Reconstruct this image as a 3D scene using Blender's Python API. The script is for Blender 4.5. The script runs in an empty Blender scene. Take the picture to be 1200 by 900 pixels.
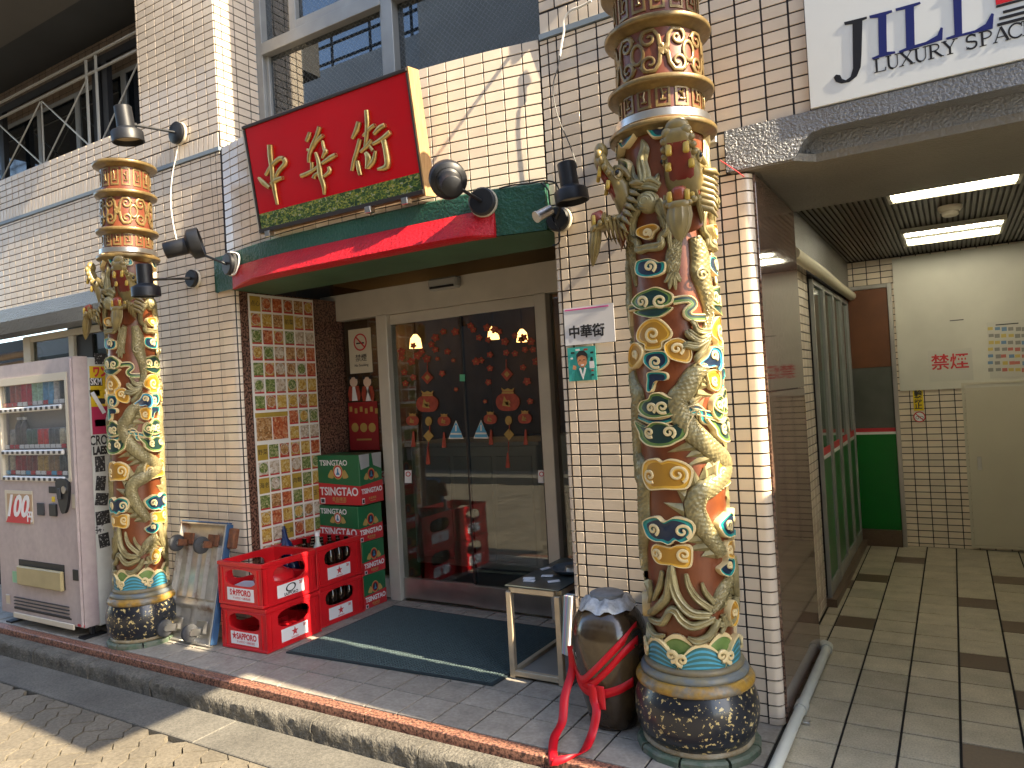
import bpy, bmesh, math, random
import numpy as np
from mathutils import Matrix, Vector, Euler
random.seed(7)
S = bpy.context.scene
C = S.collection
rad = math.radians
# ------------------------------------------------------------------ camera, sky, sun, exposure
CAM = np.array([1.2665, -2.9882, 1.3700])
RC = np.array([[0.8539222, 0.5173105, -0.0566277], [-0.0556469, -0.0174232, -0.9982985], [-0.5174169, 0.8556204, 0.0139087]])
FOC = 853.36
cd = bpy.data.cameras.new('camera'); cam = bpy.data.objects.new('camera', cd); C.objects.link(cam)
cd.sensor_width = 36; cd.lens = FOC / 1200 * 36; cd.clip_start = 0.05; cd.clip_end = 600
cam.matrix_world = Matrix(((RC[0][0], -RC[1][0], -RC[2][0], CAM[0]), (RC[0][1], -RC[1][1], -RC[2][1], CAM[1]), (RC[0][2], -RC[1][2], -RC[2][2], CAM[2]), (0, 0, 0, 1)))
S.camera = cam
SUN_EL, SUN_AZ = rad(38), rad(-2.7)          # the sun stands over the street's far right end, grazing the facade
w = bpy.data.worlds.new('World'); S.world = w; w.use_nodes = True
nt = w.node_tree; nt.nodes.clear()
sky = nt.nodes.new('ShaderNodeTexSky'); sky.sky_type = 'NISHITA'; sky.sun_disc = False
sky.sun_elevation = SUN_EL; sky.sun_rotation = rad(90) - SUN_AZ; sky.air_density = 1.0; sky.dust_density = 1.5; sky.ozone_density = 1.0
bg = nt.nodes.new('ShaderNodeBackground'); bg.inputs['Strength'].default_value = 0.14
wo = nt.nodes.new('ShaderNodeOutputWorld'); nt.links.new(sky.outputs[0], bg.inputs[0]); nt.links.new(bg.outputs[0], wo.inputs[0])
sl = bpy.data.lights.new('sun', 'SUN'); sl.energy = 5.0; sl.angle = rad(0.5); sl.color = (1.0, 0.84, 0.60)
so = bpy.data.objects.new('sun', sl); C.objects.link(so)
sv = Vector((math.cos(SUN_EL) * math.cos(SUN_AZ), math.cos(SUN_EL) * math.sin(SUN_AZ), math.sin(SUN_EL)))
so.rotation_euler = (-sv).to_track_quat('-Z', 'Y').to_euler(); so.location = (20, -2, 15)
S.view_settings.view_transform = 'Standard'; S.view_settings.look = 'None'; S.view_settings.gamma = 1.0
S.view_settings.exposure = 1.95
S.cycles.use_denoising = True; S.cycles.max_bounces = 8; S.cycles.transparent_max_bounces = 16
S.cycles.sample_clamp_indirect = 8.0; S.cycles.caustics_reflective = True

# ------------------------------------------------------------------ helpers
def ray(u, v):
    return RC.T @ np.array([(u - 600) / FOC, (v - 450) / FOC, 1.0])
def at(u, v, ax, val):
    """the point of a plane (x, y or z = val) that a picture position stands for"""
    d = ray(u, v); i = 'xyz'.index(ax); t = (val - CAM[i]) / d[i]
    return CAM + t * d

class MB:
    def __init__(s): s.v = []; s.f = []; s.m = []; s.mi = 0
    def add(s, vs, fs):
        o = len(s.v); s.v += [tuple(map(float, p)) for p in vs]
        for f in fs: s.f.append(tuple(i + o for i in f)); s.m.append(s.mi)
        return s
    def box(s, c, d, R=None, b=0.0):
        """box, centre c, size d, chamfer b"""
        h = [x / 2 for x in d]
        if b <= 0:
            V = [(sx * h[0], sy * h[1], sz * h[2]) for sz in (-1, 1) for sy in (-1, 1) for sx in (-1, 1)]
            F = [(0, 2, 3, 1), (4, 5, 7, 6), (0, 1, 5, 4), (2, 6, 7, 3), (0, 4, 6, 2), (1, 3, 7, 5)]
        else:
            V = []; idx = {}
            for sx in (-1, 1):
                for sy in (-1, 1):
                    for sz in (-1, 1):
                        for k in range(3):
                            p = [sx * (h[0] - b), sy * (h[1] - b), sz * (h[2] - b)]
                            p[k] += (sx, sy, sz)[k] * b
                            idx[(sx, sy, sz, k)] = len(V); V.append(tuple(p))
            F = []
            for k in range(3):
                a, c2 = [(1, 2), (0, 2), (0, 1)][k]
                for sg in (-1, 1):
                    q = []
                    for (p, r) in ((-1, -1), (1, -1), (1, 1), (-1, 1)):
                        t = [0, 0, 0]; t[k] = sg; t[a] = p; t[c2] = r; q.append(idx[(*t, k)])
                    F.append(tuple(q) if (sg > 0) ^ (k == 1) else tuple(q[::-1]))
                for p in (-1, 1):
                    for r in (-1, 1):
                        q = []
                        t = [0, 0, 0]; t[a] = p; t[c2] = r
                        t[k] = -1; q.append(idx[(*t, a)]); q.append(idx[(*t, c2)])
                        t[k] = 1; q.append(idx[(*t, c2)]); q.append(idx[(*t, a)])
                        F.append(tuple(q) if (p * r > 0) ^ (k == 1) else tuple(q[::-1]))
            for sx in (-1, 1):
                for sy in (-1, 1):
                    for sz in (-1, 1):
                        q = [idx[(sx, sy, sz, k)] for k in range(3)]
                        F.append(tuple(q) if sx * sy * sz > 0 else tuple(q[::-1]))
        if R is not None: V = [tuple(R @ Vector(p)) for p in V]
        return s.add([(p[0] + c[0], p[1] + c[1], p[2] + c[2]) for p in V], F)
    def span(s, x0, x1, y0, y1, z0, z1, b=0.0):
        return s.box(((x0 + x1) / 2, (y0 + y1) / 2, (z0 + z1) / 2), (abs(x1 - x0), abs(y1 - y0), abs(z1 - z0)), None, b)
    def quad(s, *p): return s.add(p, [tuple(range(len(p)))])
    def tube(s, path, r, n=8, closed=False, flat=1.0, up=None):
        """tube along a path; r is a number or a list; flat squeezes the section along `up`"""
        P = [Vector(p) for p in path]; N = len(P); rs = r if hasattr(r, '__len__') else [r] * N
        V = []; F = []; prev = None
        for i in range(N):
            if closed: t = P[(i + 1) % N] - P[i - 1]
            else: t = P[min(i + 1, N - 1)] - P[max(i - 1, 0)]
            if t.length < 1e-9: t = Vector((0, 0, 1))
            t.normalize()
            if up is not None:
                u = Vector(up[i] if hasattr(up[0], '__len__') else up); a = u - t * u.dot(t)
                if a.length < 1e-6: a = t.orthogonal()
            elif prev is None: a = t.orthogonal()
            else:
                a = prev - t * prev.dot(t)
                if a.length < 1e-6: a = t.orthogonal()
            a.normalize(); prev = a; b = t.cross(a)
            for k in range(n):
                th = 2 * math.pi * k / n
                V.append(P[i] + a * (rs[i] * flat * math.cos(th)) + b * (rs[i] * math.sin(th)))
        for i in range(N if closed else N - 1):
            for k in range(n):
                j = (i + 1) % N; F.append((i * n + k, i * n + (k + 1) % n, j * n + (k + 1) % n, j * n + k))
        if not closed: F.append(tuple(range(n))[::-1]); F.append(tuple(range((N - 1) * n, N * n)))
        return s.add(V, F)
    def lathe(s, prof, c=(0, 0, 0), n=32, axis=None, caps=True):
        """profile (r, h) turned round an axis through c (z unless a matrix is given)"""
        V = []; F = []; m = len(prof)
        for r, h in prof:
            for k in range(n):
                th = 2 * math.pi * k / n; p = Vector((r * math.cos(th), r * math.sin(th), h))
                if axis is not None: p = axis @ p
                V.append((p[0] + c[0], p[1] + c[1], p[2] + c[2]))
        for i in range(m - 1):
            for k in range(n): F.append((i * n + k, i * n + (k + 1) % n, (i + 1) * n + (k + 1) % n, (i + 1) * n + k))
        if caps: F.append(tuple(range(n))[::-1]); F.append(tuple(range((m - 1) * n, m * n)))
        return s.add(V, F)
    def prism(s, poly, o, ux, uy, d0, d1):
        """polygon (list of 2-vectors) in the plane o + ux*a + uy*b, from depth d0 to d1 along ux x uy"""
        ux = Vector(ux); uy = Vector(uy); nz = ux.cross(uy); o = Vector(o); n = len(poly)
        V = [o + ux * a + uy * b + nz * d0 for a, b in poly] + [o + ux * a + uy * b + nz * d1 for a, b in poly]
        F = [tuple(range(n))[::-1], tuple(range(n, 2 * n))] + [(i, (i + 1) % n, n + (i + 1) % n, n + i) for i in range(n)]
        return s.add(V, F)
    def disc(s, c, r, nrm, h, n=16):
        q = Vector(nrm).to_track_quat('Z', 'Y').to_matrix(); return s.lathe([(r, 0), (r, h)], c, n, q)
    def sphere(s, c, r, n=12, m=8, sc=(1, 1, 1)):
        V = [(c[0], c[1], c[2] - r * sc[2])]; F = []
        for i in range(1, m):
            ph = -math.pi / 2 + math.pi * i / m
            for k in range(n):
                th = 2 * math.pi * k / n
                V.append((c[0] + r * sc[0] * math.cos(ph) * math.cos(th), c[1] + r * sc[1] * math.cos(ph) * math.sin(th), c[2] + r * sc[2] * math.sin(ph)))
        V.append((c[0], c[1], c[2] + r * sc[2])); top = len(V) - 1
        for k in range(n):
            F.append((0, 1 + (k + 1) % n, 1 + k)); F.append((top, top - n + k, top - n + (k + 1) % n))
            for i in range(m - 2): F.append((1 + i * n + k, 1 + i * n + (k + 1) % n, 1 + (i + 1) * n + (k + 1) % n, 1 + (i + 1) * n + k))
        return s.add(V, F)
    def move(s, M):
        s.v = [tuple(M @ Vector(p)) for p in s.v]; return s
    def mesh(s, name, mats, smooth=None, inv=None):
        me = bpy.data.meshes.new(name)
        vs = s.v if inv is None else [tuple(inv @ Vector(p)) for p in s.v]
        me.from_pydata(vs, [], s.f)
        for m in (mats if isinstance(mats, (list, tuple)) else [mats]): me.materials.append(m)
        if isinstance(mats, (list, tuple)): me.polygons.foreach_set('material_index', s.m)
        if smooth:
            me.polygons.foreach_set('use_smooth', [True] * len(me.polygons)); me.set_sharp_from_angle(angle=rad(smooth))
        me.update(); return me

def tag(o, label=None, cat=None, group=None, kind=None):
    if label: o['label'] = label
    if cat: o['category'] = cat
    if group: o['group'] = group
    if kind: o['kind'] = kind
    return o
def thing(name, label, cat, loc=(0, 0, 0), rot=(0, 0, 0), group=None, kind=None):
    o = bpy.data.objects.new(name, None); C.objects.link(o); o.location = loc; o.rotation_euler = rot
    o.empty_display_size = 0.1
    return tag(o, label, cat, group, kind)
def rootm(p):
    while p.parent: p = p.parent
    return Matrix.Translation(p.location) @ p.rotation_euler.to_matrix().to_4x4()
def part(name, mb, m, parent, smooth=None, local=False, kind=None, label=None):
    """one mesh object under a thing or part; world coordinates unless local"""
    inv = None if local else rootm(parent).inverted()
    o = bpy.data.objects.new(name, mb.mesh(name, m, smooth, inv)); C.objects.link(o); o.parent = parent
    return tag(o, label, None, None, kind)
def obj(name, mb, m, label=None, cat=None, group=None, kind=None, smooth=None):
    o = bpy.data.objects.new(name, mb.mesh(name, m, smooth)); C.objects.link(o)
    return tag(o, label, cat, group, kind)
def piece(name, me, parent, loc, rot=(0, 0, 0), scale=None):
    """an object that shares mesh data, placed in its root's own axes"""
    o = bpy.data.objects.new(name, me); C.objects.link(o); o.parent = parent; o.location = loc; o.rotation_euler = rot
    if scale: o.scale = scale
    return o
def copy_tree(o, parent=None):
    c = o.copy(); C.objects.link(c); c.parent = parent
    for ch in [k for k in KIDS.get(o.name, [])]: copy_tree(ch, c)
    return c
KIDS = {}
def index_kids():
    KIDS.clear()
    for o in bpy.data.objects:
        if o.parent: KIDS.setdefault(o.parent.name, []).append(o)
def smooth_poly(pts, k=4, closed=True):
    P = [np.array(p, float) for p in pts]; n = len(P); out = []
    for i in range(n if closed else n - 1):
        if closed: a, b, c, d = P[i - 1], P[i], P[(i + 1) % n], P[(i + 2) % n]
        else: a, b, c, d = P[max(i - 1, 0)], P[i], P[i + 1], P[min(i + 2, n - 1)]
        for j in range(k):
            t = j / k; out.append(0.5 * ((2 * b) + (c - a) * t + (2 * a - 5 * b + 4 * c - d) * t * t + (3 * b - a - 3 * c + d) * t ** 3))
    if not closed: out.append(P[-1])
    return out
def text_mb(s, size=1.0, extrude=0.0, align='CENTER', bold=0.0, squash=1.0, mb=None):
    """lettering as a flat or raised mesh in the xy plane"""
    cu = bpy.data.curves.new('lettering', 'FONT'); cu.body = s; cu.size = size; cu.extrude = extrude; cu.align_x = align; cu.align_y = 'CENTER'
    cu.offset = bold; cu.resolution_u = 3
    o = bpy.data.objects.new('lettering', cu); me = bpy.data.meshes.new_from_object(o)
    mb = mb or MB()
    mb.add([(v.co.x * squash, v.co.y, v.co.z) for v in me.vertices], [tuple(p.vertices) for p in me.polygons])
    bpy.data.objects.remove(o); bpy.data.curves.remove(cu); bpy.data.meshes.remove(me)
    return mb
def frame(o, ux, uy):
    ux = Vector(ux).normalized(); uy = Vector(uy).normalized(); uz = ux.cross(uy)
    return Matrix(((ux.x, uy.x, uz.x, o[0]), (ux.y, uy.y, uz.y, o[1]), (ux.z, uy.z, uz.z, o[2]), (0, 0, 0, 1)))

# ------------------------------------------------------------------ materials
def mat(name, col, rough=0.5, metal=0.0, var=None, bump=None, spec=0.5, coat=0.0, col2=None, ns=8.0, sharp=(0.35, 0.65), emit=None, rnd=0.0, rough2=None, stretch=None, det=6.0):
    """principled material; col2/ns/sharp mix a second colour by noise, rnd varies it piece by piece"""
    m = bpy.data.materials.new(name); m.use_nodes = True; n = m.node_tree.nodes; L = m.node_tree.links
    b = n['Principled BSDF']; b.inputs['Roughness'].default_value = rough; b.inputs['Metallic'].default_value = metal
    b.inputs['Specular IOR Level'].default_value = spec; b.inputs['Coat Weight'].default_value = coat; b.inputs['Coat Roughness'].default_value = 0.08
    b.inputs['Base Color'].default_value = (*col, 1)
    geo = n.new('ShaderNodeNewGeometry'); src = geo.outputs['Position']
    if stretch:
        mp = n.new('ShaderNodeMapping'); mp.inputs['Scale'].default_value = stretch; L.new(src, mp.inputs[0]); src = mp.outputs[0]
    cur = None
    if col2 is not None:
        no = n.new('ShaderNodeTexNoise'); no.inputs['Scale'].default_value = ns; no.inputs['Detail'].default_value = det; no.inputs['Roughness'].default_value = 0.62; L.new(src, no.inputs['Vector'])
        rp = n.new('ShaderNodeValToRGB'); rp.color_ramp.elements[0].position = sharp[0]; rp.color_ramp.elements[1].position = sharp[1]
        rp.color_ramp.elements[0].color = (*col, 1); rp.color_ramp.elements[1].color = (*col2, 1); L.new(no.outputs['Fac'], rp.inputs[0]); cur = rp.outputs[0]
        if rough2 is not None:
            mr = n.new('ShaderNodeMapRange'); mr.inputs[1].default_value = sharp[0]; mr.inputs[2].default_value = sharp[1]; mr.inputs[3].default_value = rough; mr.inputs[4].default_value = rough2
            L.new(no.outputs['Fac'], mr.inputs[0]); L.new(mr.outputs[0], b.inputs['Roughness'])
    if var or rnd:
        hs = n.new('ShaderNodeHueSaturation')
        if cur: L.new(cur, hs.inputs['Color'])
        else: hs.inputs['Color'].default_value = (*col, 1)
        val = None
        if var:
            n2 = n.new('ShaderNodeTexNoise'); n2.inputs['Scale'].default_value = var[0]; n2.inputs['Detail'].default_value = 5; L.new(geo.outputs['Position'], n2.inputs['Vector'])
            mr = n.new('ShaderNodeMapRange'); mr.inputs[1].default_value = 0.3; mr.inputs[2].default_value = 0.7; mr.inputs[3].default_value = 1 - var[1]; mr.inputs[4].default_value = 1 + var[1]
            L.new(n2.outputs['Fac'], mr.inputs[0]); val = mr.outputs[0]
        if rnd:
            oi = n.new('ShaderNodeObjectInfo'); ad = n.new('ShaderNodeMath'); ad.operation = 'ADD'; L.new(oi.outputs['Random'], ad.inputs[0]); L.new(geo.outputs['Random Per Island'], ad.inputs[1])
            fr = n.new('ShaderNodeMath'); fr.operation = 'FRACT'; L.new(ad.outputs[0], fr.inputs[0])
            mr = n.new('ShaderNodeMapRange'); mr.inputs[3].default_value = 1 - rnd; mr.inputs[4].default_value = 1 + rnd; L.new(fr.outputs[0], mr.inputs[0])
            if val is not None:
                mu = n.new('ShaderNodeMath'); mu.operation = 'MULTIPLY'; L.new(val, mu.inputs[0]); L.new(mr.outputs[0], mu.inputs[1]); val = mu.outputs[0]
            else: val = mr.outputs[0]
        L.new(val, hs.inputs['Value']); cur = hs.outputs[0]
    if cur: L.new(cur, b.inputs['Base Color'])
    if bump:
        nb = n.new('ShaderNodeTexNoise'); nb.inputs['Scale'].default_value = bump[0]; nb.inputs['Detail'].default_value = 4; L.new(src, nb.inputs['Vector'])
        bp = n.new('ShaderNodeBump'); bp.inputs['Strength'].default_value = bump[1]; bp.inputs['Distance'].default_value = bump[2]; L.new(nb.outputs['Fac'], bp.inputs['Height']); L.new(bp.outputs[0], b.inputs['Normal'])
        if coat: L.new(bp.outputs[0], b.inputs['Coat Normal'])
    if emit: b.inputs['Emission Color'].default_value = (*emit[0], 1); b.inputs['Emission Strength'].default_value = emit[1]
    return m
def glass(name, tint=(0.9, 0.93, 0.92), ior=1.5, rough=0.0, wire=0.0, dirt=0.0):
    m = bpy.data.materials.new(name); m.use_nodes = True; n = m.node_tree.nodes; L = m.node_tree.links; n.remove(n['Principled BSDF'])
    out = n['Material Output']; tr = n.new('ShaderNodeBsdfTransparent'); tr.inputs[0].default_value = (*tint, 1)
    gl = n.new('ShaderNodeBsdfGlossy'); gl.inputs['Roughness'].default_value = rough; gl.inputs[0].default_value = (0.95, 0.97, 1, 1)
    fr = n.new('ShaderNodeFresnel'); g0 = n.new('ShaderNodeNewGeometry'); mi = n.new('ShaderNodeMapRange'); mi.inputs[3].default_value = ior; mi.inputs[4].default_value = 1 / ior; L.new(g0.outputs['Backfacing'], mi.inputs[0]); L.new(mi.outputs[0], fr.inputs[0]); mx = n.new('ShaderNodeMixShader')
    L.new(fr.outputs[0], mx.inputs[0]); L.new(tr.outputs[0], mx.inputs[1]); L.new(gl.outputs[0], mx.inputs[2]); res = mx.outputs[0]
    if wire or dirt:
        df = n.new('ShaderNodeBsdfDiffuse'); df.inputs[0].default_value = (0.42, 0.46, 0.46, 1); m2 = n.new('ShaderNodeMixShader')
        if wire:
            geo = n.new('ShaderNodeNewGeometry'); mp = n.new('ShaderNodeMapping'); mp.inputs['Rotation'].default_value = (0, rad(45), 0); L.new(geo.outputs['Position'], mp.inputs[0])
            sp = n.new('ShaderNodeSeparateXYZ'); L.new(mp.outputs[0], sp.inputs[0]); outs = []
            for k in (0, 2):
                md = n.new('ShaderNodeMath'); md.operation = 'PINGPONG'; md.inputs[1].default_value = 0.0125; L.new(sp.outputs[k], md.inputs[0])
                lt = n.new('ShaderNodeMath'); lt.operation = 'LESS_THAN'; lt.inputs[1].default_value = wire; L.new(md.outputs[0], lt.inputs[0]); outs.append(lt)
            mm = n.new('ShaderNodeMath'); mm.operation = 'MAXIMUM'; L.new(outs[0].outputs[0], mm.inputs[0]); L.new(outs[1].outputs[0], mm.inputs[1])
            sc = n.new('ShaderNodeMath'); sc.operation = 'MULTIPLY'; sc.inputs[1].default_value = 0.28; L.new(mm.outputs[0], sc.inputs[0]); L.new(sc.outputs[0], m2.inputs[0])
        else: m2.inputs[0].default_value = dirt
        L.new(res, m2.inputs[1]); L.new(df.outputs[0], m2.inputs[2]); res = m2.outputs[0]
    L.new(res, out.inputs[0]); return m
M = {}
M['tile'] = mat('glazed_tile', (0.75, 0.635, 0.50), 0.22, rnd=0.075, var=(9, 0.05), bump=(18, 0.12, 0.002), coat=0.3)
M['tile_floor'] = mat('porch_tile', (0.36, 0.325, 0.275), 0.5, rnd=0.10, var=(60, 0.16), bump=(160, 0.3, 0.001), col2=(0.27, 0.245, 0.205), ns=14)
M['tile_pass'] = mat('passage_tile', (0.50, 0.44, 0.325), 0.34, rnd=0.12, var=(150, 0.25), bump=(120, 0.4, 0.0015), col2=(0.37, 0.325, 0.235), ns=7)
M['tile_dark'] = mat('brown_tile', (0.13, 0.085, 0.055), 0.35, rnd=0.12, var=(90, 0.15), bump=(120, 0.2, 0.001))
M['grout'] = mat('grout', (0.035, 0.031, 0.034), 0.9)
M['grout2'] = mat('floor_grout', (0.018, 0.016, 0.015), 0.95)
M['granite'] = mat('brown_granite', (0.03, 0.018, 0.014), 0.12, col2=(0.21, 0.105, 0.07), ns=75, sharp=(0.42, 0.58), var=(3, 0.1))
M['granite_polished'] = mat('polished_granite', (0.045, 0.027, 0.02), 0.05, col2=(0.20, 0.115, 0.08), ns=75, sharp=(0.42, 0.58), spec=.8)
M['granite_edge'] = mat('granite_edge', (0.06, 0.03, 0.025), 0.45, col2=(0.42, 0.20, 0.13), ns=90, sharp=(0.4, 0.6))
M['beam'] = mat('grey_stippled_paint', (0.19, 0.20, 0.215), 0.33, bump=(95, 1.0, 0.016), var=(3, 0.1), coat=0.2)
M['beam_side'] = mat('beam_underside', (0.19, 0.175, 0.15), 0.45, bump=(80, 0.9, 0.008), var=(4, 0.1))
M['green_paint'] = mat('green_stucco_paint', (0.022, 0.095, 0.062), 0.40, bump=(60, 1.0, 0.012), var=(4, 0.15), spec=.35)
M['red_paint'] = mat('red_stucco_paint', (0.50, 0.012, 0.02), 0.36, bump=(60, 0.9, 0.009), var=(5, 0.15), spec=.3)
M['sign_red'] = mat('sign_red', (0.58, 0.002, 0.008), 0.22, var=(2.2, 0.10), bump=(3, 0.06, 0.01), spec=.3)
M['gold'] = mat('gold_letter', (0.62, 0.46, 0.18), 0.32, 0.85, var=(30, 0.2))
M['dark_frame'] = mat('dark_bronze_frame', (0.035, 0.028, 0.025), 0.4)
M['wood'] = mat('raw_wood', (0.50, 0.30, 0.13), 0.6, col2=(0.36, 0.2, 0.08), ns=14, stretch=(6, 6, 0.6))
M['alu'] = mat('aluminium', (0.60, 0.56, 0.48), 0.38, 0.15, var=(5, 0.08), bump=(300, 0.04, 0.001))
M['alu_win'] = mat('grey_window_frame', (0.33, 0.335, 0.32), 0.42, 0.3, var=(6, 0.12))
M['steel'] = mat('stainless_steel', (0.55, 0.53, 0.50), 0.28, 0.95, var=(7, 0.1), bump=(40, 0.05, 0.002))
M['black'] = mat('black_plastic', (0.010, 0.011, 0.014), 0.45, var=(12, 0.2))
M['rubber'] = mat('dark_rubber', (0.05, 0.052, 0.056), 0.7, var=(25, 0.2))
M['cream'] = mat('cream_plastic', (0.62, 0.56, 0.44), 0.45)
M['white'] = mat('white_paint', (0.75, 0.74, 0.72), 0.45, var=(3, 0.04))
M['paper'] = mat('white_paper', (0.80, 0.79, 0.80), 0.55)
M['ink'] = mat('black_ink', (0.02, 0.02, 0.022), 0.5)
M['red_ink'] = mat('red_ink', (0.55, 0.03, 0.04), 0.5)
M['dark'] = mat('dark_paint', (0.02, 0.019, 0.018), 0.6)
M['soffit'] = mat('dark_grey_soffit', (0.03, 0.034, 0.04), 0.6, var=(2, 0.15))
M['glass_door'] = glass('door_glass', (0.80, 0.82, 0.80), 1.75)
M['glass_wire'] = glass('wired_glass', (0.28, 0.34, 0.37), 2.1, wire=0.0009)
M['glass_case'] = glass('hazy_case_glass', (0.95, 0.95, 0.95), 1.4, 0.04, dirt=0.05)
# ================================================================== the setting: street, kerb, porch
def sheet(name, x0, x1, y0, y1, z, m, t=0.05, kind='structure'):
    return obj(name, MB().span(x0, x1, y0, y1, z - t, z), m, kind=kind)
M['asphalt'] = mat('road_base', (0.075, 0.07, 0.062), 0.9, var=(20, 0.2))
M['gutter'] = mat('gutter_concrete', (0.150, 0.140, 0.118), 0.85, col2=(0.085, 0.08, 0.068), ns=90, var=(4, 0.22), bump=(140, 0.6, 0.004))
M['kerb'] = mat('kerb_concrete', (0.165, 0.152, 0.125), 0.9, col2=(0.085, 0.078, 0.064), ns=60, var=(5, 0.25), bump=(90, 0.9, 0.008))
M['paver'] = mat('street_paver', (0.175, 0.150, 0.110), 0.85, rnd=0.12, col2=(0.11, 0.095, 0.070), ns=60, var=(3, 0.2), bump=(120, 0.7, 0.004))
sheet('ground', -60, 60, -60, 60, -0.19, M['asphalt'], 0.1)
ZS = -0.115
gut = obj('gutter', MB(), M['gutter'], kind='structure')
gut_me = MB().span(0, 1.998, 0, 0.237, -0.06, 0, 0.004).mesh('gutter_slab', M['gutter'])
for k in range(13): piece('gutter_slab', gut_me, gut, (-12.1 + 2.0 * k + 0.35, -0.95, ZS + random.uniform(-.001, .001)))
# kerb: rough stones with a crumbled front face
kerb = obj('kerb', MB(), M['kerb'], kind='structure')
for k in range(21):
    x0 = -8.45 + 0.6 * k; g = MB(); nx, W = 26, 0.594
    rnd = random.Random(k)
    rows = [(-.62, -.05), (-.622, -.032), (-.66, -.030), (-.695, -.032), (-.708, -.044), (-.711, -.07), (-.708, -.095), (-.712, -.14)]
    V = []
    for i in range(nx + 1):
        for j, (y, z) in enumerate(rows):
            a = 0.006 if j in (4, 5, 6) else (0.0025 if j in (2, 3) else 0)
            V.append((x0 + W * i / nx, y + rnd.uniform(-a, a), z + rnd.uniform(-a, a) * (0.8 if j == 4 else .4)))
    n = len(rows); F = [(i * n + j, i * n + j + 1, (i + 1) * n + j + 1, (i + 1) * n + j) for i in range(nx) for j in range(n - 1)]
    F += [tuple(range(n))[::-1], tuple(range(nx * n, nx * n + n))]
    part('kerb_stone', g.add(V, F), M['kerb'], kerb, smooth=50)
# street pavers, zigzag blocks
road = sheet('street', -14, 10, -5.6, -0.955, ZS - 0.03, M['asphalt'], 0.05)
def paver_poly(w=0.228, h=0.112, a=0.020, g=0.0024):
    xs = [0, w * .25, w * .5, w * .75, w]; zz = [0, a, 0, a, 0]
    lo = [(x, z) for x, z in zip(xs, zz)]; hi = [(x, h + z) for x, z in zip(xs, zz)]
    P = lo + hi[::-1]; cx = w / 2; cy = h / 2 + a / 2
    return [(cx + (x - cx) * (1 - 2 * g / w), cy + (y - cy) * (1 - 2 * g / h)) for x, y in P]
pav = MB().prism(paver_poly(), (0, 0, 0), (1, 0, 0), (0, 1, 0), -0.03, 0)
# soft top edge
pp = paver_poly(g=0.0045); qq = paver_poly(); nP = len(pp)
pav = MB(); pav.add([(x, y, 0) for x, y in pp] + [(x, y, -.004) for x, y in qq] + [(x, y, -.04) for x, y in qq], [tuple(range(nP))] + [(i + nP, (i + 1) % nP + nP, (i + 1) % nP, i) for i in range(nP)] + [(i + 2 * nP, (i + 1) % nP + 2 * nP, (i + 1) % nP + nP, i + nP) for i in range(nP)])
pav_me = pav.mesh('paver', M['paver'], 40)
far = MB()
def pix(p):
    q = RC @ (np.array(p) - CAM); return (600 + FOC * q[0] / q[2], 450 + FOC * q[1] / q[2]) if q[2] > 0.05 else (-9999, -9999)
PA = rad(128); ca_, sa_ = math.cos(PA), math.sin(PA)
for i in range(-60, 60):
    for j in range(-110, 110):
        lx = .228 * i + (.114 if j % 2 else 0); ly = .112 * j; x = -3.0 + ca_ * lx - sa_ * ly; y = -3.2 + sa_ * lx + ca_ * ly
        cx_, cy_ = x + ca_ * .114 - sa_ * .066, y + sa_ * .114 + ca_ * .066
        if not (-13.5 < cx_ < 9.5 and -5.45 < cy_ < -0.90): continue
        if cy_ > -1.09:
            # cut blocks along the gutter: clip the outline at the joint
            P_ = [(x + ca_ * a - sa_ * b, y + sa_ * a + ca_ * b) for a, b in paver_poly(g=.0030)]; out = []
            for q in range(len(P_)):
                a, b = P_[q], P_[(q + 1) % len(P_)]; ia, ib = a[1] < -.958, b[1] < -.958
                if ia: out.append(a)
                if ia != ib: t_ = (-.958 - a[1]) / (b[1] - a[1]); out.append((a[0] + t_ * (b[0] - a[0]), -.958))
            if len(out) < 3: continue
            u, v = pix((cx_, -1.0, ZS)); pm = MB().prism(out, (0, 0, ZS - .003), (1, 0, 0), (0, 1, 0), -.03, 0)
            if -30 < u < 1230: part('paver', pm, M['paver'], road)
            else: far.add(pm.v, pm.f)
            continue
        u, v = pix((cx_, cy_, ZS)); zz = ZS - .003 + random.uniform(-.0010, .0010)
        if -40 < u < 1230 and 0 < v < 940: piece('paver', pav_me, road, (x, y, zz), (random.uniform(-.004, .004), random.uniform(-.004, .004), PA + random.uniform(-.008, .008)))
        else: far.add([(x + ca_ * a - sa_ * b, y + sa_ * a + ca_ * b, c + zz) for a, b, c in pav.v], pav.f)
part('distant_pavers', far, M['paver'], road, kind='stuff')

# porch: granite nosing and 0.19 m floor tiles
porch = obj('porch_floor', MB().span(-6.5, 3.2, -0.55, 0.9, -0.14, -0.009), M['grout2'], kind='structure')
for k in range(11):
    x0 = -6.46 + 0.905 * k
    part('granite_nosing', MB().span(x0, x0 + 0.9025, -0.607, -0.549, -0.12, 0.001, 0.003), M['granite_edge'], porch)
TP = 0.19
def grid(me_cache, name, m, parent, x0, x1, y0, y1, z, gap=0.009, vis=True, top=0.008, ch=0.0015):
    key = (round(x1 - x0, 3), round(y1 - y0, 3), m.name)
    if key not in me_cache:
        me_cache[key] = MB().span(-(x1 - x0 - gap) / 2, (x1 - x0 - gap) / 2, -(y1 - y0 - gap) / 2, (y1 - y0 - gap) / 2, -top, 0, ch).mesh(name, m)
    return piece(name, me_cache[key], parent, ((x0 + x1) / 2, (y0 + y1) / 2, z + random.uniform(-.0006, .0006)), (random.uniform(-.002, .002), random.uniform(-.002, .002), 0))
TC = {}
yj = [-0.5445, -0.34, -0.15, 0.04, 0.23, 0.42, 0.61, 0.80, 0.93]
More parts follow.
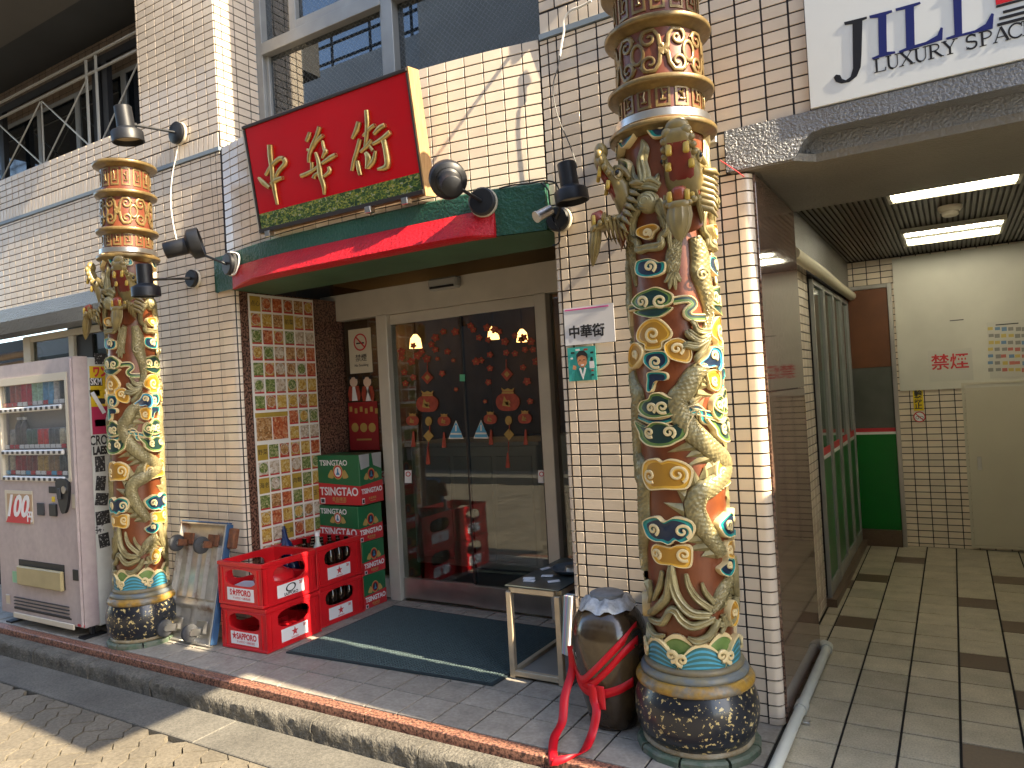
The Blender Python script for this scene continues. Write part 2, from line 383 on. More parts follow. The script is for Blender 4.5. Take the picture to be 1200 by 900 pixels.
for i in range(-28, 10):
    xa = -1.09 + TP * i
    for j in range(8):
        if xa > 0.53: continue
        if j > 2 and (xa < -2.6 or xa > -0.3): continue
        xb = min(xa + TP, 0.632)
        grid(TC, 'floor_tile', M['tile_floor'], porch, xa, xb, yj[j], yj[j + 1], 0)
# passage floor
pas = obj('passage_floor', MB().span(0.62, 3.4, -0.55, 3.6, -0.14, -0.0095), M['grout2'], kind='structure')
DARK = {(3, 0), (3, 5), (3, 10), (0, 7), (0, 12), (-1, 11), (4, 3), (4, 8), (4, 13), (1, 15), (5, 1), (5, 11)}
XJ = [0.555 - .13, 0.632, 0.828, 1.024, 1.217, 1.413, 1.609, 1.805, 2.0, 2.2, 2.4]
for j in range(-2, 18):
    ya = -0.07 + 0.2 * j
    for i in range(-1, 9):
        if i == -1 and ya < 0.9: continue
        if ya < -0.5: ya0 = -0.5445
        else: ya0 = ya
        xa = 0.557 if i == -1 else XJ[i + 1]
        if xa >= XJ[i + 2] - .01: continue
        grid(TC, 'floor_tile', M['tile_dark'] if (i, j) in DARK else M['tile_pass'], pas, xa, XJ[i + 2], ya0 if j > -2 else -.47, ya + 0.2, 0)

# ================================================================== glazed wall tiles
TM = {}
def tile_me(w, h, kind='flat'):
    k = (round(w, 3), round(h, 3), kind)
    if k not in TM:
        mb = MB()
        mb.span(-w / 2, w / 2, -0.0015, 0.004, -h / 2, h / 2, 0.0009)
        TM[k] = (mb.mesh('tile', M['tile']), mb)
    return TM[k]
def corner_me(r, h, ang0, ang1, ext):
    """quarter-round corner tile: flat run ext, then an arc"""
    k = (r, h, ang0, ang1, ext)
    if k not in TM:
        pts = []
        n = 6
        sgn = 1 if ang1 > ang0 else -1
        for i in range(n + 1):
            a = rad(ang0 + (ang1 - ang0) * i / n); pts.append((r * math.cos(a), r * math.sin(a)))
        d = (-1 if sgn > 0 else 1)
        first = (pts[0][0] + (-ext if sgn > 0 else ext), pts[0][1]); pts = [first] + pts
        V = []; F = []; N = len(pts)
        for z in (-h / 2, h / 2):
            for x, y in pts: V.append((x, y, z))
        for i in range(N - 1): F.append((i, i + 1, N + i + 1, N + i) if sgn > 0 else (i + 1, i, N + i, N + i + 1))
        # inner wall to give thickness
        for z in (-h / 2, h / 2):
            for x, y in pts: V.append((x * .8, y * .8 + .002, z))
        for i in range(N - 1):
            F.append((N + i, N + i + 1, 3 * N + i + 1, 3 * N + i) if sgn > 0 else (N + i + 1, N + i, 3 * N + i, 3 * N + i + 1))
            F.append((i + 1, i, 2 * N + i, 2 * N + i + 1) if sgn > 0 else (i, i + 1, 2 * N + i + 1, 2 * N + i))
        mb = MB().add(V, F); TM[k] = (mb.mesh('corner_tile', M['tile'], 40), mb)
    return TM[k]
def lay(parent, cells, limit=300, vis=None, name='tile', rest='distant_tiles', jit=0.004):
    """cells: (x, y, z, mesh pair, rotz). The nearest visible ones become tiles of their own, the others one part"""
    good = []; far = []
    for c in cells:
        u, v = pix(c[:3]); ok = -12 < u < 1212 and -8 < v < 908 and (vis is None or vis(u, v))
        (good if ok else far).append((np.linalg.norm(np.array(c[:3]) - CAM), c))
    good.sort(key=lambda t: t[0]); far += good[limit:]
    L = parent.location
    for _, (x, y, z, (me, mb), rz) in good[:limit]:
        piece(me.name.split('.')[0], me, parent, (x - L[0], y - L[1], z - L[2]), (random.gauss(0, jit), 0, rz + random.gauss(0, jit)))
    if far:
        big = MB()
        for _, (x, y, z, (me, mb), rz) in far:
            R_ = Matrix.Translation((x, y, z)) @ Matrix.Rotation(rz + random.gauss(0, jit), 4, 'Z') @ Matrix.Rotation(random.gauss(0, jit), 4, 'X')
            big.add([tuple(R_ @ Vector(p)) for p in mb.v], mb.f)
        part(rest, big, M['tile'], parent, kind='stuff', smooth=40)
def zrows(z0, z1, off=0.028, p=0.05):
    k = math.floor((z0 - off) / p + 1e-6); out = []
    while off + k * p < z1 - 1e-6:
        a, b = max(z0, off + k * p), min(z1, off + (k + 1) * p)
        if b - a > 0.012: out.append((a, b))
        k += 1
    return out
G = 0.0062
def wall_cells(xs, z0, z1, y=0.0, off=0.028):
    return [((a + b) / 2, y, (r0 + r1) / 2, tile_me(b - a - .0078, r1 - r0 - G), 0.0) for r0, r1 in zrows(z0, z1, off) for a, b in zip(xs[:-1], xs[1:])]
def soldier(x0, x1, y=0.0, z0=3.027, z1=3.122):
    n = round((x1 - x0) / 0.05); st = (x1 - x0) / n
    return [(x0 + st * (i + .5), y, (z0 + z1) / 2, tile_me(st - G, z1 - z0 - G), 0.0) for i in range(n)]
fr_ = lambda a, b, p: [a + p * i for i in range(int(round((b - a) / p)) + 1)]
M['tile_shaded'] = mat('shaded_glazed_tile', (.20, .15, .11), .3, rnd=.1)  # wall tile darkened in its colour for the shade of the balcony recess
M['ledge'] = mat('blue_grey_ledge', (0.22, 0.27, 0.32), 0.5)

# --- pillar between the entrance and the passage
P1 = thing('tiled_pillar', 'cream tiled pillar behind the large dragon column, right of the glass doors', 'pillar', (0.18, 0.3, 0))
part('pillar_body', MB().span(-0.255, 0.60, 0.004, 0.88, 0, 2.21).span(-0.283, 0.87, 0.004, 0.5, 2.375, 9.0).span(-0.29, 0.545, 0.006, 0.5, 2.21, 2.376), M['grout'], P1)
cells = wall_cells([-0.245, -0.2, -0.1, 0, .1, .2, .3, .4, .5], 0.0, 2.998) + wall_cells([.5, .566], 0.0, 2.205) + wall_cells([-.289, -.245], 2.208, 2.998) + wall_cells([.5, .532], 2.208, 2.378) + wall_cells([.5, .6, .7, .8, .862], 2.382, 2.998) + soldier(-0.283, 0.862) + wall_cells([-0.283, -0.2, -0.1, 0, .1, .2, .3, .4, .5, .6, .7, .8, .862], 3.125, 4.2)
def hidden_by_column(u, v):
    l = 706 + (v - 160) * 0.09 if v > 160 else 706; r = 832 + (v - 160) * 0.075 if v > 160 else 832
    if v < 160: l, r = 716, 822
    return not (l + 14 < u < r - 12)
cor = [(-0.245, 0.03 - .007, (a + b) / 2, corner_me(0.030, round(b - a - G, 3), 270, 180, 0.0), 0) for a, b in zrows(0, 2.2)]
cor += [(0.593 - .002, 0.033 - .007, (a + b) / 2, corner_me(0.033, round(b - a - G, 3), 270, 360, 0.022), 0) for a, b in zrows(0, 2.2)]
lay(P1, cells + cor, 300, hidden_by_column)
part('ledge', MB().span(-0.283, 0.862, -0.012, 0.01, 3.0, 3.024), M['ledge'], P1)
# --- pillar left of the entrance, and the tiled upper wall it carries
P2 = thing('tiled_pillar', 'cream tiled pillar between the dragon column by the vending machine and the menu panel', 'pillar', (-2.94, 0.3, 0))
part('pillar_body', MB().span(-3.37, -2.515, 0.004, 0.5, 0, 2.996), M['grout'], P2)
xs = [-3.37] + fr_(-3.28, -2.68, 0.1) + [-2.63]
cells = wall_cells(xs, 0, 2.998) + wall_cells([-2.63, -2.583], 2.2, 2.998)
cor = [(-2.545, 0.035 - .007, (a + b) / 2, corner_me(0.035, round(b - a - G, 3), 270, 360, 0.084), 0) for a, b in zrows(0, 2.2)]
lay(P2, cells + cor, 300, lambda u, v: u > 190)
P3 = thing('tiled_wall', 'cream tiled upper wall with a balcony opening and a projecting pier, left of the red sign', 'wall', (-4.2, 0.1, 2.3))
part('wall_body', MB().span(-7.5, -3.37, 0.004, 0.24, 2.30, 3.372).span(-3.37, -2.585, 0.004, 0.33, 2.999, 9.0).span(-7.5, -3.4, 0.255, 0.5, 3.372, 4.6), M['grout'], P3)
cells = wall_cells(fr_(-7.47, -3.37, 0.1), 2.30, 2.998) + soldier(-7.47, -2.59) + wall_cells(fr_(-7.47, -3.37, 0.1), 3.125, 3.372, off=0.025)
pier = wall_cells([-3.4, -3.375] + fr_(-3.28, -2.58, 0.1), 3.125, 4.9, off=0.025)
pier += [(-2.581, y, (a + b) / 2, tile_me(w_ - G, b - a - G), rad(90)) for y, w_ in ((0.03, .05), (0.105, .1), (0.205, .1), (0.29, .07)) for a, b in zrows(3.027, 4.9, off=0.025)]
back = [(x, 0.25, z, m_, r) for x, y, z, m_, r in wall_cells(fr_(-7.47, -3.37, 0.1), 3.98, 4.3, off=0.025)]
lay(P3, pier, 300, None, rest='upper_tiles')
lay(P3, cells, 0, None)
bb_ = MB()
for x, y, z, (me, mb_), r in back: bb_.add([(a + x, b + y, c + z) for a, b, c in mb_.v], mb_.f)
part('recess_tiles', bb_, M['tile_shaded'], P3, kind='stuff')
part('ledge', MB().span(-7.5, -2.58, -0.012, 0.01, 3.0, 3.024), M['ledge'], P3)

# --- bowed parapet over the entrance
def ypar(x): return -0.122 * (1 - ((x + 1.44) / 1.145) ** 2)
P4 = thing('parapet_wall', 'bowed cream tiled parapet above the green canopy, sunlit and striped with shadows', 'wall', (-1.44, 0.1, 2.33))
mb = MB(); N = 40; xsa = [-2.583 + 2.286 * i / N for i in range(N + 1)]
V = []; 
for x in xsa: V += [(x, ypar(x) + .004, 2.25), (x, ypar(x) + .004, 3.010), (x, 0.36, 3.010), (x, 0.36, 2.25)]
F = [(i * 4 + a, (i + 1) * 4 + a, (i + 1) * 4 + (a + 1) % 4, i * 4 + (a + 1) % 4) for i in range(N) for a in range(3)]
part('wall_body', mb.add(V, F), M['grout'], P4)
cells = []; x = -0.291; w_ = 0.085
while x - 0.03 > -2.588:
    s = 0.244 * (x + 1.44) / 1.145 ** 2; th = math.atan(s)
    if x - w_ * math.cos(th) < -2.59: w_ = (x + 2.588)
    xc = x - w_ / 2 * math.cos(th); xn = x - w_ * math.cos(th)
    a2 = math.atan2(ypar(x) - ypar(xn), x - xn)
    for r0, r1 in zrows(2.335, 3.012, off=0.012): cells.append((xc, (ypar(x) + ypar(xn)) / 2, (r0 + r1) / 2, tile_me(w_ - G, r1 - r0 - G), a2))
    x = xn; w_ = 0.1
lay(P4, cells, 300, None)
# ================================================================== canopy
def fasc(x):
    P = [(-2.66, -.028), (-2.5, -.04), (-2.3, -.085), (-2.1, -.118), (-1.9, -.132), (-1.44, -.137), (-0.9, -.134), (-0.62, -.13), (-0.45, -.09), (-0.28, -.045)]
    return float(np.interp(x, [p[0] for p in P], [p[1] for p in P]))
def lip(x): return float(np.interp(x, [-2.46, -2.30, -2.1, -0.72, -0.60, -0.50], [0, .045, .085, .085, .075, 0]))
CN = thing('entrance_canopy', 'bowed green stucco canopy with a red lip over the restaurant doors', 'canopy', (-1.44, 0, 2.1))
N = 60; X = [-2.66 + 2.38 * i / N for i in range(N + 1)]
def loft(fn, xs):
    V = []; rows = None
    for x in xs: r = fn(x); rows = len(r); V += [(x, y, z) for y, z in r]
    n = rows; return V, [(i * n + a, i * n + a + 1, (i + 1) * n + a + 1, (i + 1) * n + a) for i in range(len(xs) - 1) for a in range(n - 1)]
mb = MB(); V, F = loft(lambda x: [(0.1, 2.334), (fasc(x) + .008, 2.334), (fasc(x), 2.326), (fasc(x), 2.236), (fasc(x) + .004, 2.20), (fasc(x) + .004, 2.112)], X); mb.add(V, F)
for x in (X[0], X[-1]): mb.quad((x, fasc(x), 2.326), (x, fasc(x), 2.112), (x, .1, 2.112), (x, .1, 2.334))
part('fascia', mb, M['green_paint'], CN, smooth=35)
mb = MB(); Xr = [x for x in X if -2.47 < x < -0.49]
V, F = loft(lambda x: [(fasc(x) + .003, 2.238), (fasc(x) - .004, 2.236), (fasc(x) - lip(x) * .96 - .003, 2.124), (fasc(x) - lip(x) - .004, 2.112), (fasc(x) - lip(x) * .9, 2.105), (fasc(x) + .01, 2.105)], Xr); mb.add(V, F)
mb.add([V[i] for i in range(6)], [(5, 4, 3, 2, 1, 0)]); mb.add(V[-6:], [(0, 1, 2, 3, 4, 5)])
part('red_lip', mb, M['red_paint'], CN, smooth=35)
mb = MB(); V, F = loft(lambda x: [(fasc(x) - lip(x) * .88 + .002, 2.108), (0.30, 2.108), (0.31, 2.27), (0.92, 2.275)], [x for x in X if x > -2.52]); mb.add(V, F)
part('soffit', mb, mat('green_soffit', (0.048, 0.115, 0.06), 0.5, var=(4, 0.2), bump=(60, .3, .003)), CN)
part('recess_lining', MB().span(-2.52, -0.27, 0.315, 0.89, 2.262, 2.27).span(-2.52, -0.27, 0.306, 0.318, 2.112, 2.262), mat('dark_gilt_recess', (0.02, 0.018, 0.012), 0.3, col2=(0.16, 0.12, 0.03), ns=9, sharp=(.5, .75)), CN)

# ================================================================== red sign over the canopy
zt, zb = 2.948, 2.362; yt, yb = -0.256, -0.172
SG = thing('restaurant_sign', 'red signboard with three gold raised characters above the entrance', 'signboard', (-1.46, yb, zb))
xl, xr = -2.045, -0.868
upv = Vector((0, yt - yb, zt - zb)).normalized(); H = Vector((0, yt - yb, zt - zb)).length; nrm = Vector((1, 0, 0)).cross(upv)   # towards the street
SM = frame((xl, yb, zb), (1, 0, 0), upv)
def on_sign(mb): return mb.move(SM)
W = xr - xl
part('backboard', on_sign(MB().span(0.0, W, 0, H, -0.05, -0.006)), M['wood'], SG)
part('red_panel', on_sign(MB().span(0.014, W - 0.009, 0.105, H - 0.016, -0.008, 0.0)), M['sign_red'], SG)
part('frame', on_sign(MB().span(0, W, H - 0.016, H, -0.045, 0.012, .002).span(0, W, 0, 0.022, -0.045, 0.012, .002).span(0, .010, .022, H - .022, -.045, .006)), M['dark_frame'], SG)
part('frame', on_sign(MB().span(W - 0.009, W, .022, H - .022, -0.045, 0.008)), M['dark_frame'], SG)
part('side_board', on_sign(MB().span(W + .0005, W + 0.009, -.01, H + .004, -0.075, 0.006)), M['wood'], SG)
part('side_board', on_sign(MB().span(-.012, -.0005, -.004, H + .002, -0.06, 0.004)), mat('pale_sign_edge', (.55, .5, .4), .5), SG)
# landscape strip along the bottom: printed greenery
def foliage_print():
    m = bpy.data.materials.new('printed_greenery'); m.use_nodes = True; n = m.node_tree.nodes; L = m.node_tree.links; b = n['Principled BSDF']; b.inputs['Roughness'].default_value = 0.3
    g = n.new('ShaderNodeNewGeometry'); mp = n.new('ShaderNodeMapping'); mp.inputs['Scale'].default_value = (1, 1, 1.6); L.new(g.outputs['Position'], mp.inputs[0])
    no = n.new('ShaderNodeTexNoise'); no.inputs['Scale'].default_value = 44; no.inputs['Detail'].default_value = 8; no.inputs['Distortion'].default_value = 1.2; L.new(mp.outputs[0], no.inputs['Vector'])
    r = n.new('ShaderNodeValToRGB'); cr = r.color_ramp; cr.elements[0].position = .3; cr.elements[0].color = (.008, .02, .008, 1); cr.elements[1].position = .72; cr.elements[1].color = (.5, .5, .42, 1)
    for p, c in ((.45, (.03, .075, .018)), (.53, (.12, .19, .03)), (.6, (.42, .36, .04)), (.66, (.16, .25, .28))):
        e = cr.elements.new(p); e.color = (*c, 1)
    L.new(no.outputs[0], r.inputs[0]); L.new(r.outputs[0], b.inputs['Base Color']); return m
part('landscape_strip', on_sign(MB().span(0.014, W - 0.014, 0.022, 0.105, -0.008, 0.001)), foliage_print(), SG)
# gold brush characters, traced stroke by stroke (picture positions on the sign's plane)
def sign_uv(u, v):
    d = Vector(ray(u, v)); o = Vector(CAM); p0 = Vector((xl, yb, zb)); t = (p0 - o).dot(nrm) / d.dot(nrm); q = o + d * t - p0
    return (q.x, q.dot(upv))
cp = lambda x, y: (295 + x / 6.6667, 120 + y / 6.6667)
def h2(L): return [(333.3 + .7042 * x, 133.3 + .7042 * y) for x, y in L]
STR = [
 [([(155, 335), (160, 420), (172, 520), (185, 640), (215, 800)], [20, 20, 17, 18, 8]), ([(70, 590), (105, 630), (155, 670)], [8, 18, 12]), ([(125, 570), (165, 505), (225, 445), (265, 440)], [11, 15, 16, 16]), ([(265, 445), (275, 480), (225, 540), (200, 600)], [18, 18, 14, 10]), ([(165, 640), (205, 610), (255, 590)], [13, 18, 13])],
 [(h2([(190, 145), (178, 195), (155, 245)]), [10, 15, 12]), (h2([(300, 85), (270, 180), (225, 290), (185, 400), (180, 480)]), [16, 14, 17, 13, 9]), (h2([(335, 180), (265, 250), (205, 340), (165, 340)]), [14, 11, 13, 9]), (h2([(330, 240), (350, 330), (365, 360), (330, 430)]), [8, 10, 18, 8]), (h2([(255, 370), (285, 460), (300, 560), (310, 630), (345, 740), (350, 835)]), [8, 13, 20, 20, 15, 7]), (h2([(480, 395), (420, 430), (330, 490)]), [14, 18, 11]), (h2([(95, 630), (170, 600), (240, 560), (300, 510)]), [14, 14, 11, 9]), (h2([(215, 480), (215, 560)]), [12, 11]), (h2([(235, 655), (250, 620), (310, 590)]), [17, 12, 12]), (h2([(400, 530), (410, 580), (350, 635)]), [10, 14, 9])],
 [([(850, 155), (835, 215), (800, 285)], [16, 19, 10]), ([(860, 290), (840, 370), (815, 450), (797, 535)], [14, 15, 13, 10]), ([(840, 460), (850, 520), (862, 570)], [12, 17, 13]), ([(908, 65), (915, 150), (912, 260), (900, 350)], [14, 15, 13, 10]), ([(885, 265), (940, 205), (975, 180)], [9, 12, 12]), ([(865, 390), (920, 340), (950, 295)], [10, 13, 11]), ([(905, 395), (925, 440), (915, 520)], [12, 24, 14]), ([(925, 510), (965, 460), (980, 380)], [16, 17, 7]), ([(925, 330), (960, 380)], [9, 9]), ([(970, 250), (1010, 205), (1055, 180)], [12, 17, 14]), ([(960, 330), (1030, 290), (1095, 235)], [10, 15, 16]), ([(1045, 300), (1065, 400), (1070, 500), (1000, 525)], [18, 19, 22, 9])],
]
for chs in STR:
    mb = MB()
    for pts, ws in chs:
        P = smooth_poly([sign_uv(*cp(x, y)) for x, y in pts], 4, False)
        k = 3.0 * 2.0; wsi = np.interp(np.linspace(0, 1, len(P)), np.linspace(0, 1, len(ws)), ws) * 0.00076
        mb.tube([(p[0], p[1], 0.017) for p in P], list(wsi), 8, flat=.55, up=(0, 0, 1))
        mb.tube([(p[0], p[1], 0.008) for p in P], list(wsi * 1.06), 8, flat=.9, up=(0, 0, 1))
    part('gold_character', on_sign(mb), M['gold'], SG, smooth=50)
for x_ in (.05, .80, 1.04): part('bracket', on_sign(MB().span(x_, x_ + .04, -.03, .004, -.02, .02, .003)), M['steel'], SG)

# ================================================================== upper window
WN = thing('upstairs_window', 'grey aluminium window with wired glass above the red sign', 'window', (-1.44, 0.36, 3.02))
FR = MB
def bar(x0, x1, z0, z1, y0=0.32, y1=0.40, b=.003): return MB().span(x0, x1, y0, y1, z0, z1, b)
part('outer_frame', bar(-2.58, -2.52, 3.02, 4.4).span(-0.36, -0.295, .32, .40, 3.02, 4.4).span(-2.52, -0.36, .32, .40, 3.02, 3.06).span(-2.52, -0.36, .325, .39, 4.34, 4.4), M['alu_win'], WN)
part('flashing', MB().span(-2.60, -2.581, .31, .33, 3.02, 4.4), mat('blue_flashing', (.16, .22, .27), .5), WN)
part('mullion', bar(-1.49, -1.405, 3.06, 4.34, .315, .395), M['alu_win'], WN)
part('transom', bar(-2.52, -1.49, 3.70, 3.78, .31, .395).span(-1.405, -0.36, .31, .395, 3.70, 3.78), M['alu_win'], WN)
for (a, b, c, d, y) in ((-2.52, -1.49, 3.06, 3.70, .365), (-1.405, -.36, 3.06, 3.70, .37), (-2.52, -2.26, 3.78, 4.34, .37), (-2.20, -1.49, 3.84, 4.34, .36), (-1.405, -.36, 3.78, 4.34, .368)):
    part('pane', MB().span(a, b, y, y + .006, c, d), M['glass_wire'], WN)
part('sash', bar(-2.26, -2.20, 3.78, 4.34, .325, .38).span(-2.20, -1.49, .325, .38, 3.78, 3.84), M['alu_win'], WN)
part('sash', bar(-2.52, -2.49, 3.06, 3.70, .345, .385).span(-1.52, -1.49, .345, .385, 3.06, 3.70), M['alu_win'], WN)
part('upper_facade', MB().span(-2.60, -.27, .30, .5, 4.402, 9.0), M['grout'], P4)
part('room_blind', MB().span(-2.52, -.36, .62, .63, 3.02, 4.4), mat('dim_blind', (.10, .12, .13), .8, var=(2, .3)), WN)
# ================================================================== balcony opening, upper left
BL = thing('balcony_railing', 'dark balcony railing with crossed flat bars below the dark soffit', 'railing', (-4.8, 0.1, 3.37))
rail = lambda a, b, r=.011: MB().tube([a, b], r, 4)
for z in (4.085, 3.955, 3.395): part('rail', MB().span(-7.4, -3.42, .088, .102, z - .007, z + .007), mat('pale_rail', (.55, .55, .52), .4, .2) if z > 4 else bpy.data.materials['pale_rail'], BL)
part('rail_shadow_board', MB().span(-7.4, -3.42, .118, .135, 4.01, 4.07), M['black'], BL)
xp = [-6.72, -5.6, -4.19, -4.06, -3.42]
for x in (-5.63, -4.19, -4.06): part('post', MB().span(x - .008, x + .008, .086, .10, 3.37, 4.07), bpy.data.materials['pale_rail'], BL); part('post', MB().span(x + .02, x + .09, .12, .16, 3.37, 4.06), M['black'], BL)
for a, b in (((-5.58, .1, 3.42), (-4.88, .1, 3.93)), ((-5.58, .1, 3.93), (-4.88, .1, 3.42)), ((-4.85, .1, 3.93), (-4.2, .1, 3.42)), ((-4.85, .1, 3.42), (-4.2, .1, 3.93)), ((-4.86, .1, 3.42), (-4.86, .1, 3.93)), ((-4.04, .1, 3.42), (-3.42, .1, 3.98)), ((-5.66, .1, 3.42), (-6.6, .1, 3.93)), ((-5.66, .1, 3.93), (-6.6, .1, 3.42))):
    part('diagonal_bar', MB().tube([a, b], .0062, 6), bpy.data.materials['pale_rail'], BL)
BW = thing('balcony_window', 'dark sliding windows behind the crossed balcony bars', 'window', (-4.8, 0.25, 3.37))
part('frame', MB().span(-7.4, -3.4, .235, .25, 3.372, 3.40).span(-7.4, -3.4, .235, .25, 3.95, 3.98), M['alu_win'], BW)
for x in (-6.4, -5.2, -4.62, -3.98, -3.72): part('stile', MB().span(x, x + .05, .23, .252, 3.40, 3.95), M['alu_win'], BW)
for x0, x1 in ((-7.4, -6.4), (-6.35, -5.2), (-5.15, -4.62), (-4.57, -3.98), (-3.93, -3.72), (-3.67, -3.4)): part('pane', MB().span(x0, x1, .243, .249, 3.40, 3.95), mat('dark_glass', (.006, .009, .012), .04) if 'dark_glass' not in bpy.data.materials else bpy.data.materials['dark_glass'], BW)
OV = thing('balcony_slab', 'dark overhanging balcony slab above the crossed railing', 'balcony', (-5, -.2, 4.3))
part('soffit', MB().span(-7.5, -3.402, -.15, .26, 4.30, 4.5), M['soffit'], OV)
part('edge_beam', MB().span(-7.5, -3.402, -1.0, -.152, 4.285, 4.6), mat('grey_edge_beam', (.085, .082, .078), .6, var=(2, .1)), OV)
part('upper_wall', MB().span(-7.5, -3.402, .0, .5, 4.5, 5.4), M['grout'], OV)

# ================================================================== grey beam and dim window behind the vending machine
LB = thing('grey_beam', 'grey stippled concrete beam over the recess behind the vending machine', 'beam', (-5, 0, 2.1))
V, F = loft(lambda x: [(.24, 2.302), (-.016, 2.302), (-.02, 2.298), (-.02, 2.20), (.05, 2.115), (.24, 2.115)], [-7.5, -3.38]); part('beam_body', MB().add(V, F), M['beam'], LB)
LW = thing('recessed_window', 'cream framed window in the recess behind the vending machine', 'window', (-4.9, .3, 1))
part('frame', MB().span(-5.72, -5.60, .28, .34, 0.6, 2.115, .004).span(-4.98, -4.90, .28, .34, 0.6, 2.06, .004).span(-5.60, -3.4, .285, .34, 2.06, 2.115, .004), M['cream'], LW)
part('pane', MB().span(-5.60, -4.98, .31, .316, .6, 2.06), glass('dim_pane', (.5, .53, .5), 1.6), LW)
part('pane', MB().span(-4.90, -3.4, .32, .326, .6, 2.06), bpy.data.materials['dim_pane'], LW)
part('dark_stile', MB().span(-4.89, -4.66, .30, .318, .6, 2.05), M['dark'], LW)
part('curtain', MB().span(-5.6, -3.4, .6, .62, 0, 2.2), mat('greenish_curtain', (.24, .27, .24), .8, var=(3, .3)), LW)
RW = thing('recess_back_wall', 'dark cluttered recess wall at the far left edge behind the vending machine', 'wall', (-6.4, .8, 0))
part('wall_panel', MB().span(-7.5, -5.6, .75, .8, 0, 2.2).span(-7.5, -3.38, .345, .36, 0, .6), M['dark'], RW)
for k, z in enumerate((1.98, 1.90, 1.80)): part('wrapped_pipe', MB().tube([(-7.3, .4 + .05 * k, z), (-5.75, .42 + .05 * k, z + .02)], .035, 10), mat('tan_pipe_wrap', (.30, .22, .15), .7, var=(20, .2)) if k == 0 else bpy.data.materials['tan_pipe_wrap'], RW, smooth=60)
# ================================================================== sliding door entrance
YD = 0.9
DR = thing('sliding_door_entrance', 'aluminium framed automatic glass doors decorated with blossom and lantern stickers', 'door', (-1.5, YD, 0))
A = M['alu']
hd = part('head_panel', MB().span(-2.66, -0.40, .855, .95, 1.965, 2.152, .003), A, DR)
sn = part('door_sensor', MB().span(-1.62, -1.39, .79, .854, 2.07, 2.145, .012), mat('sensor_grey', (.34, .34, .32), .4), DR); part('lens', MB().span(-1.60, -1.41, .786, .79, 2.078, 2.092), M['black'], sn)
part('mullion', MB().span(-2.13, -2.035, .85, .95, 0, 1.965, .004), A, DR)
part('mullion', MB().span(-0.868, -0.79, .85, .95, 0, 1.965, .004), A, DR)
part('jamb', MB().span(-2.66, -2.60, .86, .95, 0, 1.965, .003), A, DR); part('jamb', MB().span(-0.45, -0.40, .86, .95, 0, 1.965, .003), A, DR)
for (a, b) in ((-2.60, -2.13), (-0.79, -0.45)):
    part('bottom_rail', MB().span(a, b, .87, .94, .01, .145, .003), A, DR); part('side_pane', MB().span(a, b, .905, .913, .145, 1.965), M['glass_door'], DR)
for (a, b, y) in ((-2.035, -1.437, .895), (-1.437 + .004, -.868, .875)):
    lf = part('door_leaf', MB().span(a, b, y + .004, y + .010, .155, 1.895), M['glass_door'], DR)
    part('kick_rail', MB().span(a, b, y - .012, y + .026, .018, .155, .002), M['steel'], lf); part('top_rail', MB().span(a, b, y - .008, y + .022, 1.895, 1.962, .002), A, lf)
    part('edge_strip', MB().span(b - .016, b, y - .003, y + .018, .156, 1.894), M['dark_frame'], lf)
part('track', MB().span(-2.66, -.4, .86, .96, .0005, .006), M['steel'], DR)
st_red = mat('coral_sticker', (.34, .055, .03), .5, var=(40, .25)); st_gold = mat('gold_sticker', (.42, .27, .07), .45); st_blue = mat('blue_sticker', (.10, .38, .62), .5); st_pale = mat('pale_sticker', (.75, .72, .66), .5)
def yd(u): return YD - .028 if u > 541 else YD - .008
def dpt(u, v): p = at(u, v, 'y', yd(u)); return p
def shape(name, pts, m, u, d=0.0, parent=None, smoothk=0):
    if smoothk: pts = [tuple(q) for q in smooth_poly(pts, smoothk)]
    W3 = [at(a, b, 'y', yd(u) - d) for a, b in pts]
    # back a thin sheet with thickness
    mb = MB(); n = len(W3)
    ar = sum(W3[i][0] * W3[(i + 1) % n][2] - W3[(i + 1) % n][0] * W3[i][2] for i in range(n))
    if ar < 0: W3 = W3[::-1]
    mb.add([tuple(p) for p in W3] + [(p[0], p[1] + .0012, p[2]) for p in W3], [tuple(range(n)), tuple(range(n, 2 * n))[::-1]] + [(i, n + i, n + (i + 1) % n, (i + 1) % n) for i in range(n)])
    return part(name, mb, m, parent or DR)
fc = lambda x, y: (370 + x / 2.143, 300 + y / 2.143)
BLS = [(215, 240), (245, 225), (265, 240), (300, 205), (300, 235), (330, 240), (350, 190), (305, 258), (345, 262), (278, 258), (317, 295), (222, 292), (240, 265), (225, 320), (245, 305), (352, 335), (320, 190), (290, 222), (255, 250), (215, 255), (395, 185), (430, 180), (433, 210), (460, 190), (475, 215), (500, 200), (500, 245), (540, 215), (520, 280), (437, 282), (553, 265), (415, 262), (433, 317), (530, 315), (538, 365), (437, 248), (402, 265), (478, 243), (525, 235), (425, 365), (515, 210), (545, 235), (448, 185), (410, 205), (388, 175), (522, 205)]
blr = random.Random(3)
for k, (x, y) in enumerate(BLS):
    u, v = fc(x, y); R0 = 3.9 if k % 3 else 4.9
    if k in (7, 8, 15, 39): R0 = 2.6
    a0 = blr.uniform(0, 6); pts = []
    for j in range(30):
        a = a0 + 2 * math.pi * j / 30; rr = R0 * (0.62 + 0.38 * abs(math.sin(2.5 * (a - a0)))); pts.append((u + rr * math.cos(a), v + rr * math.sin(a)))
    s_ = shape('blossom_sticker', pts, st_red, u)
    shape('blossom_heart', [(u + .8 * math.cos(t * 1.05), v + .8 * math.sin(t * 1.05)) for t in range(6)], st_gold, u, .0006, s_)
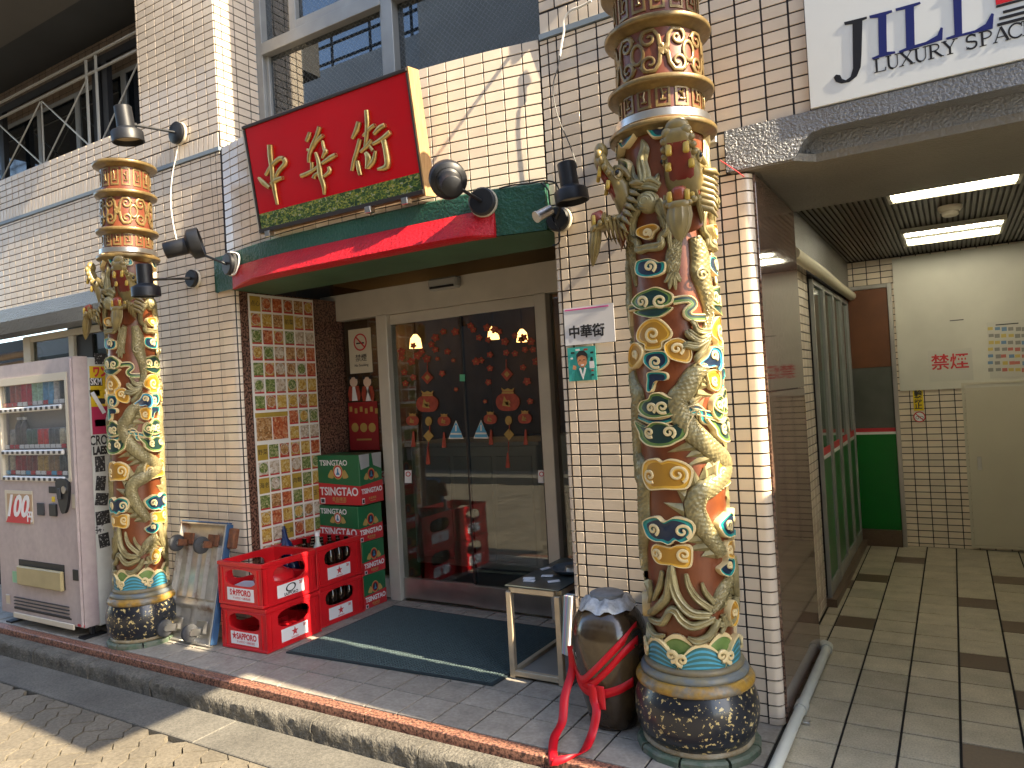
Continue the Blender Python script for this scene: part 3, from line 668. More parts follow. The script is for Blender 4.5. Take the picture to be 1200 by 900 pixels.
def pouch(u, v, s):
    o = [(-.55, -.9), (-.3, -.72), (0, -.82), (.3, -.72), (.55, -.9), (.45, -.55), (.85, -.25), (1, .25), (.8, .75), (.4, .95), (-.4, .95), (-.8, .75), (-1, .25), (-.85, -.25), (-.45, -.55)]
    b = shape('lantern_sticker', [(u + x * s, v + y * s) for x, y in o], st_red, u, 0, None, 3)
    shape('gold_band', [(u + x * s, v + y * s) for x, y in ((-.5, -.62), (.5, -.62), (.48, -.48), (-.48, -.48))], st_gold, u, .0006, b)
    shape('gold_frill', [(u + x * s, v + y * s) for x, y in ((-.55, -.98), (-.28, -.8), (0, -.95), (.28, -.8), (.55, -.98), (.42, -.66), (-.42, -.66))], st_gold, u, .0007, b)
    pts = [(u + s * (.12 + .28 * t / 10) * math.cos(t * .75), v + s * .25 + s * (.12 + .28 * t / 10) * math.sin(t * .75)) for t in range(15)]
    for q in (0, 5, 10): shape('gold_swirl', [(a + .10 * s * math.cos(2 * t), b_ + .10 * s * math.sin(2 * t)) for t, (a, b_) in [(0, pts[q]), (1, pts[q + 2]), (2, pts[q + 4])]], st_gold, u, .0008, b)
for x, y, s in ((280, 365, 13), (482, 360, 14), (243, 410, 7.5), (322, 411, 7.5), (438, 406, 7.8), (525, 404, 8)): pouch(*fc(x, y), s)
def dia(x, y, w, h, m=st_red, nm='charm_sticker'):
    u, v = fc(x, y); s_ = shape(nm, [(u - w, v), (u, v - h), (u + w, v), (u, v + h)], m, u)
    if w > 3: shape('gold_inset', [(u - w * .45, v), (u, v - h * .45), (u + w * .45, v), (u, v + h * .45)], st_gold, u, .0006, s_)
for x, y in ((280, 305), (480, 297)): dia(x, y, 7, 8)
for x, y in ((283, 452), (485, 448)): dia(x, y, 6, 7, st_gold)
for x, y in ((283, 415), (484, 413)): u, v = fc(x, y); shape('charm_sticker', [(u + 4 * math.cos(t * .628), v + 5.5 * math.sin(t * .628)) for t in range(10)], st_gold, u)
for x, y, h in ((282, 500, 11), (482, 513, 9), (245, 460, 9), (322, 462, 9), (440, 455, 9), (527, 455, 9)):
    u, v = fc(x, y); shape('tassel_sticker', [(u - .8, v - h), (u + .8, v - h), (u + 2.6, v + h), (u - 2.6, v + h)], st_red, u)
for x, y in ((280, 275), (478, 272), (286, 432), (486, 430), (283, 480), (484, 478)): u, v = fc(x, y); shape('cord_sticker', [(u - .5, v - 6), (u + .5, v - 6), (u + .5, v + 6), (u - .5, v + 6)], st_red, u)
for x, y in ((352, 438), (415, 437)):
    u, v = fc(x, y); b = shape('warning_sticker', [(u, v - 12), (u + 9, v + 10), (u - 9, v + 10)], st_pale, u); shape('blue_triangle', [(u, v - 10), (u + 6.5, v + 3), (u - 6.5, v + 3)], st_blue, u, .0006, b); shape('blue_band', [(u - 7, v + 5), (u + 7, v + 5), (u + 7.6, v + 8.5), (u - 7.6, v + 8.5)], st_blue, u, .0006, b); shape('mark', [(u - .8, v - 6), (u + .8, v - 6), (u + .8, v + 1), (u - .8, v + 1)], st_pale, u, .0009, b)
for x, y in ((232, 553), (567, 553), (171, 555)):
    u, v = fc(x, y); b = shape('notice_sticker', [(u - 4, v - 7), (u + 4, v - 7), (u + 4, v + 8), (u - 4, v + 8)], M['paper'], u); shape('red_ring', [(u + 3 * math.cos(t * .52), v - 2.5 + 3 * math.sin(t * .52)) for t in range(12)], M['red_ink'], u, .0006, b); shape('ring_inner', [(u + 2 * math.cos(t * .52), v - 2.5 + 2 * math.sin(t * .52)) for t in range(12)], M['paper'], u, .0009, b)
u, v = fc(368, 306); shape('green_sticker', [(u - 3, v - 4), (u + 3, v - 4), (u + 3, v + 4), (u - 3, v + 4)], mat('green_sticker', (.12, .5, .3), .5), u)
# posters on the left side pane
yp = .903
def flat(name, u0, v0, u1, v1, y, m, label=None, cat=None, parent=None, th=.002, out=0.0, group=None):
    a = at(u0, v0, 'y', y - out); b = at(u1, v1, 'y', y - out); mb = MB().span(min(a[0], b[0]), max(a[0], b[0]), y - out - th, y - out, min(a[2], b[2]), max(a[2], b[2]))
    return part(name, mb, m, parent) if parent else obj(name, mb, m, label, cat, group)
def ytext(s, x, z, y, size, m, parent, bold=0.0, squash=1.0, name='lettering', vertical=False):
    if vertical: s = '\n'.join(s)
    mb = text_mb(s, size, 0.0006, bold=bold, squash=squash); mb.move(frame((x, y, z), (1, 0, 0), (0, 0, 1))); return part(name, mb, m, parent, kind=None)
ps = flat('no_smoking_notice', 408, 387, 437, 436, yp, mat('cream_notice', (.66, .60, .47), .6), 'cream no smoking notice on the side pane left of the doors', 'notice')
p = at(422.5, 401, 'y', yp); mb = MB(); mb.lathe([(.062, 0), (.062, .0015), (.052, .0015), (.052, 0)], (0, 0, 0), 24, None, False); mb.move(frame((p[0], p[1] - .0036, p[2]), (1, 0, 0), (0, 0, 1))); part('red_ring', mb, M['red_ink'], ps)
part('slash', MB().box((p[0], p[1] - .0035, p[2]), (.11, .0012, .011), Matrix.Rotation(rad(45), 3, 'Y')), M['red_ink'], ps); part('cigarette', MB().span(p[0] - .04, p[0] + .035, p[1] - .0031, p[1] - .002, p[2] - .012, p[2] - .002), M['ink'], ps)
ytext('禁煙', p[0], p[2] - .115, p[1] - .0032, .055, M['ink'], ps); ytext('No Smoking', p[0], p[2] - .165, p[1] - .0032, .026, M['ink'], ps)
for k, (u, sx) in enumerate(((415, 1), (431, -1))):
    c = at(u, 455, 'y', yp); f = thing('paper_figure', 'small red and white paper child figure under the no smoking notice, on the %s' % ('left' if k == 0 else 'right'), 'decoration', (c[0], c[1], c[2] - .09), group='paper child figures')
    part('robe', MB().prism([(-.05, 0), (.05, 0), (.06, .05), (.045, .105), (-.045, .105), (-.06, .05)], (c[0], c[1], c[2] - .09), (1, 0, 0), (0, 0, 1), 0, .003), st_red, f)
    part('sash', MB().prism([(-.022, .0), (.03, .0), (.012 * sx, .10), (-.012 * sx, .10)], (c[0], c[1], c[2] - .09), (1, 0, 0), (0, 0, 1), .003, .0045), M['paper'], f)
    part('face', MB().prism([(.036 * math.cos(t * .4), .135 + .036 * math.sin(t * .4)) for t in range(16)], (c[0], c[1], c[2] - .09), (1, 0, 0), (0, 0, 1), 0, .004), mat('pale_face', (.72, .52, .40), .6) if k == 0 else bpy.data.materials['pale_face'], f)
    for s2 in (-1, 1): part('hair_bun', MB().prism([(.03 * s2 + .014 * math.cos(t * .6), .168 + .014 * math.sin(t * .6)) for t in range(10)], (c[0], c[1], c[2] - .09), (1, 0, 0), (0, 0, 1), 0, .005), M['ink'], f)
rp = flat('red_coin_poster', 408, 472, 445, 527, yp, mat('deep_red_poster', (.28, .015, .018), .45), 'dark red poster with three gold coins on the side pane', 'poster')
for k in range(3): p = at(416.5 + 10 * k, 501, 'y', yp); part('gold_coin', MB().disc((p[0], p[1] - .0022, p[2]), .033, (0, -1, 0), .002, 18), st_gold, rp)
for k in range(6): p = at(411.5 + 6 * k, 479.5 + (k % 2) * 2, 'y', yp); part('gold_fringe', MB().span(p[0] - .012, p[0] + .012, p[1] - .0035, p[1] - .0021, p[2] - .018, p[2] + .018), st_gold, rp)
p = at(427, 515, 'y', yp); part('gold_line', MB().span(p[0] - .07, p[0] + .07, p[1] - .0035, p[1] - .0021, p[2] - .006, p[2] + .006), st_gold, rp)

# ================================================================== dim room behind the doors
RM = thing('restaurant_interior', 'dim restaurant room seen through the glass doors', 'room', (-1.5, 3, 0))
dkw = mat('dark_wood_wall', (.13, .095, .07), .5, var=(3, .3)); part('floor', MB().span(-4.2, .3, .97, 5.5, -.05, -.002), mat('dark_room_floor', (.07, .055, .045), .35, var=(6, .2)), RM)
part('back_wall', MB().span(-4.2, .3, 5.5, 5.55, 0, 2.7), dkw, RM); part('side_wall', MB().span(-4.25, -4.2, .97, 5.5, 0, 2.7), dkw, RM); part('side_wall', MB().span(.3, .33, .97, 5.5, 0, 2.7), dkw, RM); part('ceiling', MB().span(-4.2, .3, .97, 5.5, 2.6, 2.65), mat('room_ceiling', (.35, .31, .24), .7), RM)
part('front_wall', MB().span(-4.2, -2.66, .96, 1.0, 0, 2.6), dkw, RM)
CB = thing('cream_cabinet', 'cream painted counter cabinet standing inside the glass doors', 'cabinet', (-1.9, 1.9, 0))
cabm = mat('cabinet_paint', (.66, .63, .54), .45, var=(3, .1)); part('body', MB().span(-2.62, -1.42, 1.75, 2.3, .02, .98, .01), cabm, CB); part('worktop', MB().span(-2.66, -1.38, 1.72, 2.34, .981, 1.01, .004), cabm, CB)
for x0, x1 in ((-2.58, -2.22), (-2.18, -1.82), (-1.78, -1.46)): part('cabinet_door', MB().span(x0, x1, 1.735, 1.752, .08, .9, .004), mat('cabinet_front', (.58, .56, .49), .45) if x0 < -2.5 else bpy.data.materials['cabinet_front'], CB)
FZ = thing('drinks_fridge', 'upright pale fridge standing beside the cream cabinet inside the doors', 'fridge', (-1.1, 2.0, 0))
part('body', MB().span(-1.34, -.86, 1.85, 2.4, .02, 1.05, .012), cabm, FZ); part('fridge_door', MB().span(-1.33, -.87, 1.83, 1.848, .1, .62, .006), mat('fridge_panel', (.24, .23, .21), .3), FZ); part('handle', MB().span(-1.31, -1.28, 1.805, 1.829, .35, .55, .004), M['black'], FZ)
for k, (x, y, c) in enumerate(((-.95, 3.2, (.04, .03, .03)), (-1.8, 3.6, (.03, .025, .03)), (-2.6, 3.4, (.035, .03, .03)))):
    t = thing('dining_chair', 'dark dining chair in the dim room, %s' % ('nearest the right door', 'in the middle', 'behind the cabinet')[k], 'chair', (x, y, 0), group='dining chairs in the dim room'); cm = mat('dark_chair', c, .4)
    part('seat', MB().span(x - .21, x + .21, y - .21, y + .21, .43, .47, .008), cm, t); part('backrest', MB().span(x - .21, x + .21, y + .18, y + .21, .50, .95, .006), cm, t)
    for a in (-.19, .19):
        for b in (-.19, .19): part('leg', MB().span(x + a - .018, x + a + .018, y + b - .018, y + b + .018, 0, .429), cm, t)
warm = mat('warm_lamp_shade', (.8, .5, .15), .5, emit=((1, .52, .16), 2.0))
for k, (u, v, y) in enumerate(((487, 402, 3.6), (578, 392, 4.6), (612, 395, 4.9))):
    p = at(u, v, 'y', y); t = thing('pendant_lamp', 'small warm pendant lamp glowing inside, %s' % ('nearest the left door', 'in the middle', 'at the right')[k], 'lamp', (p[0], y, 2.6), group='warm pendant lamps'); part('cord', MB().tube([(p[0], y, 2.6), (p[0], y, p[2] + .1)], .006, 6), M['black'], t); part('shade', MB().lathe([(.02, .1), (.06, .05), (.075, -.06)], (p[0], y, p[2]), 14), warm, t, smooth=60)

# ================================================================== menu panel on the left reveal
part('granite_lining', MB().span(-2.513, -2.505, 0.028, .93, 0, 2.11), M['granite'], P2)
part('granite_lining', MB().span(-.262, -.256, 0.03, .85, 0, 2.11), M['granite'], P1)
MN = thing('menu_panel', 'tall photo menu panel of Chinese dishes on the granite reveal', 'menu board', (-2.5, .36, .4))
part('backing_sheet', MB().span(-2.504, -2.4995, .088, .632, .40, 2.10), mat('menu_white', (.78, .74, .67), .4), MN)
def dish(name, a, b, c, sc):
    m = bpy.data.materials.new(name); m.use_nodes = True; n = m.node_tree.nodes; L = m.node_tree.links; bs = n['Principled BSDF']; bs.inputs['Roughness'].default_value = .28
    t = n.new('ShaderNodeTexCoord'); oi = n.new('ShaderNodeObjectInfo'); ad = n.new('ShaderNodeVectorMath'); ad.operation = 'ADD'; cx = n.new('ShaderNodeCombineXYZ'); ml = n.new('ShaderNodeMath'); ml.operation = 'MULTIPLY'; ml.inputs[1].default_value = 37; L.new(oi.outputs['Random'], ml.inputs[0]); L.new(ml.outputs[0], cx.inputs[0]); L.new(t.outputs['Object'], ad.inputs[0]); L.new(cx.outputs[0], ad.inputs[1])
    vo = n.new('ShaderNodeTexVoronoi'); vo.inputs['Scale'].default_value = sc; L.new(ad.outputs[0], vo.inputs['Vector']); no = n.new('ShaderNodeTexNoise'); no.inputs['Scale'].default_value = sc * 2.2; no.inputs['Detail'].default_value = 5; L.new(ad.outputs[0], no.inputs['Vector'])
    r = n.new('ShaderNodeValToRGB'); r.color_ramp.elements[0].color = (*a, 1); r.color_ramp.elements[1].color = (*c, 1); e = r.color_ramp.elements.new(.5); e.color = (*b, 1); r.color_ramp.elements[0].position = .25; r.color_ramp.elements[2].position = .75
    mx = n.new('ShaderNodeMix'); mx.data_type = 'FLOAT'; mx.inputs[0].default_value = .55; L.new(vo.outputs['Color'], mx.inputs[2]); L.new(no.outputs[0], mx.inputs[3]); L.new(mx.outputs[0], r.inputs[0]); L.new(r.outputs[0], bs.inputs['Base Color']); return m
DISH = [dish('noodle_dish', (.10, .04, .015), (.42, .20, .06), (.62, .48, .30), 90), dish('green_dish', (.03, .07, .012), (.17, .22, .05), (.55, .48, .30), 110), dish('red_dish', (.14, .015, .01), (.50, .11, .03), (.60, .42, .25), 80), dish('pale_dish', (.22, .15, .10), (.55, .44, .32), (.72, .66, .58), 70), dish('yellow_dish', (.25, .10, .01), (.55, .34, .06), (.64, .52, .30), 85)]
goldp = mat('gold_menu_heading', (.42, .28, .045), .35, var=(20, .15)); redp = mat('menu_red_price', (.45, .03, .03), .4); plate = mat('menu_plate', (.52, .49, .44), .3)
ny, nz = 6, 16; cw, chh = .530 / ny, 1.685 / nz; mr = random.Random(5)
heads = {(0, 0): '点心', (3, 1): '前菜', (0, 9): '野菜', (0, 11): '海老', (3, 11): '肉類', (5, 12): '玉子', (2, 14): '主食'}
fotos = {}
cell_me = {}
def cellbox(w, h, m):
    k = (round(w, 4), round(h, 4), m.name)
    if k not in cell_me: cell_me[k] = MB().span(-.0006, .0006, -w / 2, w / 2, -h / 2, h / 2, .0002).mesh('menu_photo', m)
    return cell_me[k]
plate_me = MB().lathe([(.037, 0), (.037, .0004)], (0, 0, 0), 18, Matrix.Rotation(rad(90), 3, 'Y')).mesh('plate', plate); LM = MN.location
dish_me = [MB().lathe([(.034, 0), (.026, .0008), (.0, .0009)], (0, 0, 0), 16, Matrix.Rotation(rad(90), 3, 'Y'), False).mesh('food', d_) for d_ in DISH]
for j in range(nz):
    for i in range(ny):
        if j == 7 and i < 3: continue
        if j == 8 and i < 3:
            if i == 0:
                for q in range(2): piece('menu_photo', cellbox(.122, .145, DISH[q * 2]), MN, (-2.4985 - LM[0], .095 + .066 + .13 * q - LM[1], 2.09 - chh * 8.1 - LM[2]))
                piece('menu_heading', cellbox(.262, .030, goldp), MN, (-2.4985 - LM[0], .095 + .131 - LM[1], 2.09 - chh * 7.25 - LM[2]))
            continue
        y = .095 + cw * (i + .5) + (.004 if i > 2 else 0); z = 2.09 - chh * (j + .5)
        if (i, j) in heads:
            piece('menu_heading', cellbox(cw - .006, chh - .008, goldp), MN, (-2.4985 - LM[0], y - LM[1], z - LM[2]))
            mb = text_mb(heads[(i, j)], .038, .0003); mb.move(frame((-2.4976, y, z), (0, 1, 0), (0, 0, 1))); part('lettering', mb, M['ink'], MN)
        else:
            q = mr.choice([0, 0, 1, 2, 2, 3, 4, 4]) if not (j in (5, 10) and i < 3) else 1
            d = piece('menu_photo', cellbox(cw - .012, chh - .016, DISH[(q + mr.choice([0, 2, 3])) % 5]), MN, (-2.4985 - LM[0], y - LM[1], z - LM[2]))
            if mr.random() < .45:
                piece('plate', plate_me, d, (.0007, 0, .006), (0, 0, 0)); piece('food', dish_me[q], d, (.0012, 0, .006), (mr.uniform(0, 6), 0, 0))
            piece('price_strip', cellbox(cw - .016, .010, redp), d, (.0009, 0, -chh / 2 + .011))
# ================================================================== passage on the right
PW = thing('passage_walls', 'tiled passage with a corrugated dark ceiling beside the restaurant pillar', 'passage', (1.4, 2, 0))
part('granite_jamb', MB().span(.60, .634, .028, .86, 0, 1.32, .002), M['granite_polished'], PW); part('granite_jamb', MB().span(.60, .634, .028, .86, 1.323, 2.2, .002), M['granite_polished'], PW)
tb = MB().span(.40, .548, .86, 3.6, 0, 2.05).span(.3, 3.4, 3.508, 3.6, 0, 2.4); part('wall_backing', tb, M['grout'], PW)
cl = [(.552, .86 + .1 * k + .05, (a + b) / 2, tile_me(.1 - G, b - a - G), rad(90)) for k in range(8) for a, b in zrows(0, 2.05)]
cl += [(x_, 3.503, (a + b) / 2, tile_me(w_ - G, b - a - G), 0) for x_, w_ in [(.92 + .1 * k, .1) for k in range(24)] for a, b in zrows(0, 2.283)] + [(.57 + .1 * k, 3.503, (a + b) / 2, tile_me(.1 - G, b - a - G), 0) for k in range(4) for a, b in zrows(2.075, 2.283)]
lay(PW, cl, 300, lambda u, v: u > 925)
# left wall upper beam, ceiling ribs
part('wall_beam', MB().span(.40, .585, .90, 3.50, 2.05, 2.283, .004), M['beam_side'], PW)
rib = MB(); k = 0; x_ = .585
while x_ < 2.6:
    rib.span(x_, x_ + .017, .905, 3.5, 2.283, 2.30); x_ += .0285
part('ceiling_ribs', rib, mat('dark_metal_ceiling', (.10, .088, .07), .4, .2, var=(2, .1)), PW, kind='stuff')
part('ceiling', MB().span(.4, 3.2, .86, 3.6, 2.296, 2.33), mat('ceiling_black', (.03, .026, .02), .6), PW); part('side_wall', MB().span(2.6, 2.65, .9, 3.5, 0, 2.3), mat('passage_side', (.5, .46, .38), .6), PW)
# grey front beam with a cut-up lip
RB = thing('grey_beam', 'grey stippled beam across the top of the passage, below the white sign', 'beam', (1.5, .3, 2.2))
mb = MB(); prof = [(.536, 2.212), (.786, 2.212), (.80, 2.222), (.83, 2.272), (.86, 2.296), (.90, 2.303), (3.4, 2.303), (3.4, 2.378), (.536, 2.378)]
part('beam_front', mb.prism(prof, (0, 0, 0), (1, 0, 0), (0, 0, 1), -.06, .022), M['beam'], RB, smooth=30)
part('beam_lower', MB().span(.79, 3.4, .061, .20, 2.235, 2.376), M['beam'], RB)
part('beam_soffit', MB().prism([(.55, -.016), (.79, -.016), (.86, .062), (3.4, .062), (3.4, .90), (.55, .90)], (0, 0, 2.205), (1, 0, 0), (0, 1, 0), 0, .03), M['beam_side'], RB)
# fluorescent ceiling lights
tubem = mat('lit_tube', (1, 1, 1), .5, emit=((1, .94, .72), 12.0)); refl = mat('light_tray', (.46, .43, .34), .4)
for k, (y0, y1) in enumerate(((.905, 1.34), (2.31, 2.88))):
    t = thing('ceiling_light', 'lit twin-tube ceiling light %s in the passage' % ('nearest the street' if k == 0 else 'farther back'), 'ceiling light', (1.31, (y0 + y1) / 2, 2.28), group='passage ceiling lights')
    part('tray', MB().span(1.03, 1.60, y0, y1, 2.272, 2.282), refl, t); mb = MB()
    for a, b, c, d in ((1.03, 1.60, y0, y0 + .02), (1.03, 1.60, y1 - .02, y1), (1.03, 1.05, y0 + .021, y1 - .021), (1.58, 1.60, y0 + .021, y1 - .021)): mb.span(a, b, c, d, 2.252, 2.2715, .002)
    part('frame', mb, refl, t); ym = (y0 + y1) / 2; part('divider', MB().prism([(ym - .05, 2.2715), (ym, 2.256), (ym + .05, 2.2715)], (1.051, 0, 0), (0, 1, 0), (0, 0, 1), 0, .528), refl, t)
    for y in (y0 + .11, y1 - .11): part('tube', MB().tube([(1.055, y, 2.258), (1.575, y, 2.258)], .0125, 10), tubem, t, smooth=60)
SD = thing('smoke_detector', 'round cream smoke detector between the ceiling lights', 'smoke detector', (1.305, 1.78, 2.283)); part('base', MB().lathe([(.06, 0), (.06, -.018), (.05, -.03)], (1.305, 1.78, 2.281), 20), M['cream'], SD, smooth=40); part('head', MB().lathe([(.042, -.031), (.042, -.05), (.03, -.058)], (1.305, 1.78, 2.281), 20), M['cream'], SD, smooth=40)
# back wall: board, notices, cabinet, door
yb_ = 3.495
bd = flat('white_board', 1045, 304, 1330, 446, yb_, mat('dull_white_board', (.60, .575, .50), .5, var=(2.5, .10)), 'large dull white board on the back wall of the passage', 'board', th=.012)
part('scuff', MB().span(1.27, 1.36, yb_ - .0135, yb_ - .0121, 1.735, 1.742), M['rubber'], bd)
nb_ = flat('no_smoking_paper', 1087, 411, 1141, 445, yb_ - .013, mat('aged_paper', (.55, .53, .47), .6), 'white paper with red characters low on the white board', 'notice'); p = at(1113, 425, 'y', yb_ - .016); ytext('禁煙', p[0], p[2], p[1], .125, M['red_ink'], nb_, bold=.002)
ps2 = flat('rules_poster', 1156, 378, 1215, 441, yb_ - .013, bpy.data.materials['aged_paper'], 'poster crowded with small pictures and text at the right edge of the white board', 'poster')
pr_ = random.Random(4); cols = [mat('poster_blue', (.15, .25, .4), .6), mat('poster_red', (.5, .15, .12), .6), mat('poster_grey', (.25, .24, .22), .6), mat('poster_yellow', (.55, .42, .12), .6)]
for r in range(7):
    for c in range(6): p = at(1161 + 8 * c + pr_.uniform(-1, 1), 385.5 + 8 * r, 'y', yb_ - .0155); part('small_picture', MB().span(p[0] - .016, p[0] + .016, p[1] - .0006, p[1], p[2] - pr_.uniform(.008, .016), p[2] + .014), pr_.choice(cols), ps2)
p = at(1180, 379.8, 'y', yb_ - .0155); part('title_line', MB().span(p[0] - .07, p[0] + .07, p[1] - .0006, p[1], p[2] - .004, p[2] + .004), M['ink'], ps2)
yl = mat('yellow_notice', (.75, .55, .01), .5); ys = flat('bicycle_notice', 1069, 450, 1083, 481, yb_, yl, 'narrow yellow notice with vertical black characters below the white board', 'notice', th=.003)
p = at(1076, 465.5, 'y', yb_ - .0036)
for k, ch in enumerate('駐輪禁止'): q = at(1075.5 + .25 * k, 454.3 + 7.3 * k, 'y', yb_ - .0036); ytext(ch, q[0], q[2], q[1], .056, M['ink'], ys, bold=.0015)
q = at(1077.5, 488.5, 'y', yb_ - .0005); bs_ = obj('bicycle_ban_sticker', MB().disc((q[0], q[1], q[2]), .042, (0, -1, 0), .002, 20), M['paper'], 'round red ringed sticker under the yellow notice', 'sticker'); mb = MB().lathe([(.042, 0), (.042, .0015), (.034, .0015), (.034, 0)], (0, 0, 0), 22, None, False); mb.move(frame((q[0], q[1] - .0022, q[2]), (1, 0, 0), (0, 0, 1))); part('red_ring', mb, M['red_ink'], bs_); part('slash', MB().box((q[0], q[1] - .0032, q[2]), (.07, .001, .007), Matrix.Rotation(rad(45), 3, 'Y')), M['red_ink'], bs_)
for s2 in (-1, 1): mb = MB().lathe([(.012, 0), (.012, .0008), (.009, .0008), (.009, 0)], (0, 0, 0), 12, None, False); mb.move(frame((q[0] + .015 * s2, q[1] - .0021, q[2] - .006), (1, 0, 0), (0, 0, 1))); part('wheel', mb, M['ink'], bs_)
CA = thing('meter_cabinet', 'cream flush metal cabinet door at the right end of the passage', 'cabinet', (1.58, 3.49, .02)); cm = mat('cabinet_cream', (.56, .51, .40), .45, var=(2, .06)); part('frame', MB().span(1.318, 1.335, 3.478, 3.497, .02, 1.262).span(1.335, 2.2, 3.478, 3.497, 1.245, 1.262).span(1.335, 2.2, 3.478, 3.497, .02, .037), cm, CA); part('cabinet_door', MB().span(1.3365, 2.2, 3.484, 3.495, .0385, 1.2435, .002), cm, CA)
p = at(1148, 543, 'y', 3.484); part('handle', MB().span(p[0] - .014, p[0] + .014, 3.476, 3.4835, p[2] - .05, p[2] + .05, .002), M['steel'], CA)
GD = thing('green_door', 'back door with a green lower panel, red stripe and brown upper board', 'door', (.7, 3.48, 0)); gm = mat('green_panel', (.003, .15, .018), .28, var=(4, .1))
part('frame', MB().span(.862, .892, 3.455, 3.5, 0, 2.075, .002).span(.56, .862, 3.46, 3.5, 2.045, 2.075, .002), M['steel'], GD); part('green_panel', MB().span(.56, .86, 3.475, 3.49, .13, .885), gm, GD); part('white_stripe', MB().span(.56, .86, 3.475, 3.49, .8855, .905), M['white'], GD); part('red_stripe', MB().span(.56, .86, 3.475, 3.49, .9055, .935), M['red_ink'], GD)
part('frosted_pane', MB().span(.56, .86, 3.478, 3.49, .9355, 1.42), mat('grey_frosted', (.10, .105, .09), .25, var=(6, .15)), GD); part('brown_board', MB().span(.56, .86, 3.472, 3.49, 1.4205, 2.044), mat('brown_board', (.14, .045, .012), .5, var=(5, .2)), GD); part('sill', MB().span(.56, .862, 3.44, 3.5, .0, .129), M['tile_dark'], GD)
# folding glazed side doors along the left wall of the passage
xw = .562
SDR = thing('folding_side_doors', 'glazed side doors with green lower panels along the left passage wall', 'door', (xw, 2.55, 0))
gl2 = mat('green_dim_glass', (.08, .115, .085), .08); ysd = [1.68, 2.12, 2.56, 3.0, 3.43]
for k in range(4):
    a, b = ysd[k] + .008, ysd[k + 1] - .008; lf = part('door_leaf', MB().span(xw - .004, xw + .002, a + .03, b - .03, .93, 1.93), gl2, SDR)
    part('green_panel', MB().span(xw - .004, xw + .006, a + .03, b - .03, .13, .86), gm, lf); part('stripe', MB().span(xw - .004, xw + .006, a + .03, b - .03, .8605, .885), M['white'], lf); part('red_stripe', MB().span(xw - .004, xw + .006, a + .03, b - .03, .8855, .929), M['red_ink'], lf)
    mb = MB().span(xw - .004, xw + .018, a, a + .03, .05, 1.96).span(xw - .004, xw + .018, b - .03, b, .05, 1.96); part('stile', mb, M['alu_win'], lf); part('top_rail', MB().span(xw - .004, xw + .016, a + .03, b - .03, 1.93, 1.96), M['alu_win'], lf); part('bottom_rail', MB().span(xw - .004, xw + .016, a + .03, b - .03, .05, .129), M['alu_win'], lf)
part('sill', MB().span(.548, .61, 1.66, 3.44, .002, .049), M['tile_dark'], SDR)
pp_ = obj('lagged_pipe', MB().tube([(.615, .9, 2.0), (.62, 1.8, 2.0), (.615, 2.6, 1.995), (.61, 3.42, 2.0)], [.032, .034, .032, .034], 12), mat('cream_lagging', (.62, .56, .42), .7, bump=(60, .4, .004)), 'cream lagged pipe running high along the left passage wall', 'pipe', smooth=60)
px_ = mat('grey_plastic_pipe', (.55, .56, .50), .4, var=(8, .08)); DP = thing('drain_pipe', 'pale plastic pipe lying along the foot of the granite jamb', 'pipe', (.662, .2, .03)); part('pipe_run', MB().tube([(.668, -.62, .03), (.664, .3, .03), (.662, .88, .03), (.645, .905, .03)], .021, 14), px_, DP, smooth=60); part('coupling', MB().tube([(.665, .11, .03), (.665, .17, .03)], .026, 14), px_, DP, smooth=60); part('elbow', MB().tube([(.663, .85, .03), (.66, .895, .03), (.64, .91, .03)], .027, 14), px_, DP, smooth=60); part('clip', MB().span(.672, .71, .045, .075, 0, .012, .002), M['steel'], DP)
# ================================================================== white sign with serif lettering
JS = thing('white_shop_sign', 'white sign panel with large serif letters above the passage', 'sign', (1.6, -.02, 2.39)); part('panel', MB().span(.863, 3.2, -.028, .002, 2.384, 3.4, .002), mat('sign_white', (.66, .69, .70), .35, var=(2, .04)), JS)
navy = mat('navy_letter', (.008, .014, .13), .35); blk = mat('black_letter', (.008, .008, .012), .35)
def glyph(polys, m, y=-.0285, name='letter'):
    mb = MB()
    for pl in polys:
        W3 = [at(u, v, 'y', y - .0014) for u, v in pl]; P2d = [(q[0], q[2]) for q in W3]
        ar = sum(P2d[i][0] * P2d[(i + 1) % len(P2d)][1] - P2d[(i + 1) % len(P2d)][0] * P2d[i][1] for i in range(len(P2d)))
        if ar < 0: P2d = P2d[::-1]
        mb.prism(P2d, (0, y, 0), (1, 0, 0), (0, 0, 1), 0, .0014)
    return part(name, mb, m, JS)
jc = lambda L: [(850 + x / 3., y / 3.) for x, y in L]
glyph([jc([(417, 78), (497, 58), (498, 65), (482, 72), (479, 190), (476, 235), (462, 268), (436, 288), (408, 293), (388, 287), (381, 272), (389, 262), (404, 264), (410, 277), (424, 282), (440, 270), (449, 240), (447, 84), (420, 88)])], blk)
glyph([jc([(506, 55), (585, 35), (587, 43), (566, 51), (568, 182), (596, 180), (598, 187), (518, 209), (515, 203), (540, 193), (537, 62), (508, 64)])], navy)
glyph([jc([(598, 30), (684, 6), (687, 13), (663, 23), (666, 158), (705, 147), (745, 124), (757, 96), (765, 98), (763, 140), (612, 186), (610, 179), (636, 168), (632, 32), (600, 39)])], navy)
glyph([jc([(765, -16), (860, -40), (862, -32), (830, -20), (833, 118), (878, 106), (915, 84), (936, 46), (944, 49), (940, 100), (778, 140), (776, 133), (806, 122), (800, -18), (768, -8)])], navy)
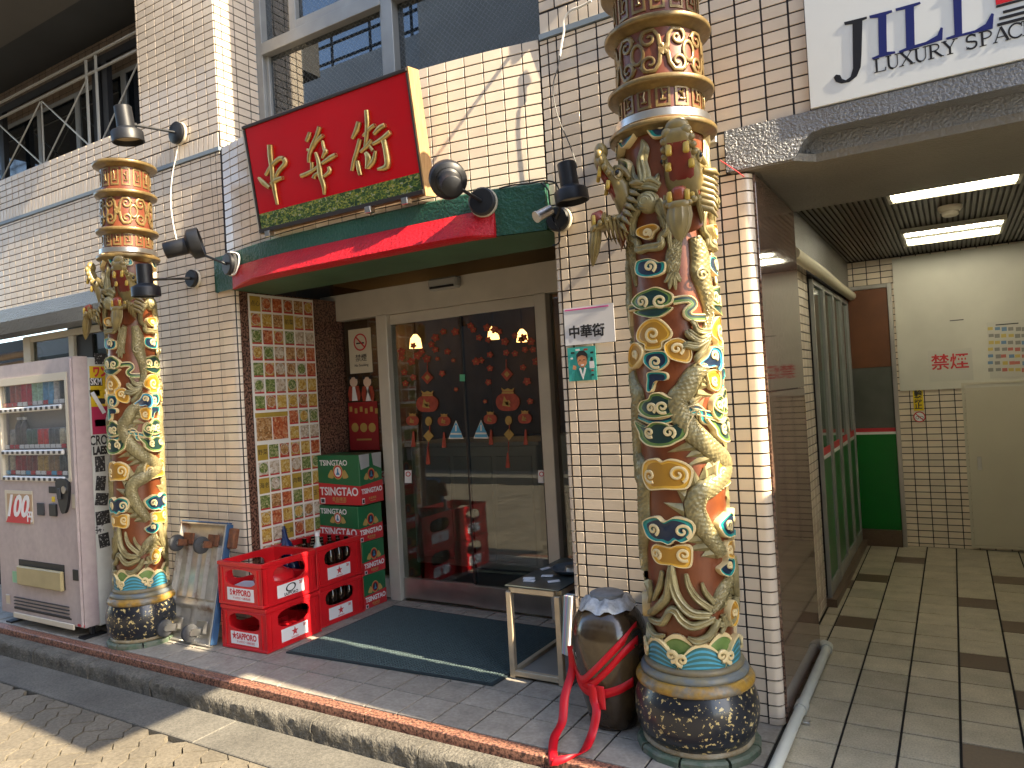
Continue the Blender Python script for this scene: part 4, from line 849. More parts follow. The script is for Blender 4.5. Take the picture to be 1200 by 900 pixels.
def stroke(pts, wd):
    out = []
    P = [np.array(p, float) for p in pts]
    l, r = [], []
    for i, p in enumerate(P):
        t = P[min(i + 1, len(P) - 1)] - P[max(i - 1, 0)]; t = t / (np.linalg.norm(t) + 1e-9); nn = np.array([-t[1], t[0]]); l.append(tuple(p + nn * wd / 2)); r.append(tuple(p - nn * wd / 2))
    return [[l[i], l[i + 1], r[i + 1], r[i]] for i in range(len(P) - 1)]
arc = lambda cx, cy, rx, ry, a0, a1, n=9: [(cx + rx * math.cos(rad(a0 + (a1 - a0) * i / n)), cy + ry * math.sin(rad(a0 + (a1 - a0) * i / n))) for i in range(n + 1)]
SER = {'L': [([(.22, 0), (.22, 1)], .14), ([(.05, .97), (.4, .97)], .06), ([(.05, .03), (.75, .03)], .06), ([(.73, 0), (.76, .25)], .06)], 'U': [([(.2, 1), (.2, .35)] + arc(.46, .35, .26, .33, 180, 270, 5), .14), (arc(.46, .35, .26, .33, 270, 360, 5) + [(.72, 1)], .06), ([(.03, .97), (.37, .97)], .06), ([(.58, .97), (.86, .97)], .06)],
 'X': [([(.12, 1), (.78, 0)], .15), ([(.75, 1), (.12, 0)], .06), ([(0, .97), (.3, .97)], .06), ([(.6, .97), (.9, .97)], .06), ([(0, .03), (.28, .03)], .06), ([(.6, .03), (.92, .03)], .06)], 'R': [([(.2, 0), (.2, 1)], .14), ([(.03, .97), (.4, .97)] + arc(.42, .74, .24, .23, 90, -90, 8) + [(.2, .5)], .08), ([(.4, .5), (.8, .02)], .13), ([(.03, .03), (.38, .03)], .06), ([(.75, .03), (.92, .03)], .06)],
 'Y': [([(.12, 1), (.44, .45)], .14), ([(.76, 1), (.46, .45)], .06), ([(.45, .5), (.45, 0)], .14), ([(.28, .03), (.62, .03)], .06), ([(0, .97), (.3, .97)], .06), ([(.62, .97), (.9, .97)], .06)], 'S': [(arc(.36, .75, .24, .22, 30, 180, 6) + arc(.36, .62, .24, .1, 180, 270, 3) + arc(.36, .38, .26, .12, 90, 0, 3) + arc(.36, .27, .26, .24, 0, -150, 7), .12), ([(.58, .98), (.58, .78)], .05), ([(.1, .02), (.1, .24)], .05)],
 'P': [([(.2, 0), (.2, 1)], .14), ([(.03, .97), (.4, .97)] + arc(.42, .73, .26, .24, 90, -90, 8) + [(.2, .49)], .08), ([(.03, .03), (.4, .03)], .06)], 'A': [([(.1, 0), (.44, 1)], .06), ([(.44, 1), (.8, 0)], .15), ([(.22, .33), (.66, .33)], .06), ([(0, .03), (.24, .03)], .06), ([(.64, .03), (.94, .03)], .06)], 'C': [(arc(.48, .5, .38, .48, 45, 315, 14), .11), ([(.76, .98), (.76, .7)], .05)], 'E': [([(.2, 0), (.2, 1)], .14), ([(.03, .97), (.7, .97)], .06), ([(.03, .03), (.72, .03)], .06), ([(.2, .52), (.55, .52)], .06), ([(.69, 1), (.69, .78)], .05), ([(.72, 0), (.72, .24)], .05)]}
a0 = at(1023.5, 86, 'y', -.03); a1 = at(1199, 41.5, 'y', -.03); xa = a0[0]; zc = a0[2]; unit = (a1[0] - a0[0]) / 10.05
xx = xa
for chx in 'LUXURY SPACE':
    if chx == ' ': xx += unit * .55; continue
    hh = .050; ww = hh * 1.08; mb = MB()
    for q_, (pts, wd) in enumerate(SER[chx]):
        for qd in stroke([(x_ * ww, y_ * hh) for x_, y_ in pts], wd * hh): mb.prism(qd, (xx, -.0285 - .0001 * q_, zc), (1, 0, 0), (0, 0, 1), 0, .001)
    part('small_letter', mb, blk, JS); xx += unit * (.90 if chx not in 'XRUY' else .985)
rdm = mat('logo_red', (.55, .01, .02), .35)
for z, z1, m_, x0 in ((2.584, 2.64, rdm, 1.46), (2.574, 2.582, blk, 1.46), (2.549, 2.558, blk, 1.478), (2.530, 2.540, blk, 1.466), (2.511, 2.521, blk, 1.460)): part('logo_bar', MB().span(x0, 1.75, -.0298, -.0285, z, z1), m_, JS)
# ================================================================== vending machine
VX0, VX1, VY, VB = -4.435, -3.395, -.53, .11
VM = thing('vending_machine', 'faded pink drinks vending machine with a sticker covered white side', 'vending machine', (-3.9, -.2, 0))
pink = mat('faded_pink_paint', (.38, .31, .32), .42, col2=(.46, .39, .38), ns=5, var=(26, .07), bump=(3, .1, .01), stretch=(1, 1, .35))
pwhite = mat('vending_white', (.60, .61, .57), .45, var=(14, .07), bump=(150, .2, .001))
def vx(u, v, y=VY): p = at(u, v, 'y', y); return p[0], p[2]
part('cabinet', MB().span(VX0 + .01, VX1 - .006, -.438, VB, .06, 1.755, .006), pwhite, VM)
wx0, wz1 = VX0 + .08, 1.665; wx1 = -3.47; wz0 = .985
# door: pink frame with a window opening
def ringbox(x0, x1, z0, z1, a0, a1, c0, c1, y0, y1):
    mb = MB(); V = []
    for y in (y0, y1):
        V += [(x0, y, z0), (x1, y, z0), (x1, y, z1), (x0, y, z1), (a0, y, c0), (a1, y, c0), (a1, y, c1), (a0, y, c1)]
    F = []
    for i in range(4):
        j = (i + 1) % 4; F += [(i, j, 4 + j, 4 + i), (8 + j, 8 + i, 12 + i, 12 + j), (j, i, 8 + i, 8 + j), (4 + i, 4 + j, 12 + j, 12 + i)]
    return mb.add(V, F)
part('door', ringbox(VX0, VX1, .075, 1.76, wx0, wx1, wz0, wz1, VY, -.44), pink, VM)
part('door_edge_moulding', MB().span(VX1 - .030, VX1 - .008, VY - .012, VY + .004, .08, 1.75, .006), pink, VM)
part('window_bezel', ringbox(wx0 - .004, wx1 + .004, wz0 - .004, wz1 + .004, wx0 + .03, wx1 - .02, wz0 + .012, wz1 - .045, VY - .006, VY + .03), M['cream'], VM)
part('display_glass', MB().span(wx0, wx1, VY + .010, VY + .014, wz0, wz1), M['glass_case'], VM)
part('display_back', MB().span(wx0, wx1, -.446, -.4405, wz0, wz1), mat('display_back', (.40, .37, .36), .6), VM)
part('display_side', MB().span(wx0 - .0, wx0 + .16, -.47, -.447, wz0, wz1), mat('tan_card', (.42, .33, .22), .6), VM)
btn = mat('white_button_bar', (.74, .73, .70), .35)
rows = [(471, 483, 'b'), (522, 528.5, 'c'), (553, 561, 'c')]
vr = random.Random(11)
CAN = {}
def canmesh(kind, col):
    k = (kind, col)
    if k not in CAN:
        m = mat('drink_%d' % len(CAN), col, .3, var=(60, .3), coat=.3); cap = M['paper'] if kind == 'b' else M['steel']
        mb = MB()
        if kind == 'b': mb.lathe([(.024, 0), (.027, .006), (.027, .115), (.025, .13), (.012, .165), (.012, .172)], n=14); mb.mi = 1; mb.lathe([(.014, .1725), (.014, .192)], n=12)
        else: mb.lathe([(.021, 0), (.026, .008), (.026, .095), (.021, .106)], n=14); mb.mi = 1; mb.lathe([(.0205, .1065), (.019, .109)], n=12)
        CAN[k] = mb.mesh('drink_sample', [m, cap], 40)
    return CAN[k]
colb = [(.03, .03, .035), (.35, .08, .06), (.38, .10, .07), (.55, .02, .05), (.52, .02, .05), (.35, .55, .42), (.38, .60, .48), (.12, .32, .58), (.14, .36, .62), (.5, .5, .52)]
colc = [(.30, .03, .04), (.05, .06, .07), (.55, .05, .05), (.22, .06, .06), (.35, .33, .30), (.10, .10, .11), (.45, .30, .10), (.12, .10, .10), (.5, .46, .35), (.28, .18, .10), (.08, .12, .10)]
L0 = VM.location
for r, (vb, bar_v, kind) in enumerate(rows):
    for k in range(12):
        u = 11 + 6.5 * k; z = vx(40, vb)[1] + (u - 40) * .0003; p = at(u, vb, 'y', -.487)
        if p[0] > wx1 - .02 or p[0] < wx0 + .03: continue
        kd = kind
        if r == 0 and k > 10: kd = 'c'
        if r == 1 and k in (2, 3): kd = 'b'
        me = canmesh(kd, colb[k % 10] if r == 0 else colc[(k // 2 * 3 + r * 4) % 11])
        piece('drink_sample', me, VM, (p[0] - L0[0], -.487 - L0[1], vx(40, vb)[1] - L0[2]))
    zb_ = vx(40, vb)[1]; sh = part('shelf', MB().span(wx0 + .01, wx1 - .01, -.515, -.45, zb_ - .012, zb_ - .001), M['alu_win'], VM)
    bb = part('button_bar', MB().span(wx0 + .03, wx1 - .07, VY - .012, VY + .008, zb_ - .062, zb_ - .028, .008), btn, VM)
    for k in range(12): x_ = wx0 + .06 + .066 * k; part('button', MB().span(x_ - .014, x_ + .014, VY - .016, VY - .0125, zb_ - .055, zb_ - .036, .003), M['dark_frame'], bb)
    for k in range(12):
        x_ = wx0 + .06 + .066 * k
        part('price_tag', MB().span(x_ - .026, x_ + .026, VY + .0145, VY + .018, zb_ - .02, zb_ + .006), vr.choice([M['paper'], M['paper'], st_blue, M['red_ink']]), sh)
# lower front
tan = mat('tan_flap', (.40, .33, .17), .45, var=(8, .1))
def vbox(name, u0, v0, u1, v1, m, out=.006, inn=0.0, b=.003, parent=None):
    a = vx(u0, v0); c = vx(u1, v1); return part(name, MB().span(a[0], c[0], VY - out, VY - inn - .0004, min(a[1], c[1]), max(a[1], c[1]), b), m, parent or VM)
pr1 = vbox('price_recess', 6, 574, 40, 614, M['cream'], .004); vbox('price_card', 9, 578, 39.5, 612, mat('tan_price_card', (.45, .30, .17), .5), .006, .0042, 0, pr1)
a = vx(22, 604); part('red_flash', MB().prism([(-.16, -.08), (.16, -.08), (.16, .06), (-.02, .10)], (a[0], VY - .0065, a[1] + .03), (1, 0, 0), (0, 0, 1), 0, .001), M['red_ink'], pr1)
mb = text_mb('100', .20, .0008, bold=.006); mb.v = [(x_ + y_ * .35, y_, z_) for x_, y_, z_ in mb.v]; a = vx(23, 594); mb.move(frame((a[0] - .01, VY - .0085, a[1]), (1, 0, 0), (0, 0, 1))); part('lettering', mb, M['paper'], pr1)
mb = text_mb('円', .075, .0008, bold=.003); a = vx(36.5, 606); mb.move(frame((a[0], VY - .0085, a[1]), (1, 0, 0), (0, 0, 1))); part('lettering', mb, M['paper'], pr1)
cp_ = at(76, 579, 'y', VY); cpn = part('coin_plate', MB().prism([(q[0], q[1]) for q in smooth_poly([(-.075, .07), (0, .10), (.075, .07), (.06, -.05), (.02, -.115), (-.03, -.10)], 4)][::-1], (cp_[0], VY - .0, cp_[2]), (1, 0, 0), (0, 0, 1), .0005, .018), M['black'], VM, smooth=30)
part('coin_slot', MB().disc((cp_[0] + .03, VY - .0185, cp_[2] + .03), .024, (0, -1, 0), .006, 16), M['steel'], cpn); part('lever', MB().span(cp_[0] - .04, cp_[0] - .005, VY - .03, VY - .0185, cp_[2] - .03, cp_[2] + .04, .004), M['rubber'], cpn)
vbox('display_screen', 57.5, 570, 67, 578, M['dark'], .005); vbox('warning_label', 61, 582, 64.5, 588, yl, .003); vbox('note_slot', 44.5, 589, 53, 604, M['rubber'], .010); vbox('card_reader', 59, 590, 68, 605, M['black'], .012); vbox('key_lock', 85, 578, 91, 596, M['steel'], .008)
fl = vbox('delivery_surround', 22.5, 655, 77, 692, M['dark'], .003); vbox('delivery_flap', 24, 662, 77, 692.5, tan, .028, .0035, .006, fl)
vbox('change_recess', 85.5, 667, 94, 681, M['dark'], .004); vbox('round_label', 15, 669, 21, 683, mat('label_green', (.25, .5, .3), .5), .002); vbox('lower_lock', 7.5, 696, 12.5, 708, M['steel'], .004); vbox('maker_badge', 91.5, 731, 99.5, 735.5, M['red_ink'], .003)
mb = MB(); 
va, vb_ = vx(17, 711), vx(84, 725)
part('vent_opening', MB().span(va[0], vb_[0], VY - .002, VY - .0004, vb_[1] - .01, va[1]), M['dark'], VM)
for k in range(4): part('vent_slat', MB().box(((va[0] + vb_[0]) / 2, VY - .006, vb_[1] + .005 + .022 * k), (vb_[0] - va[0] - .03, .008, .005)), M['rubber'], VM)
part('kick_plate', MB().span(va[0] + .005, vb_[0] + .04, VY - .012, VY - .0025, .052, .088, .003), M['cream'], VM)
for x_ in (VX0 + .08, VX1 - .05):
    for y_ in (-.46, .05): part('foot', MB().span(x_ - .012, x_ + .012, y_ - .012, y_ + .012, .012, .06).span(x_ - .035, x_ + .035, y_ - .07, y_ + .07, 0.001, .012), M['black'], VM)
# stickers on the white side
XS = VX1 - .0055
def sidebox(name, u0, v0, u1, v1, m, tilt=0, th=.001, parent=None):
    a = at(u0, v0, 'x', XS); b = at(u1, v1, 'x', XS); c = (XS + th / 2, (a[1] + b[1]) / 2, (a[2] + b[2]) / 2)
    return part(name, MB().box(c, (th, abs(b[1] - a[1]), abs(b[2] - a[2])), Matrix.Rotation(rad(tilt), 3, 'X')), m, parent or VM)
inkp = mat('black_sticker', (.02, .02, .022), .5, col2=(.5, .5, .48), ns=70, sharp=(.56, .62)); yst = mat('yellow_sticker', (.68, .46, .01), .5); pst = mat('magenta_sticker', (.42, .02, .08), .5)
for k, (n_, u0, v0, u1, v1, m_, tl) in enumerate([('s', 110.5, 414, 124, 427, inkp, 0), ('s', 104.5, 429, 125, 476, yst, 0), ('s', 105, 443, 120, 452, M['ink'], 0), ('s', 107, 476, 127, 508, pst, 0), ('s', 105, 457, 117, 464, inkp, 3), ('s', 112, 467, 126, 473, M['ink'], 0), ('s', 111, 492, 126, 499, inkp, 0), ('s', 111, 535, 123.5, 552, inkp, 0), ('s', 112, 558.5, 124, 574, inkp, -8), ('s', 111.5, 579, 127, 591, inkp, -10), ('s', 112, 600, 129, 613, inkp, 2), ('s', 115.5, 626, 128.5, 640, inkp, 5), ('s', 110, 616.5, 122, 624, mat('scribble_sticker', (.6, .6, .58), .5, col2=(.04, .04, .04), ns=60, sharp=(.5, .56)), 0)]):
    sidebox('sticker', u0, v0, u1, v1, m_, tl, .0008 + .0004 * (k % 3))
def sidetext(s, u, v, size, m, bold=.002, squash=.62, tilt=0):
    mb = text_mb(s, size, .0004, bold=bold, squash=squash); p = at(u, v, 'x', XS); mb.move(frame((XS + .0026, p[1], p[2]), (0, 1, 0), (0, math.sin(rad(tilt)), 1))); part('sticker_lettering', mb, m, VM)
sidetext('CROD', 119, 516, .085, M['ink']); sidetext('LAESK', 119.5, 528, .068, M['ink'], .004); sidetext('SKM', 112.5, 447.5, .062, M['paper'], .001); sidetext('ワン', 117, 436.5, .075, M['red_ink'], .004)
sidebox('slash_sticker', 112, 458, 118, 486, M['paper'], 28, .0022)

# ================================================================== platform hand truck leaning on the pillar
th0 = rad(13)
HT = thing('platform_truck', 'rusty steel platform truck leaning upside against the tiled pillar', 'hand truck', (-2.715, -.305, .004), (-th0, 0, 0))
rust = mat('worn_grey_steel', (.50, .48, .44), .36, .55, col2=(.22, .10, .045), ns=6, sharp=(.55, .72), rough2=.8, var=(20, .12))
tw, thh = .215, .70
mb = MB(); nx, nz_ = 22, 60; V = []; F = []
for j in range(nz_ + 1):
    for i in range(nx + 1):
        x_ = -tw + 2 * tw * i / nx; z_ = thh * j / nz_; y_ = 0.0
        ax = abs(x_) / tw; zz = z_ / thh
        e = min(1, max(0, (1 - ax) / .06)) * min(1, max(0, zz / .03)) * min(1, max(0, (1 - zz) / .03)); y_ += -.0 + .018 * e          # pan recessed from the rim
        for c0 in (-.62, -.22, .22, .62):
            if abs(ax * np.sign(x_) - c0) < .13 and .36 < zz < .80: y_ -= .016
        if .06 < zz < .28 and .12 < ax < .75: y_ += .012
        if .29 < zz < .33: y_ -= .008
        V.append((x_, y_, z_))
for j in range(nz_):
    for i in range(nx): F.append((j * (nx + 1) + i, j * (nx + 1) + i + 1, (j + 1) * (nx + 1) + i + 1, (j + 1) * (nx + 1) + i))
part('pressed_deck', mb.add(V, F), rust, HT, smooth=35, local=True)
part('deck_rim', MB().span(-tw - .004, -tw + .006, -.012, .03, 0, thh, .002).span(tw - .006, tw + .004, -.012, .03, 0, thh, .002).span(-tw + .006, tw - .006, -.012, .03, 0, .010, .002).span(-tw + .006, tw - .006, -.012, .03, thh - .010, thh, .002), rust, HT, local=True)
part('blue_bumper', MB().span(tw + .0045, tw + .016, -.010, .035, .01, thh, .004).span(-tw, tw, -.010, .035, thh + .0005, thh + .010, .003), mat('blue_bumper', (.035, .09, .19), .5, var=(10, .2)), HT, local=True)
part('handle_socket', MB().span(tw + .017, tw + .075, .0, .04, thh - .14, thh - .02, .008), mat('rusty_iron', (.11, .05, .03), .8, col2=(.22, .08, .03), ns=30, var=(40, .2)), HT, local=True)
for k, (x_, z_, sw, rs) in enumerate(((-.12, .10, -35, 0), (.12, .10, -40, 0), (-.13, .60, -60, 1), (.11, .60, -60, 1))):
    pl = part('caster', MB().span(x_ - .05, x_ + .05, -.008, .004, z_ - .035, z_ + .035, .003), bpy.data.materials['rusty_iron'] if rs else M['steel'], HT, local=True)
    cx, cz = x_ - .035, z_ - .028; Rm_ = Matrix.Rotation(rad(sw), 3, 'Z')
    fk = MB()
    for s2 in (-1, 1):
        fk.box((cx + .0, -.035, cz + .022 * 0), (.004, .055, .03), None, .001)
    part('fork', MB().span(x_ - .045, x_ - .040, -.075, -.0085, z_ - .045, z_ - .005, .001).span(x_ + .005, x_ + .010, -.075, -.0085, z_ - .045, z_ - .005, .001).span(x_ - .045, x_ + .010, -.014, -.0086, z_ - .045, z_ - .005), bpy.data.materials['rusty_iron'] if rs else M['steel'], pl, local=True)
    part('wheel', MB().lathe([(.008, -.016), (.040, -.016), (.050, -.010), (.052, 0), (.050, .010), (.040, .016), (.008, .016)], (x_ - .0175, -.068, z_ - .030), 24, Matrix.Rotation(rad(90), 3, 'Y')), M['rubber'], pl, smooth=40, local=True)
    part('hub', MB().lathe([(.016, -.024), (.016, .024)], (x_ - .0175, -.068, z_ - .030), 14, Matrix.Rotation(rad(90), 3, 'Y')), M['steel'], pl, smooth=40, local=True)

# ================================================================== red beer crates
redc = mat('red_crate_plastic', (.62, .012, .018), .32, var=(10, .1), coat=.2, bump=(14, .05, .003))
def ringwall(mb, w_, h_, cx, cz, rw, rh, o, ux, uy, d0, d1, sup=3.0):
    """a wall w_ x h_ with a rounded opening centred at (cx, cz)"""
    ang = sorted(set([round(2 * math.pi * k / 28, 4) for k in range(28)] + [round(math.atan2(b - cz, a - cx) % (2 * math.pi), 4) for a in (0, w_) for b in (0, h_)]))
    out, inn = [], []
    for t in ang:
        c, s = math.cos(t), math.sin(t); ts = []
        if c > 1e-6: ts.append((w_ - cx) / c)
        if c < -1e-6: ts.append(-cx / c)
        if s > 1e-6: ts.append((h_ - cz) / s)
        if s < -1e-6: ts.append(-cz / s)
        k = min(ts); out.append((cx + k * c, cz + k * s)); r = (abs(c / rw) ** sup + abs(s / rh) ** sup) ** (-1 / sup); inn.append((cx + r * c, cz + r * s))
    ux = Vector(ux); uy = Vector(uy); nz_ = ux.cross(uy); o = Vector(o); n = len(ang)
    P = lambda q, d: tuple(o + ux * q[0] + uy * q[1] + nz_ * d)
    V = [P(q, d1) for q in out] + [P(q, d1) for q in inn] + [P(q, d0) for q in out] + [P(q, d0) for q in inn]; F = []
    for i in range(n):
        j = (i + 1) % n; F += [(i, j, n + j, n + i), (2 * n + j, 2 * n + i, 3 * n + i, 3 * n + j), (n + i, n + j, 3 * n + j, 3 * n + i), (j, i, 2 * n + i, 2 * n + j)]
    mb.add(V, F)
cw_, cd_, chh_ = .362, .41, .248
def star(r, n=5): return [((r if k % 2 == 0 else r * .40) * math.sin(math.pi * k / n), (r if k % 2 == 0 else r * .40) * math.cos(math.pi * k / n)) for k in range(2 * n)]
def make_crate(label, loc, rz, front, side, tilt=0):
    t = thing('beer_crate', label, 'crate', loc, (0, 0, rz), group='red beer crates by the entrance')
    mb = MB(); a, b, h = cw_ / 2, cd_ / 2, chh_; T = .012
    ringwall(mb, cw_, h, cw_ / 2, .158, cw_ * .36, .048, (-a, -b, 0), (1, 0, 0), (0, 0, 1), -T, 0); ringwall(mb, cw_, h, cw_ / 2, .158, cw_ * .36, .048, (a, b, 0), (-1, 0, 0), (0, 0, 1), -T, 0)
    ringwall(mb, cd_, h, cd_ / 2, .162, cd_ * .30, .050, (a, -b, 0), (0, 1, 0), (0, 0, 1), -T, 0); ringwall(mb, cd_, h, cd_ / 2, .162, cd_ * .30, .050, (-a, b, 0), (0, -1, 0), (0, 0, 1), -T, 0)
    mb.span(-a + T, a - T, -b + T, b - T, .004, .014)
    for x_ in (-a / 2.2, 0, a / 2.2): mb.span(x_ - .002, x_ + .002, -b + T, b - T, .014, .075)
    for y_ in (-b * .6, -b * .2, b * .2, b * .6): mb.span(-a + T, a - T, y_ - .002, y_ + .002, .014, .074)
    # rims, corner ribs
    for z0, z1, e in ((h - .022, h - .001, .006), (h - .034, h - .029, .004), (.002, .018, .005)):
        mb.span(-a - e, a + e, -b - e, -b - .0003, z0, z1, .002).span(-a - e, a + e, b + .0003, b + e, z0, z1, .002).span(a + .0003, a + e, -b, b, z0, z1, .002).span(-a - e, -a - .0003, -b, b, z0, z1, .002)
    for sx in (-1, 1):
        for sy in (-1, 1):
            mb.span(sx * (a - .035), sx * (a - .031), sy * (b + .0003), sy * (b + .005), .018, h - .034); mb.span(sx * (a + .0003), sx * (a + .005), sy * (b - .040), sy * (b - .036), .018, h - .034); mb.span(sx * (a + .0004), sx * (a + .0046), sy * (b + .0004), sy * (b + .0046), .018, h - .034, .002)
    part('crate_shell', mb, redc, t, local=True)
    for k, (kind, nrm) in enumerate(((front, 0), (side, 1), (front, 2), (side, 3))):
        ang = [0, 90, 180, 270][nrm]; off = (b if nrm % 2 == 0 else a) + .0006; pw = .225 if nrm % 2 == 0 else .20
        Mx = Matrix.Rotation(rad(ang), 4, 'Z') @ frame((0, -off, .066), (1, 0, 0), (0, 0, 1))
        pl = part('label_plate', MB().span(-pw / 2, pw / 2, -.036, .036, 0, .0015).move(Mx), M['paper'], t, local=True)
        if nrm > 1: continue
        if kind == 'name':
            mb = text_mb('S★PPORO' if label.startswith('upper') else '★SAPPORO', .047, .0004, bold=.0014, squash=.80); mb.v = [(x_, y_ + .009, z_ + .002) for x_, y_, z_ in mb.v]; part('lettering', mb.move(Mx), M['red_ink'], pl, local=True)
            mb = text_mb('サッポロビール株式会社', .015, .0003, squash=.9); mb.v = [(x_ + .01, y_ - .022, z_ + .002) for x_, y_, z_ in mb.v]; part('lettering', mb.move(Mx), M['red_ink'], pl, local=True)
        elif kind == 'ring':
            mb = MB().lathe([(.030, 0), (.030, .0008), (.022, .0008), (.022, 0)], (0, 0, 0), 26, Matrix.Diagonal((1.25, .8, 1)), False); mb.v = [(x_ + y_ * .3, y_ + .008, z_ + .0018) for x_, y_, z_ in mb.v]; part('ring_emblem', mb.move(Mx), M['ink'], pl, local=True)
            mb = text_mb('SAPPORO', .024, .0003, bold=.0006); mb.v = [(x_, y_ - .026, z_ + .002) for x_, y_, z_ in mb.v]; part('lettering', mb.move(Mx), M['ink'], pl, local=True)
            mb = text_mb('20', .024, .0003, bold=.0008); mb.v = [(x_ + .075, y_ + .020, z_ + .002) for x_, y_, z_ in mb.v]; part('lettering', mb.move(Mx), M['red_ink'], pl, local=True)
        else:
            mb = MB().prism(star(.027)[::-1], (0, 0, .0018), (1, 0, 0), (0, 1, 0), 0, .0006); mb.v = [(x_, y_ + .003, z_) for x_, y_, z_ in mb.v]; part('red_star', mb.move(Mx), M['red_ink'], pl, local=True)
            mb = text_mb('20', .022, .0003, bold=.0006); mb.v = [(x_ + .075, y_ + .021, z_ + .002) for x_, y_, z_ in mb.v]; part('lettering', mb.move(Mx), M['red_ink'], pl, local=True)
            mb = text_mb('SAPPORO', .013, .0003); mb.v = [(x_, y_ - .028, z_ + .002) for x_, y_, z_ in mb.v]; part('lettering', mb.move(Mx), M['red_ink'], pl, local=True)
    return t
make_crate('lower red crate with a star label in the front stack, nearest the street', (-2.262, -.05, .001), rad(1.5), 'name', 'star')
make_crate('upper red crate with a ring emblem label on the front stack', (-2.268, -.055, .2515), rad(0.5), 'name', 'ring')
make_crate('lower red crate full of dark bottles in the stack beside the beer cartons', (-2.303, .372, .001), rad(-1), 'name', 'star')
make_crate('upper red crate full of dark bottles beside the beer cartons', (-2.300, .366, .2515), rad(1), 'name', 'star')
dkb = mat('dark_brown_bottle_glass', (.018, .010, .006), .06, coat=.5); blueb = mat('dark_blue_bottle', (.012, .025, .09), .08, coat=.5)
prof = [(.026, 0), (.030, .004), (.0305, .13), (.027, .155), (.014, .195), (.0125, .225), (.0145, .227), (.0145, .236), (.011, .237)]
bme = MB().lathe(prof, n=14).mesh('beer_bottle', dkb, 50)
for lv in range(2):
    for i in range(4):
        for j in range(5):
            if lv == 0 and i < 2: continue
            if lv == 1 and (i, j) in ((0, 0), (0, 1), (1, 0), (1, 1), (0, 4)): continue
            o = bpy.data.objects.new('beer_bottle', bme); C.objects.link(o); o.location = (-2.303 + (-1.5 + i) * .076, .37 + (-2 + j) * .073, .016 + .2505 * lv); o.rotation_euler = (0, 0, random.uniform(0, 6))
            tag(o, 'dark glass beer bottle in the %s crate beside the beer cartons' % ('lower', 'upper')[lv], 'bottle', 'bottles in the back %s crate' % ('lower', 'upper')[lv])
for k, (x_, y_, rx, ry) in enumerate(((-2.39, .20, -14, 22), (-2.335, .215, -10, 30))):
    o = bpy.data.objects.new('wine_bottle', MB().lathe([(.03, 0), (.034, .006), (.034, .19), (.028, .225), (.014, .255), (.0135, .31), (.016, .312), (.016, .325)], n=16).mesh('wine_bottle', blueb, 50)); C.objects.link(o); o.location = (x_, y_, .300); o.rotation_euler = (rad(rx), rad(-ry), 0)
    tag(o, 'dark blue bottle tilted over the crate rim, %s of two' % ('left', 'right')[k], 'bottle', 'tilted blue bottles')
clb = thing('clear_bottle', 'clear bottle with a yellow label standing in the upper crate', 'bottle', (-2.155, .235, .29)); part('glass_body', MB().lathe([(.03, 0), (.032, .005), (.032, .17), (.027, .20), (.013, .235), (.013, .27)], (-2.155, .235, .29), 18), mat('pale_bottle_glass', (.50, .56, .50), .08, coat=.4), clb, smooth=50); part('label', MB().lathe([(.0328, .06), (.0328, .13)], (-2.155, .235, .29), 18, None, False), yl, clb, smooth=50); part('cap', MB().lathe([(.015, .2705), (.015, .295)], (-2.155, .235, .29), 14), M['paper'], clb, smooth=40)
# loose contents of the front crates
o = obj('red_plastic_bag', MB().sphere((-2.25, -.03, .36), .1, 14, 9, (1.2, 1.3, .55)), redc, 'crumpled red plastic bundle inside the upper front crate', 'bundle', smooth=60)
bmn = random.Random(2); o.data.vertices.foreach_set('co', np.array([[c + bmn.uniform(-.012, .012) for c in v.co] for v in o.data.vertices]).ravel())
obj('folded_paper', MB().box((-2.30, -.16, .345), (.22, .12, .012), Euler((rad(4), rad(-3), rad(8))).to_matrix(), .002), mat('bluish_white_paper', (.55, .62, .70), .5), 'folded bluish white paper inside the upper front crate', 'paper')

